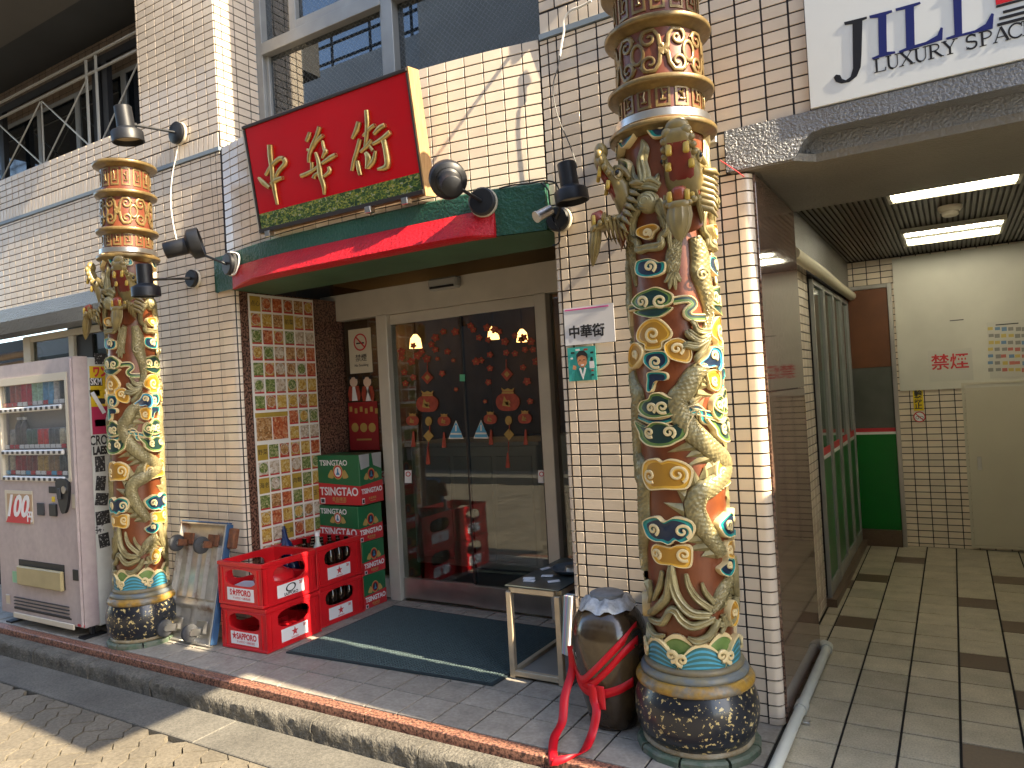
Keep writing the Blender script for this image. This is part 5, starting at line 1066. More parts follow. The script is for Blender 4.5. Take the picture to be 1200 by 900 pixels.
# ================================================================== green and red beer cartons
cgreen = mat('carton_green', (.012, .14, .052), .36, var=(6, .08), coat=.15); cred = mat('carton_red', (.55, .022, .03), .36, var=(6, .08), coat=.15); cgold = mat('carton_gold', (.50, .34, .10), .4); cblue = mat('carton_blue', (.05, .22, .42), .4)
def make_carton(label, x0, x1, y0, y1, z0, z1, rz=0.0):
    cx, cy = (x0 + x1) / 2, (y0 + y1) / 2; t = thing('beer_carton', label, 'carton', (cx, cy, z0), (0, 0, rz), group='stacked beer cartons')
    a, b, h = (x1 - x0) / 2, (y1 - y0) / 2, z1 - z0; zr = h * .42
    part('carton_body', MB().span(-a, a, -b, b, 0, h, .003), cgreen, t, local=True)
    e = .0012; mb = MB()
    mb.add([(-a - e, -b - e, .001), (a + e, -b - e, .001), (a + e, b + e, .001), (-a - e, b + e, .001), (-a - e, -b - e, zr * 1.05), (a + e, -b - e, zr * .9), (a + e, b + e, zr * 1.05), (-a - e, b + e, zr)], [(0, 1, 5, 4), (1, 2, 6, 5), (2, 3, 7, 6), (3, 0, 4, 7)]); part('red_band', mb, cred, t, local=True)
    for nrm in (0, 1):
        w2 = a if nrm == 0 else b; off = (b if nrm == 0 else a) + .0016; Mx = Matrix.Rotation(rad(90 * nrm), 4, 'Z') @ frame((0, -off, 0), (1, 0, 0), (0, 0, 1))
        def put(name, mb, m, dx=0, dy=0, dz=0.0, par=None):
            mb.v = [(x_ + dx, y_ + dy, z_ + dz) for x_, y_, z_ in mb.v]; return part(name, mb.move(Mx), m, par or t, local=True)
        put('lettering', text_mb('TSINGTAO', w2 * .40, .0003, bold=.0018, squash=.93), M['paper'], 0, zr * .62, .0006)
        put('lettering', text_mb('青島啤酒', w2 * .17, .0003), cgold, 0, zr * .25, .0006)
        if nrm == 0: put('lettering', text_mb('TSINGTAO', w2 * .27, .0003, bold=.001), M['paper'], -w2 * .2, h * .84, .0006)
        ey = zr + (h - zr) * .42 if nrm == 0 else zr + h * .17; r = min(h * .15, w2 * .24) if nrm == 0 else min(h * .16, w2 * .32)
        disc = lambda rr, k_=1.12: MB().prism([(rr * math.cos(t_ * .2618), rr * k_ * math.sin(t_ * .2618)) for t_ in range(24)], (0, 0, 0), (1, 0, 0), (0, 1, 0), 0, .0004)
        em = put('emblem', disc(r), cgold, 0, ey, .0004); put('emblem_ring', disc(r * .86), cred, 0, ey, .0008, em); put('emblem_field', disc(r * .66), M['paper'] if nrm == 0 else M['ink'], 0, ey, .0012, em); put('emblem_pavilion', MB().prism([(-r * .4, -r * .45), (r * .4, -r * .45), (r * .12, 0), (r * .12, r * .5), (-r * .12, r * .5), (-r * .12, 0)], (0, 0, 0), (1, 0, 0), (0, 1, 0), 0, .0004), cblue, 0, ey, .0016, em)
        for s2 in (-1, 1): put('gold_hop', MB().prism([(q[0], q[1]) for q in smooth_poly([(s2 * r * .9, -r * .9), (s2 * r * 2.0, -r * .8), (s2 * r * 1.7, -r * .1), (s2 * r * 1.2, r * .3)], 3)][::s2], (0, 0, 0), (1, 0, 0), (0, 1, 0), 0, .0003), cgold, 0, ey, .0004, em)
        put('barcode', MB().prism([(0, 0), (w2 * .22, 0), (w2 * .22, h * .11), (0, h * .11)], (-w2 * .9, h * .02, 0), (1, 0, 0), (0, 1, 0), 0, .0004), M['paper'], 0, 0, .0006)
        put('barcode_bars', MB().prism([(0, 0), (w2 * .16, 0), (w2 * .16, h * .075), (0, h * .075)], (-w2 * .87, h * .035, 0), (1, 0, 0), (0, 1, 0), 0, .0004), M['rubber'], 0, 0, .0011)
        put('small_print', MB().prism([(0, 0), (w2 * .5, 0), (w2 * .5, h * .012), (0, h * .012)], (-w2 * .2, h * .05, 0), (1, 0, 0), (0, 1, 0), 0, .0003), cgold, 0, 0, .0006)
    return t, (a, b, h)
make_carton('lowest green and red beer carton, standing on the porch floor', -2.50, -2.135, .60, .815, .001, .222)
make_carton('second beer carton from the bottom, between the lowest and the pale topped one', -2.505, -2.137, .605, .82, .2235, .441, rad(.5))
make_carton('third beer carton from the bottom, with its pale flap showing under the open one', -2.51, -2.14, .59, .82, .4425, .683, rad(-.6))
ct, (a, b, h) = make_carton('topmost tall open beer carton with torn white flaps', -2.505, -2.125, .60, .825, .6905, 1.025, rad(1))
part('flap', MB().add([(a + .001, -b, h), (a + .001, -b * .1, h), (a + .004, -b * .15, h - .085), (a + .004, -b * .9, h - .10)], [(0, 3, 2, 1), (0, 1, 2, 3)]), M['paper'], ct, local=True, label='white torn flap')
part('flap', MB().add([(a + .001, b * .12, h), (a + .001, b, h), (a + .004, b * .9, h - .11), (a + .004, b * .2, h - .08)], [(0, 3, 2, 1), (0, 1, 2, 3)]), M['paper'], ct, local=True, label='white torn flap')

# ================================================================== door mat
MT = thing('door_mat', 'dark green ribbed mat in front of the glass doors', 'mat', (-1.35, .3, 0))
matm = mat('dark_green_mat', (.070, .105, .108), .85, var=(120, .25), bump=(260, .6, .003))
c4 = [np.array(p) for p in ((-1.99, -.195), (-.665, -.125), (-.60, .70), (-2.00, .735))]
def bil(s, t): return (1 - t) * ((1 - s) * c4[0] + s * c4[1]) + t * ((1 - s) * c4[3] + s * c4[2])
V = [(*bil(s, t), z) for z in (.001, .010) for s, t in ((0, 0), (1, 0), (1, 1), (0, 1))]; part('mat_base', MB().add(V, [(0, 1, 5, 4), (1, 2, 6, 5), (2, 3, 7, 6), (3, 0, 4, 7), (4, 5, 6, 7)]), mat('mat_rubber', (.022, .035, .04), .7), MT)
mb = MB(); 
for i in range(72):
    for j in range(46):
        s0, s1 = .012 + .976 * i / 72, .012 + .976 * (i + .62) / 72; t0, t1 = .015 + .97 * j / 46, .015 + .97 * (j + .68) / 46
        q = [bil(s0, t0), bil(s1, t0 + .004), bil(s1 + .004, t1), bil(s0 + .004, t1)]; z = .0135
        mb.add([(*p, .0102) for p in q] + [(*(p * .86 + sum(q) / 4 * .14), z) for p in q], [(4, 5, 6, 7), (0, 1, 5, 4), (1, 2, 6, 5), (2, 3, 7, 6), (3, 0, 4, 7)])
part('mat_nubs', mb, matm, MT, kind='stuff')

# ================================================================== steel bench table with a lid on it
tbst = mat('warm_brushed_steel', (.60, .50, .35), .34, .35, var=(20, .1))
TB = thing('steel_table', 'narrow stainless steel table frame beside the pillar with a dark top', 'table', (-.5, .25, 0))
sx0, sx1, sy0, sy1, sh_ = -.645, -.352, .0, .60, .442; bw = .028
for x_ in (sx0, sx1 - bw):
    for y_ in (sy0, sy1 - bw): part('leg', MB().span(x_, x_ + bw, y_, y_ + bw, .001, sh_ - .026, .002), tbst, TB)
for z in (.012, sh_ - bw - .001):
    for y_ in (sy0, sy1 - bw): part('rail', MB().span(sx0 + bw, sx1 - bw, y_ + .001, y_ + bw - .001, z, z + bw - .002, .002), tbst, TB)
    for x_ in (sx0, sx1 - bw): part('rail', MB().span(x_ + .001, x_ + bw - .001, sy0 + bw, sy1 - bw, z, z + bw - .002, .002), tbst, TB)
part('top', MB().span(sx0 - .002, sx1 + .002, sy0 - .002, sy1 + .002, sh_ - .001, sh_ + .006, .002), mat('dark_table_top', (.06, .07, .065), .3, var=(14, .3)), TB)
part('wire_shelf', MB().span(sx0 + bw, sx1 - bw, sy0 + bw, sy1 - bw, .016, .02), M['alu_win'], TB)
LD = thing('ashtray_lid', 'round steel ashtray on the narrow steel table', 'ashtray', (-.43, .32, sh_ + .007)); part('bowl', MB().lathe([(.05, 0), (.10, .012), (.115, .028), (.11, .03), (.09, .018), (.04, .012)], (-.43, .32, sh_ + .007), 28), mat('blue_grey_steel', (.25, .30, .36), .3, .7), LD, smooth=50); part('lid_knob', MB().lathe([(.05, .0125), (.045, .03), (.02, .034)], (-.43, .32, sh_ + .007), 20), M['steel'], LD, smooth=50)
for k, (x_, y_, a_) in enumerate(((-.585, .13, 20), (-.56, .09, 5), (-.44, .12, 40), (-.60, .33, 70), (-.52, .2, 15))):
    obj('crumpled_wrapper', MB().box((x_, y_, sh_ + .011), (.06, .022, .006), Euler((rad(8), 0, rad(a_))).to_matrix(), .002), M['paper'], 'small white wrapper scrap on the steel table', 'scrap', 'white scraps on the steel table')
UM = thing('striped_umbrella', 'folded pastel striped cloth wedged between the steel table and the pillar', 'umbrella', (-.31, .03, 0))
for k, c in enumerate(((.45, .62, .62), (.62, .42, .55), (.42, .50, .68), (.55, .64, .50), (.66, .62, .60))):
    part('striped_panel', MB().add([(-.348 + .008 * k, -.012 - .004 * k, .16), (-.340 + .008 * k, -.012 - .004 * k, .16), (-.312 + .009 * k, -.006 - .003 * k, .43), (-.322 + .009 * k, -.006 - .003 * k, .43), (-.348 + .008 * k, .03, .16), (-.340 + .008 * k, .03, .16), (-.312 + .009 * k, .03, .43), (-.322 + .009 * k, .03, .43)], [(0, 1, 2, 3), (5, 4, 7, 6), (1, 5, 6, 2), (4, 0, 3, 7), (3, 2, 6, 7), (0, 4, 5, 1)]), mat('stripe_%d' % k, c, .6), UM)

# ================================================================== big brown wine jar with a plastic cover and red ribbon
JX, JY = -.005, -.225
JR = thing('wine_jar', 'big dark brown glazed jar covered with plastic, beside the dragon column base', 'jar', (JX, JY, 0))
jp = [(.085, .0), (.098, .006), (.105, .05), (.128, .14), (.148, .24), (.157, .33), (.153, .39), (.132, .445), (.105, .475), (.092, .484)]
jarm = mat('brown_jar_glaze', (.035, .021, .012), .16, col2=(.085, .058, .028), ns=4, sharp=(.45, .7), coat=.5, bump=(22, .12, .004)); part('jar_body', MB().lathe(smooth_poly(jp, 3, False), (JX, JY, .001), 44), jarm, JR, smooth=60)
plas = mat('cloudy_plastic_sheet', (.60, .62, .64), .22, col2=(.30, .31, .32), ns=26, coat=.5, bump=(40, .6, .006)); mb = MB(); rr = random.Random(9); V = []; F = []; na = 40; rings = [(.0, .520), (.05, .522), (.085, .516), (.102, .500), (.112, .486), (.117, .474)]
for ri, (r, z) in enumerate(rings):
    for k in range(na): t_ = 2 * math.pi * k / na; q = 0 if ri < 2 else 1; V.append((JX + (r + q * .006 * math.sin(7 * t_ + ri) + q * rr.uniform(-.004, .004)) * math.cos(t_), JY + (r + q * .006 * math.sin(7 * t_ + ri)) * math.sin(t_), z + q * rr.uniform(-.005, .005) + q * .006 * math.sin(9 * t_)))
for ri in range(len(rings) - 1):
    for k in range(na): F.append((ri * na + k, ri * na + (k + 1) % na, (ri + 1) * na + (k + 1) % na, (ri + 1) * na + k))
part('plastic_cover', mb.add(V, F), plas, JR, smooth=60); part('jar_lid', MB().lathe([(.07, .512), (.07, .530), (.058, .536)], (JX - .0, JY, 0), 24), mat('grey_lid', (.20, .21, .22), .5, var=(30, .2)), JR, smooth=40)
def jr(z): return float(np.interp(z, [p[1] for p in jp], [p[0] for p in jp]))
part('paper_label', MB().add([(JX + (jr(z) + .0015) * math.cos(rad(a)), JY + (jr(z) + .0015) * math.sin(rad(a)), z) for z in (.20, .31) for a in (232, 218, 204, 190)], [(0, 1, 5, 4)[::-1], (1, 2, 6, 5)[::-1], (2, 3, 7, 6)[::-1]]), M['paper'], JR)
RB_ = thing('red_ribbon', 'red cloth ribbon tied around the brown jar and trailing over the kerb', 'ribbon', (JX, JY - .2, 0)); ribm = mat('red_ribbon', (.62, .002, .012), .5, var=(12, .08))
def ribbon(name, path, wdir, wd=.036):
    P = smooth_poly(path, 5, False); Wd = [Vector(q).normalized() for q in smooth_poly(wdir, 5, False)]; V = []; F = []
    for i, (p, d_) in enumerate(zip(P, Wd)): V += [tuple(Vector(p) + d_ * wd / 2), tuple(Vector(p) - d_ * wd / 2)]
    for i in range(len(P) - 1): F.append((2 * i, 2 * i + 1, 2 * i + 3, 2 * i + 2))
    o = part(name, MB().add(V, F), ribm, RB_, smooth=80); m_ = o.modifiers.new('thickness', 'SOLIDIFY'); m_.thickness = .0016; return o
def jpt(a, z, e=.004): r = jr(z) + e; return (JX + r * math.cos(rad(a)), JY + r * math.sin(rad(a)), z)
ribbon('wrap', [jpt(a, z) for a, z in ((205, .235), (235, .20), (262, .245), (290, .32), (315, .38), (345, .42))], [(0, 0, 1)] * 6)
ribbon('wrap', [jpt(a, z) for a, z in ((200, .25), (228, .205), (255, .195), (285, .255), (312, .33), (340, .37))], [(0, 0, 1)] * 6)
ribbon('wrap', [jpt(a, z, .0055) for a, z in ((190, .26), (215, .19), (245, .165), (275, .165), (305, .185), (330, .21))], [(0, 0, 1)] * 6)
q0 = jpt(205, .30); 
def gz(u, v, z=.003): p = at(u, v, 'z', z); return tuple(p)
ribbon('loose_end', [jpt(203, .31), jpt(204, .22, .014), at(662, 815, 'y', -.36), at(659, 845, 'y', -.42), (-.135, -.50, .03), (-.105, -.575, .012), (-.075, -.625, -.01)], [(1, .3, 0)] * 3 + [(1, .2, 0)] * 4)
ribbon('loose_end', [jpt(262, .20, .006), jpt(264, .14, .02), at(699, 835, 'y', -.40), (-.005, -.44, .035), (.0, -.53, .012), (-.03, -.60, .012), (-.08, -.63, .004)], [(1, .0, 0)] * 4 + [(.8, .5, .2), (.4, .6, .6), (.3, .4, .9)])
ribbon('loose_end', [jpt(275, .20, .006), jpt(276, .16, .012), jpt(277, .11, .03)], [(1, 0, 0)] * 3)

# ================================================================== paper signs on the right pillar
pp1 = flat('paper_name_sign', 660.5, 362, 721.5, 400, -.0085, M['paper'], 'white paper sign with three black characters and a pink line on the pillar', 'sign', th=.002)
p = at(687, 388, 'y', -.0108); ytext('中華街', p[0], p[2] - .004, p[1] - .0003, .060, M['ink'], pp1, bold=.0016); a = at(661, 365.5, 'y', -.0108); part('pink_line', MB().span(a[0] + .003, a[0] + .22, -.0115, -.0107, 1.733, 1.739), mat('pink_line', (.70, .10, .35), .5), pp1)
teal = mat('teal_poster', (.05, .42, .37), .5); tp = flat('teal_portrait_sticker', 665, 408, 700, 445, -.0085, teal, 'teal sticker with a drawn person in a white collared robe, below the paper sign', 'sticker', th=.002)
tc = at(682.5, 427, 'y', -.0107); yy = -.0108; skin = mat('poster_skin', (.62, .27, .13), .5)
tpp = lambda n_, poly, m_, d=0.0: part(n_, MB().prism(poly, (tc[0], yy - d, tc[2]), (1, 0, 0), (0, 0, 1), 0, .0004), m_, tp)
tpp('robe', [(-.045, -.072), (.045, -.072), (.04, -.03), (.015, -.012), (-.015, -.012), (-.04, -.03)], mat('robe_green', (.02, .24, .21), .5)); tpp('collar', [(0, -.07), (.018, -.018), (.010, -.014), (0, -.045), (-.010, -.014), (-.018, -.018)], M['paper'], .0005)
tpp('face', [(.024 * math.cos(t * .3142), .018 + .032 * math.sin(t * .3142)) for t in range(20)], skin, .0006); tpp('hair', [(-.027, .015), (-.028, .045), (-.012, .062), (.012, .062), (.028, .045), (.027, .015), (.02, .035), (0, .042), (-.02, .035)][::-1], M['ink'], .0009); tpp('smile', [(-.009, .0), (.009, .0), (.005, -.006), (-.005, -.006)][::-1], M['paper'], .0011)
for s2 in (-1, 1): tpp('eye', [(s2 * .010 - .003, .018), (s2 * .010 + .003, .018), (s2 * .010 + .003, .022), (s2 * .010 - .003, .022)], M['ink'], .0011)
tpp('hand', [(-.05, -.02), (-.034, -.022), (-.03, -.006), (-.045, .0)], skin, .0006); tpp('small_figure', [(.036, -.02), (.058, -.02), (.058, .012), (.036, .012)], M['paper'], .0006); tpp('small_hair', [(.040, .013), (.054, .013), (.052, .03), (.042, .03)], M['ink'], .0007)
for k, (x_, z_, w2) in enumerate(((-.045, .055, .018), (-.02, .067, .02), (.02, .066, .02), (.05, .05, .016), (-.052, .03, .010), (.048, -.03, .012), (.048, -.05, .012))): tpp('small_mark', [(x_ - w2 / 2, z_ - .004), (x_ + w2 / 2, z_ - .004), (x_ + w2 / 2, z_ + .004), (x_ - w2 / 2, z_ + .004)], [M['ink'], M['paper'], st_red][k % 3], .0005)
# ================================================================== dragon columns
R0 = .154
AX, AY = .357, -.252
def cyl_uv(u, v, rr=.160):
    """angle and height on the near column's shaft of a picture position"""
    d = ray(u, v); ox, oy = CAM[0] - AX, CAM[1] - AY; a = d[0] ** 2 + d[1] ** 2; b = 2 * (ox * d[0] + oy * d[1]); c = ox * ox + oy * oy - rr * rr; D = b * b - 4 * a * c
    t = (-b - math.sqrt(max(D, 0))) / (2 * a); p = CAM + t * d
    return math.atan2(p[1] - AY, p[0] - AX), p[2]
CR = {1: (670, 130), 2: (700, 240), 3: (710, 340), 4: (710, 440), 5: (720, 540), 6: (720, 660)}
def tr(c, pts): o = CR[c]; return [cyl_uv(o[0] + x_ / 6.6667, o[1] + y_ / 6.6667) for x_, y_ in pts]
def W(th, z, h): return ((R0 + h) * math.cos(th), (R0 + h) * math.sin(th), z)
DC = thing('dragon_column', 'large painted column with coiling gold dragons and clouds in front of the right pillar', 'column', (AX, AY, 0))
cg = lambda n, c, **k: mat(n, c, .36, coat=.08, bump=(70, .25, .002), **k)
goldm = cg('dragon_gold_paint', (.33, .285, .14), col2=(.22, .185, .09), ns=25, var=(60, .12)); goldm.node_tree.nodes['Principled BSDF'].inputs['Metallic'].default_value = .2
creamm = cg('cream_line_paint', (.72, .58, .31)); rustm = cg('rust_red_paint', (.20, .055, .016), col2=(.14, .037, .012), ns=9)
COLS = {'teal': (cg('teal_paint', (.015, .27, .25), var=(30, .15)), cg('navy_paint', (.012, .025, .055))), 'green': (cg('moss_green_paint', (.14, .23, .06), var=(30, .15)), cg('dark_green_paint', (.012, .04, .035))), 'yellow': (cg('ochre_yellow_paint', (.68, .39, .05), var=(30, .12)), cg('brown_ochre_paint', (.40, .20, .022))), 'blue': (cg('sky_blue_paint', (.06, .32, .48), var=(30, .15)), bpy.data.materials['navy_paint'])}
# shaft, base and capital
part('shaft', MB().lathe([(R0, .30), (R0, .9), (R0, 1.5), (R0 * .985, 2.33)], n=64, caps=False), rustm, DC, smooth=60, local=True)
bulb = mat('chipped_black_paint', (.014, .017, .024), .30, col2=(.62, .48, .20), ns=58, sharp=(.60, .612), coat=.3, bump=(12, .1, .004), det=3.0)
part('black_bulb', MB().lathe(smooth_poly([(.200, .048), (.222, .085), (.232, .14), (.228, .195), (.210, .245)], 4, False), n=56, caps=False), bulb, DC, smooth=60, local=True)
ochre = mat('worn_ochre_paint', (.33, .19, .028), .4, col2=(.17, .155, .12), ns=11, sharp=(.45, .6), var=(50, .2), bump=(50, .5, .004), coat=.15)
slate = mat('worn_slate_paint', (.13, .15, .16), .4, col2=(.20, .175, .10), ns=14, sharp=(.45, .65), bump=(50, .5, .004))
part('ochre_ring', MB().lathe(smooth_poly([(.206, .244), (.220, .252), (.222, .268), (.210, .284), (.200, .288)], 3, False), n=56, caps=False), ochre, DC, smooth=60, local=True)
part('slate_ring', MB().lathe(smooth_poly([(.198, .286), (.203, .296), (.197, .309), (.184, .315)], 3, False), n=56, caps=False), slate, DC, smooth=60, local=True)
part('olive_ring', MB().lathe(smooth_poly([(.182, .313), (.187, .322), (.182, .334), (.16, .340)], 3, False), n=56, caps=False), mat('worn_olive', (.22, .18, .09), .45, col2=(.15, .13, .09), ns=20, bump=(50, .5, .003)), DC, smooth=60, local=True)
part('foot_ring', MB().lathe(smooth_poly([(.196, .026), (.207, .034), (.205, .046), (.196, .052)], 3, False), n=56, caps=False), mat('foot_brown', (.20, .145, .07), .55, col2=(.33, .30, .22), ns=16, bump=(60, .5, .004)), DC, smooth=60, local=True)
for k in range(8):
    a0, a1 = 2 * math.pi * (k + .03) / 8, 2 * math.pi * (k + .97) / 8; V = []
    for z, r in ((.001, .232), (.022, .232), (.030, .224)): V += [(r * math.cos(a), r * math.sin(a), z) for a in (a0, (a0 + a1) / 2, a1)]
    V += [(.15 * math.cos(a), .15 * math.sin(a), .030) for a in (a0, a1)]
    part('foot_stone', MB().add(V, [(0, 1, 4, 3), (1, 2, 5, 4), (3, 4, 7, 6), (4, 5, 8, 7), (6, 7, 8, 10, 9), (0, 3, 6, 9), (2, 10, 8, 5)]), mat('green_stone', (.075, .12, .075), .6, col2=(.15, .16, .12), ns=30, bump=(60, .6, .004)) if k == 0 else bpy.data.materials['green_stone'], DC, local=True)
antg = mat('antique_gold_ring', (.24, .165, .06), .36, .35, col2=(.15, .10, .04), ns=16, var=(40, .1), bump=(60, .3, .002), coat=.2)
def flange(z, r, h=.018): return MB().lathe(smooth_poly([(R0 + .004, z - h * 1.6), (r * .9, z - h * .9), (r * .985, z - h * .55), (r, z), (r * .985, z + h * .5), (r * .9, z + h * .75), (R0 + .006, z + h)], 3, False), n=64, caps=False)
for z, r in ((2.330, .206), (2.490, .203), (2.715, .203), (2.895, .208)): part('flange', flange(z, r), antg, DC, smooth=60, local=True)
part('top_cap', MB().lathe([(.2, 2.9075), (.15, 2.915), (.0, 2.917)], n=48, caps=False), antg, DC, smooth=60, local=True)
part('steel_band', MB().lathe([(.181, 2.3495), (.184, 2.352), (.184, 2.379), (.181, 2.381)], n=56, caps=False), M['steel'], DC, smooth=40, local=True)
drum = mat('drum_red_brown', (.18, .05, .022), .38, col2=(.13, .035, .018), ns=12, coat=.05, bump=(50, .2, .002))
for z0, z1 in ((2.35, 2.48), (2.50, 2.70), (2.73, 2.88)): part('drum', MB().lathe([(.158, z0), (.158, z1)], n=64, caps=False), drum, DC, smooth=60, local=True)
RD = .158
def wd(th, z, h): return ((RD + h) * math.cos(th), (RD + h) * math.sin(th), z)
def ctube(path, r, n=6, flat=1.0, RR=None):
    """tube on the column: path of (angle, height, lift)"""
    f = wd if RR else W; P = [f(*p) for p in path]; up = [(math.cos(p[0]), math.sin(p[0]), 0) for p in path]; return P, r, n, flat, up
def add_ct(mb, path, r, n=6, flat=1.0, RR=None): P, r, n, fl, up = ctube(path, r, n, flat, RR); return mb.tube(P, r, n, flat=fl, up=up)
for zc, z0, z1 in ((2.435, 2.393, 2.468), (2.808, 2.755, 2.862)):
    for k in range(14):
        c = 2 * math.pi * (k + .35) / 14; wv = .17; a = c - wv; b = c + wv; mb = MB(); hh = .004
        for t0, t1, q0, q1 in ((a, b, z1 - .010, z1), (a, b, z0, z0 + .010), (a, a + .055, z0 + .010, z1 - .010), (b - .055, b, z0 + .010, z1 - .010)):
            n = 5 if t1 - t0 > .1 else 2; V = []
            for i in range(n + 1):
                t_ = t0 + (t1 - t0) * i / n; V += [wd(t_, q0, 0), wd(t_, q0, hh), wd(t_, q1, hh), wd(t_, q1, 0)]
            mb.add(V, [(4 * i + j, 4 * i + j + 1, 4 * i + j + 5, 4 * i + j + 4) for i in range(n) for j in range(3)] + [(0, 3, 2, 1), (4 * n, 4 * n + 1, 4 * n + 2, 4 * n + 3)])
        fr1 = part('fret_frame', mb, antg, DC, local=True); mb = MB(); zz = (z1 - z0) * .28; sg = 1 if k % 2 else -1
        add_ct(mb, [(c - .06, zc - zz * .8, .003), (c + .07, zc - zz * .8, .003)], .0045, 6, 1, 1); add_ct(mb, [(c - .03 * sg, zc + zz, .003), (c, zc + zz * .2, .004), (c - .02 * sg, zc - zz * .8, .003)], .0045, 6, 1, 1); add_ct(mb, [(c, zc + zz * .1, .003), (c + .075 * sg, zc + zz * .5, .003)], .0045, 6, 1, 1)
        part('fret_figure', mb, antg, fr1, local=True, smooth=60)
# scrollwork drum
def spiral(c, r0, a0, turns, sgn, n=18, rise=0.0): return [(c[0] + (r0 * (1 - .86 * i / n)) * math.cos(a0 + sgn * turns * 2 * math.pi * i / n) , c[1] + (r0 * (1 - .86 * i / n)) * math.sin(a0 + sgn * turns * 2 * math.pi * i / n)) for i in range(n + 1)]
for k in range(5):
    c = 2 * math.pi * k / 5 + .15; mb = MB(); sc = lambda pts: [(c + x_ / RD, 2.602 + y_, .004) for x_, y_ in pts]; tp = lambda n: [.0085 - .004 * i / n for i in range(n + 1)]
    for sx in (-1, 1):
        for sy in (-1, 1):
            pts = spiral((sx * .052, sy * .045), .033, rad(90 * sy), 1.15, -sx * sy, 20); add_ct(mb, sc([(sx * .012, sy * .002), (sx * .018, sy * .05), (sx * .035, sy * .076)] + pts[1:]), tp(22), 6, .8, 1)
            add_ct(mb, sc([(sx * .035, sy * .074), (sx * .075, sy * .072), (sx * .092, sy * .05)]), [.006, .007, .003], 6, .8, 1)
    part('scrollwork', mb, antg, DC, smooth=60, local=True); mb = MB()
    for q in range(6): add_ct(mb, sc([(0, 0), (.02 * math.cos(q * 1.047), .02 * math.sin(q * 1.047))]), [.008, .010], 6, .9, 1)
    part('rosette', mb, antg, DC, smooth=60, local=True); mb = MB()
    add_ct(mb, [(c + math.pi / 5 + .024 / RD * math.cos(q * .45), 2.60 + .036 * math.sin(q * .45), .003) for q in range(15)], .007, 6, .8, 1); part('oval_scroll', mb, antg, DC, smooth=60, local=True)

# ---- relief pieces. Angles are turned by `rot`, so the far side carries the same cast pattern
def ring_cloud(outl, col, spirals, lift=.016, rot=0.0, name='cloud', dark=.60):
    P = smooth_poly(outl, 4); n = len(P); cx = sum(p[0] for p in P) / n; cz = sum(p[1] for p in P) / n
    A_, B_ = COLS[col]; rings = [(1.0, -.004, 0), (1.0, lift * .9, 0), (.965, lift * 1.18, 0), (.90, lift * 1.15, 0), (.865, lift * .92, 1), (.74, lift * .95, 1), (dark, lift * .90, 2), (.32, lift * .92, 2), (.06, lift * .95, 2)]
    V = []; F = []; mi = []
    for s, h, m_ in rings:
        for p in P: V.append(W(cx + (p[0] - cx) * s + rot, cz + (p[1] - cz) * s, h))
    mb = MB(); ar = sum((P[i][0] - cx) * (P[(i + 1) % n][1] - cz) - (P[(i + 1) % n][0] - cx) * (P[i][1] - cz) for i in range(n)); mb.v = V
    for r in range(len(rings) - 1):
        for i in range(n):
            q = (r * n + i, r * n + (i + 1) % n, (r + 1) * n + (i + 1) % n, (r + 1) * n + i); mb.f.append(q if ar > 0 else q[::-1]); mb.m.append(rings[r + 1][2])
    q = tuple(range((len(rings) - 1) * n, len(rings) * n)); mb.f.append(q if ar > 0 else q[::-1]); mb.m.append(2)
    o = part(name, mb, [creamm, A_, B_], DC, smooth=45, local=True)
    for (c, r, sg) in spirals:
        sm = MB(); base = spiral((0, 0), r, rad(-60), 1.35, sg, 24)
        add_ct(sm, [(c[0] + rot + x_ / R0, c[1] + y_, lift * 1.0) for x_, y_ in base], [.0064 * (1 - .25 * i / 24) for i in range(25)], 6, .9)
        part('scroll_line', sm, creamm, o, smooth=60, local=True); sm = MB(); base = spiral((0, 0), r * .80, rad(-60), 1.2, sg, 20)
        add_ct(sm, [(c[0] + rot + x_ / R0, c[1] + y_, lift * .9) for x_, y_ in base], [max(.0035, r * .17) * (1 - .35 * i / 20) for i in range(21)], 6, .6); part('scroll_fill', sm, A_, o, smooth=60, local=True)
    return o
def band(path, col, wdt, lift=.014, rot=0.0):
    P = smooth_poly(path, 5, False); V = []; F = []; mi = []
    for i, p in enumerate(P):
        t = P[min(i + 1, len(P) - 1)] - P[max(i - 1, 0)]; t = np.array([t[0] * R0, t[1]]); t /= np.linalg.norm(t) + 1e-9; nn = np.array([-t[1] / R0, t[0]])
        for k, h in ((-1, -.003), (-1, lift), (-.72, lift * 1.25), (-.55, lift), (0, lift * 1.02), (.55, lift), (.72, lift * 1.25), (1, lift), (1, -.003)):
            q = p + nn * k * wdt / 2; V.append(W(q[0] + rot, q[1], h))
    mb = MB(); mb.v = V
    for i in range(len(P) - 1):
        for k in range(8): mb.f.append((9 * i + k, 9 * i + k + 1, 9 * i + k + 10, 9 * i + k + 9)[::-1]); mb.m.append([0, 0, 0, 1, 2, 0, 0, 0][k])
    A_, B_ = COLS[col]; part('cloud_ribbon', mb, [creamm, A_, B_], DC, smooth=45, local=True)
def sp(c, x_, y_, r, sg=1): o = cyl_uv(CR[c][0] + x_ / 6.6667, CR[c][1] + y_ / 6.6667); return (o, r / 6.6667 * .00318, sg)
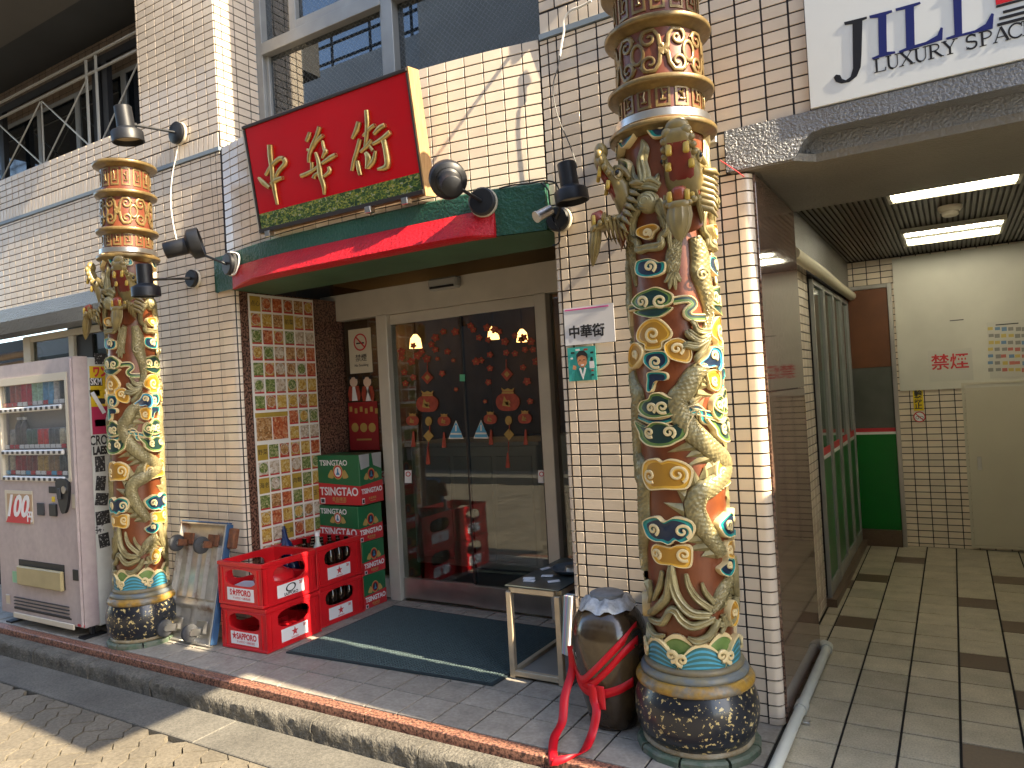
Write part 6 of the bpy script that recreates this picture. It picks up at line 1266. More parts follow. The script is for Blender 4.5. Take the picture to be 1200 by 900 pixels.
CL = [(1, 'teal', [(600, 75), (580, 130), (610, 190), (650, 218), (760, 205), (900, 220), (925, 180), (880, 110), (830, 60), (720, 52)], [(700, 115, 55, 1), (850, 150, 42, -1)]),
 (1, 'teal', [(480, 105), (515, 150), (495, 220), (430, 298), (395, 240), (362, 200), (380, 150), (430, 120)], [(415, 200, 40, -1)]),
 (1, 'teal', [(400, 245), (405, 310), (372, 390), (352, 330), (352, 262), (375, 245)], [(368, 312, 28, 1)]),
 (1, 'green', [(400, 370), (460, 400), (465, 480), (450, 560), (410, 585), (395, 520), (385, 440), (380, 390)], [(418, 490, 30, 1)]),
 (1, 'green', [(430, 620), (455, 680), (440, 770), (415, 810), (405, 720), (405, 640)], []),
 (2, 'yellow', [(335, 240), (338, 195), (395, 165), (460, 155), (490, 185), (455, 220), (440, 262), (400, 278), (365, 262)], [(405, 225, 32, 1)]),
 (2, 'teal', [(315, 480), (330, 440), (400, 420), (450, 430), (490, 450), (535, 450), (540, 500), (520, 540), (450, 565), (380, 570), (330, 550), (315, 520)], [(420, 485, 48, 1)]),
 (3, 'green', [(230, 90), (270, 30), (330, 0), (400, -25), (470, 0), (530, 40), (522, 100), (470, 128), (420, 128), (360, 138), (300, 155), (250, 130)], [(302, 92, 48, 1), (432, 85, 52, -1)]),
 (3, 'green', [(250, 172), (330, 212), (420, 214), (470, 192), (530, 140), (450, 135), (330, 145)], []),
 (3, 'yellow', [(260, 350), (280, 290), (330, 235), (400, 215), (450, 240), (500, 290), (525, 340), (500, 385), (450, 412), (440, 465), (330, 475), (320, 430), (270, 400)], [(378, 345, 64, -1)]),
 (3, 'yellow', [(460, 430), (500, 390), (560, 375), (610, 395), (650, 450), (665, 520), (640, 570), (580, 565), (510, 540), (470, 490)], [(552, 460, 48, 1)]),
 (3, 'yellow', [(230, 440), (265, 405), (305, 440), (318, 490), (290, 560), (240, 615), (220, 560)], [(257, 505, 34, 1)]),
 (3, 'teal', [(330, 490), (460, 475), (500, 545), (470, 600), (400, 635), (340, 600), (310, 550)], [(400, 560, 50, -1)]),
 (3, 'teal', [(350, 640), (470, 640), (495, 680), (470, 705), (400, 712), (372, 790), (342, 790), (345, 700)], []),
 (3, 'blue', [(700, 580), (760, 520), (800, 440), (860, 470), (872, 580), (850, 640), (830, 600), (770, 610)], [(815, 515, 40, 1)]),
 (3, 'yellow', [(770, 640), (830, 620), (862, 660), (866, 740), (850, 790), (800, 770), (780, 710)], [(828, 710, 36, -1)]),
 (4, 'green', [(280, 250), (300, 200), (350, 180), (370, 140), (430, 130), (490, 160), (560, 190), (610, 235), (600, 280), (540, 310), (460, 325), (400, 335), (340, 325), (295, 290)], [(372, 252, 40, 1), (452, 245, 50, -1)]),
 (4, 'green', [(260, 350), (330, 400), (385, 362), (460, 365), (520, 390), (575, 360), (680, 300), (650, 370), (640, 440), (615, 490), (560, 522), (510, 550), (430, 560), (350, 545), (300, 490), (290, 440)], [(365, 442, 40, -1), (500, 442, 46, 1)]),
 (4, 'yellow', [(310, 700), (340, 655), (400, 645), (440, 668), (500, 650), (570, 660), (640, 690), (680, 740), (670, 820), (640, 880), (560, 893), (470, 890), (400, 895), (350, 888), (310, 800)], [(362, 780, 56, -1), (562, 770, 72, 1)]),
 (4, 'green', [(810, 200), (850, 140), (886, 200), (882, 320), (850, 350), (810, 290)], [(856, 235, 36, 1)]),
 (5, 'teal', [(255, 470), (300, 435), (350, 430), (400, 468), (470, 435), (540, 440), (610, 470), (630, 530), (600, 600), (540, 635), (490, 615), (445, 652), (390, 630), (340, 625), (290, 590), (265, 530)], [(330, 530, 46, 1), (532, 545, 58, 1)]),
 (5, 'yellow', [(310, 680), (340, 645), (440, 670), (500, 650), (600, 660), (612, 740), (600, 820), (540, 835), (440, 812), (360, 800), (320, 750)], [(345, 722, 40, 1), (545, 728, 52, -1)]),
 (5, 'teal', [(795, 840), (850, 790), (860, 750), (900, 762), (905, 830), (880, 895), (830, 890)], [(868, 815, 30, 1)]),
 (6, 'yellow', [(868, 350), (895, 280), (922, 330), (926, 420), (900, 495), (870, 440)], [(900, 385, 30, 1)])]
for rot in (0.0, rad(102), rad(204)):
    for k, (c, col, o, ss) in enumerate(CL):
        if rot and k in (2, 4, 11): continue
        if rot and sum(p[0] for p in tr(c, o)) / len(o) + rot < rad(-24): continue
        ring_cloud(tr(c, o), col, [sp(c, *s) for s in ss], .019 + .003 * (k % 3), rot)
    band(tr(3, [(525, 85), (640, 72), (680, 115), (630, 170), (665, 215), (765, 218)]), 'green', .030, .014, rot)
    if not rot: band(tr(3, [(245, 130), (195, 150), (178, 200), (190, 285)]), 'green', .026, .014, rot)
    band(tr(4, [(218, 290), (300, 335), (370, 358), (480, 350), (600, 290), (695, 252), (745, 285), (765, 355), (862, 368)]), 'teal', .026, .014, rot)
# scaled dragon bodies
def body(path, wid, rot=0.0, hgt=.030, name='dragon_body', scale=.0065, pitch=.020, parent=None, cols=5):
    P = smooth_poly([(p[0] * R0, p[1]) for p in path], 8, False); D = [0.0]
    for a, b in zip(P[:-1], P[1:]): D.append(D[-1] + float(np.linalg.norm(b - a)))
    N = max(8, int(D[-1] / .0042)); L_ = np.linspace(0, D[-1], N); X_ = np.interp(L_, D, [p[0] for p in P]); Z_ = np.interp(L_, D, [p[1] for p in P]); Wd = np.interp(L_, np.linspace(0, D[-1], len(wid)), wid)
    nA = 30; V = []
    for i in range(N):
        t = np.array([X_[min(i + 1, N - 1)] - X_[max(i - 1, 0)], Z_[min(i + 1, N - 1)] - Z_[max(i - 1, 0)]]); t /= np.linalg.norm(t) + 1e-9; nn = np.array([-t[1], t[0]])
        for k in range(nA + 1):
            a = -math.pi / 2 + math.pi * k / nA; q = k / nA; fr = (L_[i] / pitch + .42 * math.cos(2 * math.pi * q * cols)) % 1.0; row = int(L_[i] / pitch)
            w_ = Wd[i] * 1.12; h = hgt * min(1.0, w_ / .03) * math.cos(a) + scale * (1 - fr) * (1 if 0 < k < nA else 0) - .004
            V.append(W((X_[i] + nn[0] * w_ * math.sin(a)) / R0 + rot, Z_[i] + nn[1] * w_ * math.sin(a), h))
    F = [(i * (nA + 1) + k, i * (nA + 1) + k + 1, (i + 1) * (nA + 1) + k + 1, (i + 1) * (nA + 1) + k)[::-1] for i in range(N - 1) for k in range(nA)]
    o = part(name, MB().add(V, F), goldm, parent or DC, smooth=60, local=True)
    return o, X_, Z_, Wd, N
def fins(o, info, side, rot=0.0, every=7, ln=.030, a=.0, b=1.0, lean=.5):
    _, X_, Z_, Wd, N = info; mb = MB()
    for i in range(int(N * a) + 2, int(N * b) - 2, every):
        t = np.array([X_[i + 1] - X_[i - 1], Z_[i + 1] - Z_[i - 1]]); t /= np.linalg.norm(t) + 1e-9; nn = np.array([-t[1], t[0]]) * side; w_ = Wd[i]; p0 = np.array([X_[i], Z_[i]]) + nn * w_ * 1.15; e = p0 + (nn * 1 - t * lean) * ln * 1.9 * (.7 + .5 * ((i // every) % 2)); hw = t * .026
        A1, B1 = p0 - hw, p0 + hw; mb.add([W(A1[0] / R0 + rot, A1[1], .002), W(B1[0] / R0 + rot, B1[1], .002), W(e[0] / R0 + rot, e[1], .008), W(p0[0] / R0 + rot, p0[1], .020)], [(0, 1, 3), (1, 2, 3), (2, 0, 3), (0, 2, 1)])
    part('dorsal_fins', mb, goldm, o, local=True, kind='stuff')
def gtube(name, paths, rs, rot=0.0, lift=.012, parent=None, flat=.9):
    mb = MB()
    for pth, r in zip(paths, rs):
        P = smooth_poly(pth, 5, False); n = len(P); rr = np.interp(np.linspace(0, 1, n), np.linspace(0, 1, len(r)), r) * 1.55
        add_ct(mb, [(p[0] + rot, p[1], lift) for p in P], list(rr), 8, flat)
        for sg in (-1, 1): add_ct(mb, [(p[0] + rot + sg * .25 * q / R0, p[1] + sg * .45 * q, lift + q * flat * .72) for p, q in zip(P, rr)], list(rr * .34), 6, 1.0)
    return part(name, mb, goldm, parent or DC, smooth=60, local=True)
for rot in (0.0, rad(102), rad(204)):
    pth = tr(3, [(770, 600), (690, 660), (620, 780)]) + tr(4, [(560, 190), (580, 300), (670, 430), (790, 540), (880, 620)]) + tr(5, [(875, 30), (850, 110)]) + tr(5, [(760, 195), (665, 260), (632, 370), (680, 490), (760, 610), (835, 725)])
    inf = body(pth, [.026, .034, .036, .036, .036, .036, .036, .034, .036, .036, .036, .034, .030, .024], rot); fins(inf[0], inf, 1, rot, 8, .030, .0, .28); fins(inf[0], inf, -1, rot, 8, .032, .32, .60, .7); fins(inf[0], inf, -1, rot, 8, .030, .62, .98)
    if rot != rad(102):
        pth = tr(3, [(215, 660), (245, 780)]) + tr(4, [(262, 170), (250, 330), (250, 520), (268, 700)]) + tr(5, [(235, 160), (238, 330), (245, 520), (235, 700), (250, 860)])
        inf = body([(p[0] - .06, p[1]) for p in pth], [.024, .034, .036, .034, .032, .032, .034, .034, .03, .022], rot); fins(inf[0], inf, -1, rot, 9, .026, .0, .3)
    # tail with swirling hair
    tl = body(tr(6, [(905, 110), (850, 215), (800, 320), (735, 395), (690, 410)]), [.020, .024, .024, .017, .006], rot, .022); fins(tl[0], tl, 1, rot, 6, .028, .0, .7)
    gtube('tail_hair', [tr(6, q) for q in ([(735, 400), (600, 385), (500, 270), (455, 120), (450, 20)], [(745, 355), (640, 270), (580, 170), (560, 80)], [(765, 300), (705, 225), (680, 150)], [(760, 430), (620, 490), (530, 440), (485, 370), (440, 370), (380, 460), (290, 425)], [(800, 440), (740, 560), (650, 605), (575, 575)], [(840, 400), (850, 480), (825, 540)])], [(.010, .012, .012, .013, .009), (.009, .009, .008, .005), (.008, .007, .004), (.010, .011, .010, .011, .010, .010, .006), (.010, .011, .010, .004), (.008, .008, .005)], rot)
    if rot != rad(102): gtube('tail_hair', [tr(6, q) for q in ([(450, 60), (440, 150), (410, 270), (320, 370), (285, 380)], [(380, 60), (365, 170), (320, 280)], [(290, 130), (300, 230), (285, 300)], [(285, 470), (330, 560), (400, 560)])], [(.012, .013, .012, .010, .006), (.006, .009, .006), (.005, .007, .005), (.008, .009, .004)], rot)
    # hind leg, haunch and claws on the sunny side
    lg = body(tr(2, [(760, 250), (800, 400), (810, 540), (850, 700), (870, 850)]) + tr(3, [(800, 230), (775, 370)]), [.020, .034, .038, .030, .022, .018, .014], rot, .034)
    sm = MB(); c = cyl_uv(700 + 785 / 6.6667, 240 + 555 / 6.6667)
    add_ct(sm, [(c[0] + rot + x_ / R0, c[1] + y_, .034) for x_, y_ in spiral((0, 0), .026, 0, 1.6, 1, 26)], .0042, 6, .8); part('haunch_swirl', sm, goldm, lg[0], smooth=60, local=True)
    gtube('claw', [tr(3, q) for q in ([(775, 360), (710, 395), (640, 340), (635, 315)], [(770, 380), (690, 440), (620, 430), (600, 465)], [(775, 400), (740, 480), (700, 530), (690, 560)], [(780, 330), (705, 320), (680, 265), (655, 245)])], [(.012, .012, .011, .004), (.012, .012, .010, .004), (.011, .010, .009, .004), (.010, .009, .007, .004)], rot, .018)
    # fore arm with a paw, gold frame round the small yellow cloud
    fa = body(tr(2, [(640, 250), (610, 330), (590, 430), (590, 560)]), [.014, .024, .026, .018], rot, .022); gtube('claw', [tr(2, q) for q in ([(570, 550), (548, 590), (525, 605)], [(585, 560), (570, 620), (565, 660)], [(600, 560), (605, 620), (612, 665)], [(615, 550), (640, 590), (650, 600)])], [(.008, .006, .002)] * 4, rot)
    if rot != rad(102): inf = body(tr(2, [(285, 60), (255, 200), (265, 380), (285, 560), (295, 640)]), [.018, .022, .024, .016, .006], rot, .022); inf = body(tr(2, [(225, 330), (235, 480), (245, 700), (235, 800)]), [.014, .022, .022, .012], rot, .02)
    gtube('gold_frame', [tr(2, q) for q in ([(470, 20), (545, 130), (540, 210), (500, 250), (490, 320), (400, 335), (335, 350), (320, 290), (285, 250), (285, 130), (330, 30)], [(560, 150), (560, 260), (575, 360)])], [(.010, .012, .012, .009, .012, .010, .012, .009, .010, .012, .010), (.006, .007, .004)], rot, .010)
    gtube('flame', [tr(1, q) for q in ([(545, 225), (565, 300), (545, 400), (565, 500), (560, 590)], [(475, 430), (485, 530), (545, 590)], [(675, 490), (650, 550), (590, 590)], [(500, 600), (600, 570), (680, 600)])], [(.003, .014, .016, .018, .02), (.003, .010, .014), (.003, .010, .014), (.012, .02, .012)], rot, .004, None, .5)
    bl = MB(); c = cyl_uv(670 + 600 / 6.6667, 130 + 715 / 6.6667); q = W(c[0] + rot, c[1], .004); bl.sphere(q, .042, 18, 12, (1, 1, 1.0)); po = part('flaming_pearl', bl, goldm, DC, smooth=60, local=True); sm = MB()
    for r in (.012, .022, .032): add_ct(sm, [(c[0] + rot + r / R0 * math.cos(t_ * .4), c[1] + r * math.sin(t_ * .4), .004 + math.sqrt(.0425 ** 2 - r * r)) for t_ in range(13)], .002, 5)
    part('pearl_lines', sm, goldm, po, smooth=60, local=True)
    gtube('gold_frame', [tr(1, q) for q in ([(520, 740), (490, 820), (470, 900)], [(680, 720), (715, 800), (740, 900)])], [(.014, .013, .012), (.016, .014, .014)], rot, .006)
# breaking waves round the foot
for k in range(6):
    for layer in (0, 1):
        c = 2 * math.pi * (k + .5 * layer) / 6 - .55; hw = .62 if layer == 0 else .55; hh = .125 if layer == 0 else .098; lift = .006 if layer == 0 else .018; col = COLS['green'][0] if layer == 0 else mat('wave_teal', (.04, .15, .145), .36) if 'wave_teal' not in bpy.data.materials else bpy.data.materials['wave_teal']
        mb = MB(); n = 18; V = []; top = lambda s: .335 + hh * max(0.0, math.cos(s * math.pi / 2)) ** .75
        rows_ = [(0, -.0), (.0, lift)] + [(f, lift + (.0025 if i % 2 else 0)) for i, f in enumerate(np.linspace(.08, .86, 9))] + [(.88, lift + .005), (1.0, lift + .005), (1.0, -.004)]
        for i in range(n + 1):
            s = -1 + 2 * i / n
            for f, h in rows_: V.append(W(c + s * hw, .332 + (top(s) - .332) * f, h))
        m_ = len(rows_); mb.v = V
        for i in range(n):
            for j in range(m_ - 1): mb.f.append((i * m_ + j, (i + 1) * m_ + j, (i + 1) * m_ + j + 1, i * m_ + j + 1)); mb.m.append(1 if j >= m_ - 4 else (0 if j % 2 else 2))
        part('wave', mb, [col, creamm, COLS['green'][0] if layer == 0 else COLS['blue'][0]], DC, smooth=50, local=True)
    mb = MB(); c = 2 * math.pi * (k + .0) / 6 - .55
    for sg, dx in ((1, -.11), (-1, .11)): add_ct(mb, [(c + dx + x_ / R0, .372 + y_ + (.012 if sg > 0 else 0), .026) for x_, y_ in spiral((0, 0), .022, rad(-90), 1.3, sg, 16)], [.008] * 8 + [.006] * 9, 6, .9)
    part('wave_curl', mb, creamm, DC, smooth=60, local=True)
# ---- dragon heads
HEADM = cg('dragon_head_gold', (.27, .205, .075), col2=(.17, .125, .05), ns=30, var=(60, .15)); toothm = cg('tooth_yellow', (.46, .31, .05)); tongm = cg('tongue_red', (.24, .05, .02)); mouthm = cg('mouth_red', (.15, .007, .004)); eyew = cg('eye_white', (.42, .36, .22)); eyeb = mat('eye_black', (.004, .005, .008), .08)
def loft_sec(mb, secs, n=14):
    V = []; F = []
    for (x_, y_, z_, ry, rz, tilt) in secs:
        for k in range(n):
            a = 2 * math.pi * k / n; ca, sa = math.cos(a), math.sin(a); yy_ = ry * abs(ca) ** .8 * (1 if ca > 0 else -1); zz = rz * abs(sa) ** .8 * (1 if sa > 0 else -1); V.append((x_ - zz * math.sin(tilt), y_ + yy_, z_ + zz * math.cos(tilt)))
    for i in range(len(secs) - 1):
        for k in range(n): F.append((i * n + k, i * n + (k + 1) % n, (i + 1) * n + (k + 1) % n, (i + 1) * n + k)[::-1])
    F.append(tuple(range(n))); F.append(tuple(range((len(secs) - 1) * n, len(secs) * n))[::-1]); return mb.add(V, F)
def dragon_head(az, z, yaw=0.0, s=1.0):
    Mx = Matrix.Rotation(az, 4, 'Z') @ Matrix.Translation((R0 * .98, 0, z)) @ Matrix.Rotation(yaw, 4, 'Z') @ Matrix.Rotation(rad(-4), 4, 'Y') @ Matrix.Diagonal((s * .80, s * 1.16, s * 1.02, 1))
    Mu = Mx @ Matrix.Rotation(rad(-24), 4, 'Y'); cur = [Mu]
    P = lambda nm, mb, m_, par=None, sm=50: part(nm, mb.move(cur[0]), m_, par or DC, smooth=sm, local=True)
    mb = MB(); loft_sec(mb, [(-.02, 0, .0, .05, .07, 0), (.04, 0, .03, .078, .075, 0), (.09, 0, .058, .074, .058, .1), (.14, 0, .078, .060, .040, .25), (.19, 0, .100, .056, .034, .3), (.232, 0, .122, .060, .036, .35), (.262, 0, .142, .050, .034, .5), (.272, 0, .160, .026, .020, .6)])
    hd_ = P('head', mb, HEADM)
    mb = MB()                                                    # curled nose, brow and lip rolls
    mb.sphere((.258, 0, .172), .042, 14, 10, (1, 1.15, .85))
    for sy in (-1, 1):
        mb.sphere((.262, sy * .036, .140), .024, 12, 8); mb.sphere((.235, sy * .050, .118), .020, 10, 8); mb.sphere((.205, sy * .055, .098), .018, 10, 8); mb.sphere((.175, sy * .058, .082), .016, 10, 8)
        mb.tube([(.155, sy * .03, .125), (.12, sy * .055, .128), (.08, sy * .068, .118), (.05, sy * .085, .10)], [.012, .018, .018, .008], 8)
    P('snout_rolls', mb, HEADM, hd_)
    P('palate', loft_sec(MB(), [(.02, 0, -.01, .05, .03, 0), (.10, 0, .022, .052, .018, .15), (.19, 0, .070, .046, .010, .35), (.245, 0, .098, .040, .008, .4)]), mouthm, hd_)
    cur[0] = Mx
    mb = MB(); loft_sec(mb, [(-.02, 0, -.055, .055, .040, 0), (.05, 0, -.060, .062, .030, -.2), (.12, 0, -.075, .054, .022, -.3), (.185, 0, -.098, .050, .020, -.35), (.215, 0, -.108, .040, .020, -.3), (.225, 0, -.106, .018, .012, 0)]); jw = P('lower_jaw', mb, HEADM)
    mb = MB(); 
    for k in range(-2, 3): mb.sphere((.212 - .006 * abs(k), k * .020, -.100), .014, 10, 8)
    for sy in (-1, 1):
        for k in range(3): mb.sphere((.17 - .04 * k, sy * (.054 + .003 * k), -.082 + .010 * k), .016, 10, 8)
    P('lip_rolls', mb, HEADM, jw)
    mb = MB(); n = 22; V = []; rings = [(.0, .040, .030), (.045, .046, .032), (.095, .038, .026), (.135, .022, .014), (.158, .004, .003)]
    for d_, ry, rx in rings:
        for k in range(n): a = 2 * math.pi * k / n; q = 1 + (.14 if k % 2 else -.06); V.append((.190 + .10 * d_ + rx * q * math.cos(a), ry * q * math.sin(a), -.112 - d_))
    mb.add(V, [(i * n + k, i * n + (k + 1) % n, (i + 1) * n + (k + 1) % n, (i + 1) * n + k)[::-1] for i in range(len(rings) - 1) for k in range(n)]); P('beard', mb, HEADM, jw)
    P('tongue', MB().box((.180, 0, -.052), (.075, .052, .070), Euler((0, rad(18), 0)).to_matrix(), .012), tongm, jw)
    for x_, y_, z_, h in ((.205, .034, -.066, .050), (.205, -.034, -.066, .050), (.150, .046, -.060, .034), (.150, -.046, -.060, .034)): P('tooth', MB().box((x_, y_, z_), (.022, .020, h), Euler((0, rad(10), 0)).to_matrix(), .005), toothm, jw)
    cur[0] = Mu
    for x_, y_, z_, h in ((.225, .034, .072, .052), (.225, -.034, .072, .052), (.155, .046, .034, .040), (.155, -.046, .034, .040)): P('tooth', MB().box((x_, y_, z_), (.024, .024, h), Euler((0, rad(16), 0)).to_matrix(), .005), toothm, hd_)
    for sy in (-1, 1):
        e = P('eye', MB().sphere((.118, sy * .064, .096), .018, 14, 10), eyew, hd_); P('pupil', MB().sphere((.126, sy * .072, .097), .0138, 12, 8), eyeb, hd_); mb = MB(); mb.tube([(.118 + .024 * math.cos(t_ * .52), sy * (.070 + .004 * math.sin(t_ * .52)), .096 + .023 * math.sin(t_ * .52)) for t_ in range(12)], .006, 6, closed=True); P('eye_rim', mb, HEADM, hd_)
        P('horn', MB().tube([(.05, sy * .045, .10), (.0, sy * .065, .135), (-.05, sy * .08, .145), (-.10, sy * .085, .175)], [.018, .016, .012, .003], 9), HEADM, hd_); P('ear', MB().tube([(.04, sy * .075, .08), (.01, sy * .11, .085), (-.03, sy * .13, .09)], [.010, .018, .003], 8), HEADM, hd_)
        mb = MB()
        for k in range(7):
            z_ = .085 - .032 * k; mb.tube([(.03 - .004 * k, sy * .060, z_), (-.005, sy * .105, z_ - .012), (-.045, sy * .125, z_ - .010 - .004 * k)], [.016, .013, .002], 7)
        for k in range(5): mb.tube([(.12 - .03 * k, sy * .056, -.095), (.09 - .03 * k, sy * .066, -.135), (.055 - .03 * k, sy * .062, -.165)], [.011, .009, .002], 6)
        P('mane_lock', mb, HEADM, hd_)
    P('neck', loft_sec(MB(), [(.03, 0, -.03, .06, .075, 0), (-.02, 0, -.06, .075, .10, 0), (-.045, 0, -.14, .07, .06, 0)]), rustm, hd_)
for az, z, yw, hs in ((-44, 2.075, -40, .78), (-143, 2.060, -10, .82)): dragon_head(rad(az), z, rad(yw), hs)
index_kids()
D2 = copy_tree(DC); D2.location = (-3.055, -.365, 0); D2.scale = (.86, .86, 1.0); D2.rotation_euler = (0, rad(0.7), rad(12))
D2['label'] = 'painted column with coiling gold dragons standing beside the pink vending machine'
DC['group'] = D2['group'] = 'pair of dragon columns'
# ================================================================== spotlights, cables, camera
def spot(label, base, bn, head, axis, s=1.0, off=False):
    """base: wall point, bn: wall normal, head: centre of the lamp, axis: where it shines"""
    base = Vector(base); bn = Vector(bn).normalized(); head = Vector(head); ax = Vector(axis).normalized(); t = thing('spotlight', label, 'spotlight', base, group='black spotlights on the facade')
    q = bn.to_track_quat('Z', 'Y').to_matrix(); part('gasket', MB().lathe([(.060 * s, .0005), (.060 * s, .014), (.055 * s, .016)], base, 24, q), M['cream'], t, smooth=40); part('mounting_plate', MB().lathe([(.056 * s, .0165), (.057 * s, .035), (.050 * s, .042)], base, 24, q), M['black'], t, smooth=40)
    e = base + bn * .042; sd = ax.cross(bn); sd = sd.normalized() if sd.length > .1 else ax.orthogonal().normalized(); d = (head - e); j = head - d.normalized() * .052 * s
    part('arm', MB().tube([e, e + (j - e) * .5, j], [.0085, .0075, .0085], 8), M['black'], t, smooth=60); part('bracket', MB().tube([j, head + (j - head) * .35], .014 * s, 8), M['black'], t, smooth=60)
    qa = ax.to_track_quat('Z', 'Y').to_matrix(); h0 = head - ax * .085 * s
    b = part('lamp_body', MB().lathe([(.0, -.002), (.036 * s, 0), (.040 * s, .004), (.041 * s, .105 * s), (.050 * s, .112 * s)], h0, 26, qa), M['black'], t, smooth=40)
    part('bell', MB().lathe([(.052 * s, .113 * s), (.070 * s, .122 * s), (.074 * s, .128 * s), (.074 * s, .175 * s), (.068 * s, .176 * s), (.064 * s, .150 * s)], h0, 28, qa, False), M['black'], t, smooth=40); part('lens', MB().lathe([(.064 * s, .150 * s), (.02 * s, .153 * s)], h0, 24, qa), mat('lamp_lens', (.38, .34, .28), .15) if 'lamp_lens' not in bpy.data.materials else bpy.data.materials['lamp_lens'], t, smooth=40)
    return t
v3 = lambda *a: Vector(a)
spot('black spotlight high on the tiled pier, hanging over the dragon column by the vending machine', at(211, 157, 'y', -.008), (0, -1, 0), Vector(at(147, 145, 'y', -.36)), (.05, .10, -1), 1.25)
spot('black spotlight on the left end of the canopy, aimed at the red sign', (-2.44, -.062, 2.255), (-.25, -1, 0), Vector(at(214, 289, 'y', -.30)), (.62, .62, .22), 1.2)
spot('black spotlight on the tiled pillar shining down in front of the dragon heads', at(229, 327, 'y', -.008), (0, -1, 0), Vector(at(170, 328, 'y', -.62)), (-.03, .06, -1), 1.0)
spot('black spotlight on the right end of the canopy turned towards the red sign', (-.56, -.128, 2.270), (.25, -1, 0), Vector(at(527, 214, 'y', -.36)), (-.55, .62, .42), 1.15)
spot('black spotlight hanging between the canopy and the large dragon column', at(657, 258, 'y', -.012), (0, -1, 0), Vector(at(667, 213, 'y', -.14)), (.10, .04, -1), 1.0)
spot('black spotlight higher on the tiled wall above the canopy end', (0.0, -.006, 3.30), (0, -1, 0), (.10, -.20, 3.24), (-.6, -.1, -.6), .9)
def cable(label, pts, r=.0035, m=None):
    P = smooth_poly([np.array(p) for p in pts], 5, False); obj('cable', MB().tube([tuple(p) for p in P], r, 6), m or M['black'], label, 'cable', 'cables on the facade', smooth=60)
cy = lambda L, y: [at(u, v, 'y', y) for u, v in L]
wc = mat('white_cable', (.62, .61, .58), .5)
cable('white cable coming out of the tiled wall above the canopy', cy([(693, 1), (680, 8), (668, 13), (661, 24), (661, 36), (658, 52), (656, 66)], -.03), .0055, wc)
cable('thin dark cable hanging down to the spotlight beside the large dragon column', cy([(656, 65), (653, 82), (649, 95), (649, 115), (655, 140), (667, 168), (674, 188), (676, 197)], -.035), .003)
cable('pale cable dropping from the pier spotlight to the canopy spotlight', cy([(209, 168), (206, 185), (202, 205), (200, 235), (203, 262), (208, 285)], -.02), .004, wc)
cable('black cable looping under the small camera by the canopy end', cy([(634, 214), (642, 222), (644, 236), (648, 258), (655, 270), (655, 284), (648, 288)], -.055), .004)
cable('white cable coiled at the left end of the canopy', cy([(270, 296), (279, 298), (280, 308), (276, 320), (272, 322)], -.09), .006, wc)
cable('black cable along the top of the canopy', cy([(585, 221), (600, 217), (620, 215), (636, 212), (650, 214), (655, 222)], -.10), .004)
CC = thing('security_camera', 'small silver security camera at the right end of the canopy', 'camera', at(645, 250, 'y', -.05)); a = Vector(at(629, 254, 'y', -.16)); b = Vector(at(645, 246, 'y', -.10)); part('camera_body', MB().tube([a, b], .024, 16), M['steel'], CC, smooth=40); d = (b - a).normalized(); part('hood', MB().tube([a - d * .006, a + d * .004], .026, 16), M['alu'], CC, smooth=40); part('mount', MB().tube([b, at(652, 256, 'y', -.04)], .008, 8), M['black'], CC, smooth=60)
c_ = at(659, 258, 'y', -.03)
BK = thing('wall_bracket', 'small steel bracket on the tiles beside the top of the large column', 'bracket', at(835, 158, 'y', -.02)); p = at(834, 160, 'y', -.02); part('plate', MB().span(p[0] - .02, p[0] + .02, -.028, -.0085, p[2] - .03, p[2] + .025, .004), M['steel'], BK); part('stub', MB().tube([(p[0], -.03, p[2] + .012), (p[0], -.06, p[2] + .012)], .014, 12), M['steel'], BK, smooth=50)
cable('thin red wire running from the large column to the grey beam', [at(844, 188, 'y', -.05), at(858, 197, 'y', -.04), at(872, 207, 'y', -.03)], .002, M['red_ink'])
# ================================================================== out of the picture: the other side of the street, the neighbours, and added shadow casters
OB = thing('opposite_building', 'pale shop building across the street with a roof railing', 'building', (-9, -7, 0)); pal = mat('opposite_render', (.62, .61, .58), .8, var=(1.5, .08)); part('wall', MB().span(-22, -6.6, -12, -6.8, -.12, 8.0), pal, OB)
for k in range(7):
    for z in (3.9,): f = part('window', MB().span(-20.5 + 2 * k, -19.3 + 2 * k, -6.83, -6.79, z, z + 1.5), M['alu_win'], OB); part('pane', MB().span(-20.4 + 2 * k, -19.4 + 2 * k, -6.79, -6.78, z + .1, z + 1.4), bpy.data.materials['dark_glass'], f)
for z in (8.15, 8.5, 8.85): part('roof_rail', MB().tube([(-22, -6.9, z), (-6.7, -6.9, z)], .03, 6), M['rubber'], OB)
for k in range(16): part('roof_post', MB().span(-21.9 + k, -21.86 + k, -6.92, -6.88, 8.0, 8.9), M['rubber'], OB)
part('shopfront', MB().span(-22, -6.6, -6.79, -6.70, -.12, 3.1), mat('dark_shopfront', (.045, .04, .036), .4, var=(1.2, .3)), OB)
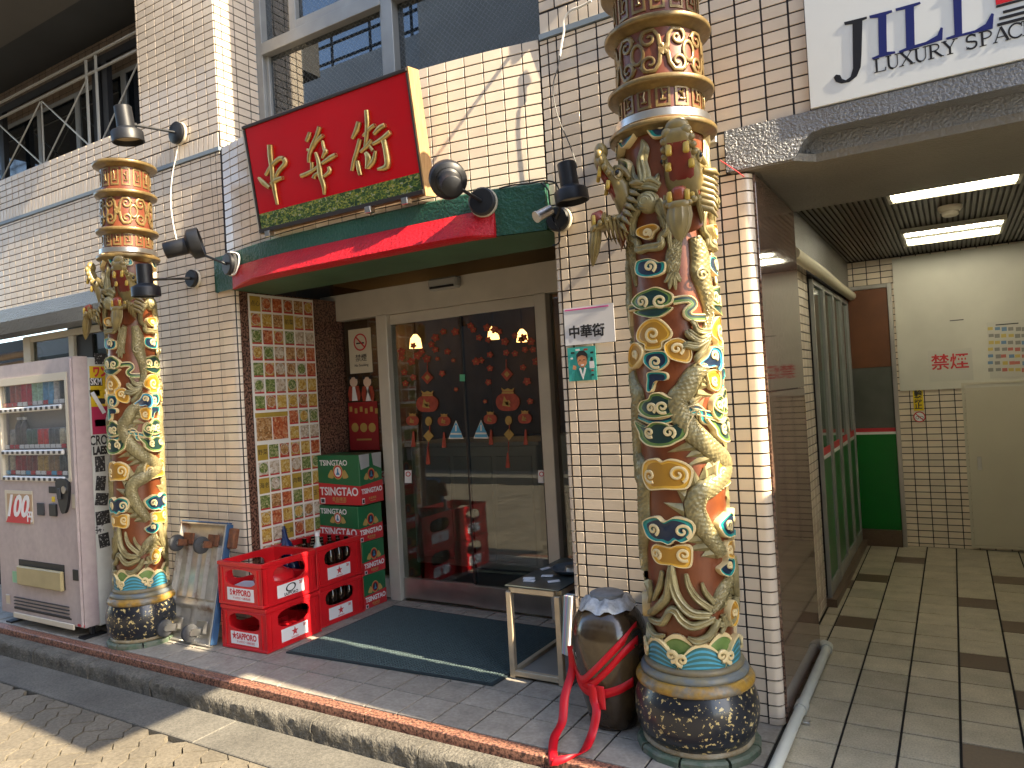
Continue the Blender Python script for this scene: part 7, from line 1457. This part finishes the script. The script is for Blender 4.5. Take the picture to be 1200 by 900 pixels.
O2 = thing('opposite_building', 'grey building across the street', 'building', (0, -7, 0)); part('wall', MB().span(-6.5, 7.0, -13, -6.6, -.12, 9.5), mat('opposite_dark', (.56, .54, .49), .7, var=(1.2, .1)), O2)
for k in range(7):
    for z in (3.6,): f = part('window', MB().span(-5.8 + 1.8 * k, -4.6 + 1.8 * k, -6.63, -6.59, z, z + 1.6), M['alu_win'], O2); part('pane', MB().span(-5.7 + 1.8 * k, -4.7 + 1.8 * k, -6.59, -6.58, z + .1, z + 1.5), bpy.data.materials['dark_glass'], f)
part('shopfront', MB().span(-6.5, 7.0, -6.595, -6.52, -.12, 3.0), bpy.data.materials['dark_shopfront'], O2)
obj('pavement', MB().span(-14, 10, -6.6, -5.6, -.19, -.02), M['kerb'], kind='structure')
NB = thing('neighbour_building', 'neighbouring building right of the passage', 'building', (5, 3, 0)); part('wall', MB().span(2.66, 9, .05, 6, -.1, 9.5), pal, NB); part('wall', MB().span(-.3, 2.66, .6, 6, 2.75, 9.5).span(-7.5, -.3, .66, 6, 2.75, 9.5), pal, NB)
BS = thing('added_shadow_sign', 'unseen blade sign shape added to cast a shadow on the street', 'sign', (2.35, -.6, 3.4)); part('shadow_box', MB().span(2.28, 2.44, -1.43, -.60, 3.42, 6.4, .01), M['white'], BS); part('bracket', MB().span(2.33, 2.38, -.60, .05, 4.2, 4.26).span(2.33, 2.38, -.60, .05, 5.8, 5.86), M['steel'], BS)  # out of view, added to shade the street's left part and the far column
V2 = thing('added_shade_block', 'unseen machine-sized block added right of the passage to shade its floor', 'vending machine', (2.4, -.2, 0)); part('cabinet', MB().span(1.93, 2.9, -.60, .048, .05, 1.95, .01), pwhite, V2); part('base', MB().span(1.97, 2.86, -.54, .0, 0.001, .049), M['black'], V2)  # plain block added out of view to keep sun off the passage floor
UP = thing('added_shade_post', 'unseen slim post added right of the passage to shade the porch', 'post', (3.05, -.70, -.1)); part('shaft', MB().span(3.0, 3.1, -.728, -.50, -.1, 4.3, .005), M['rubber'], UP); part('base_plate', MB().span(2.95, 3.15, -.78, -.62, -.16, -.1005), M['steel'], UP)  # added out of view, sized so its shadow covers the porch tiles
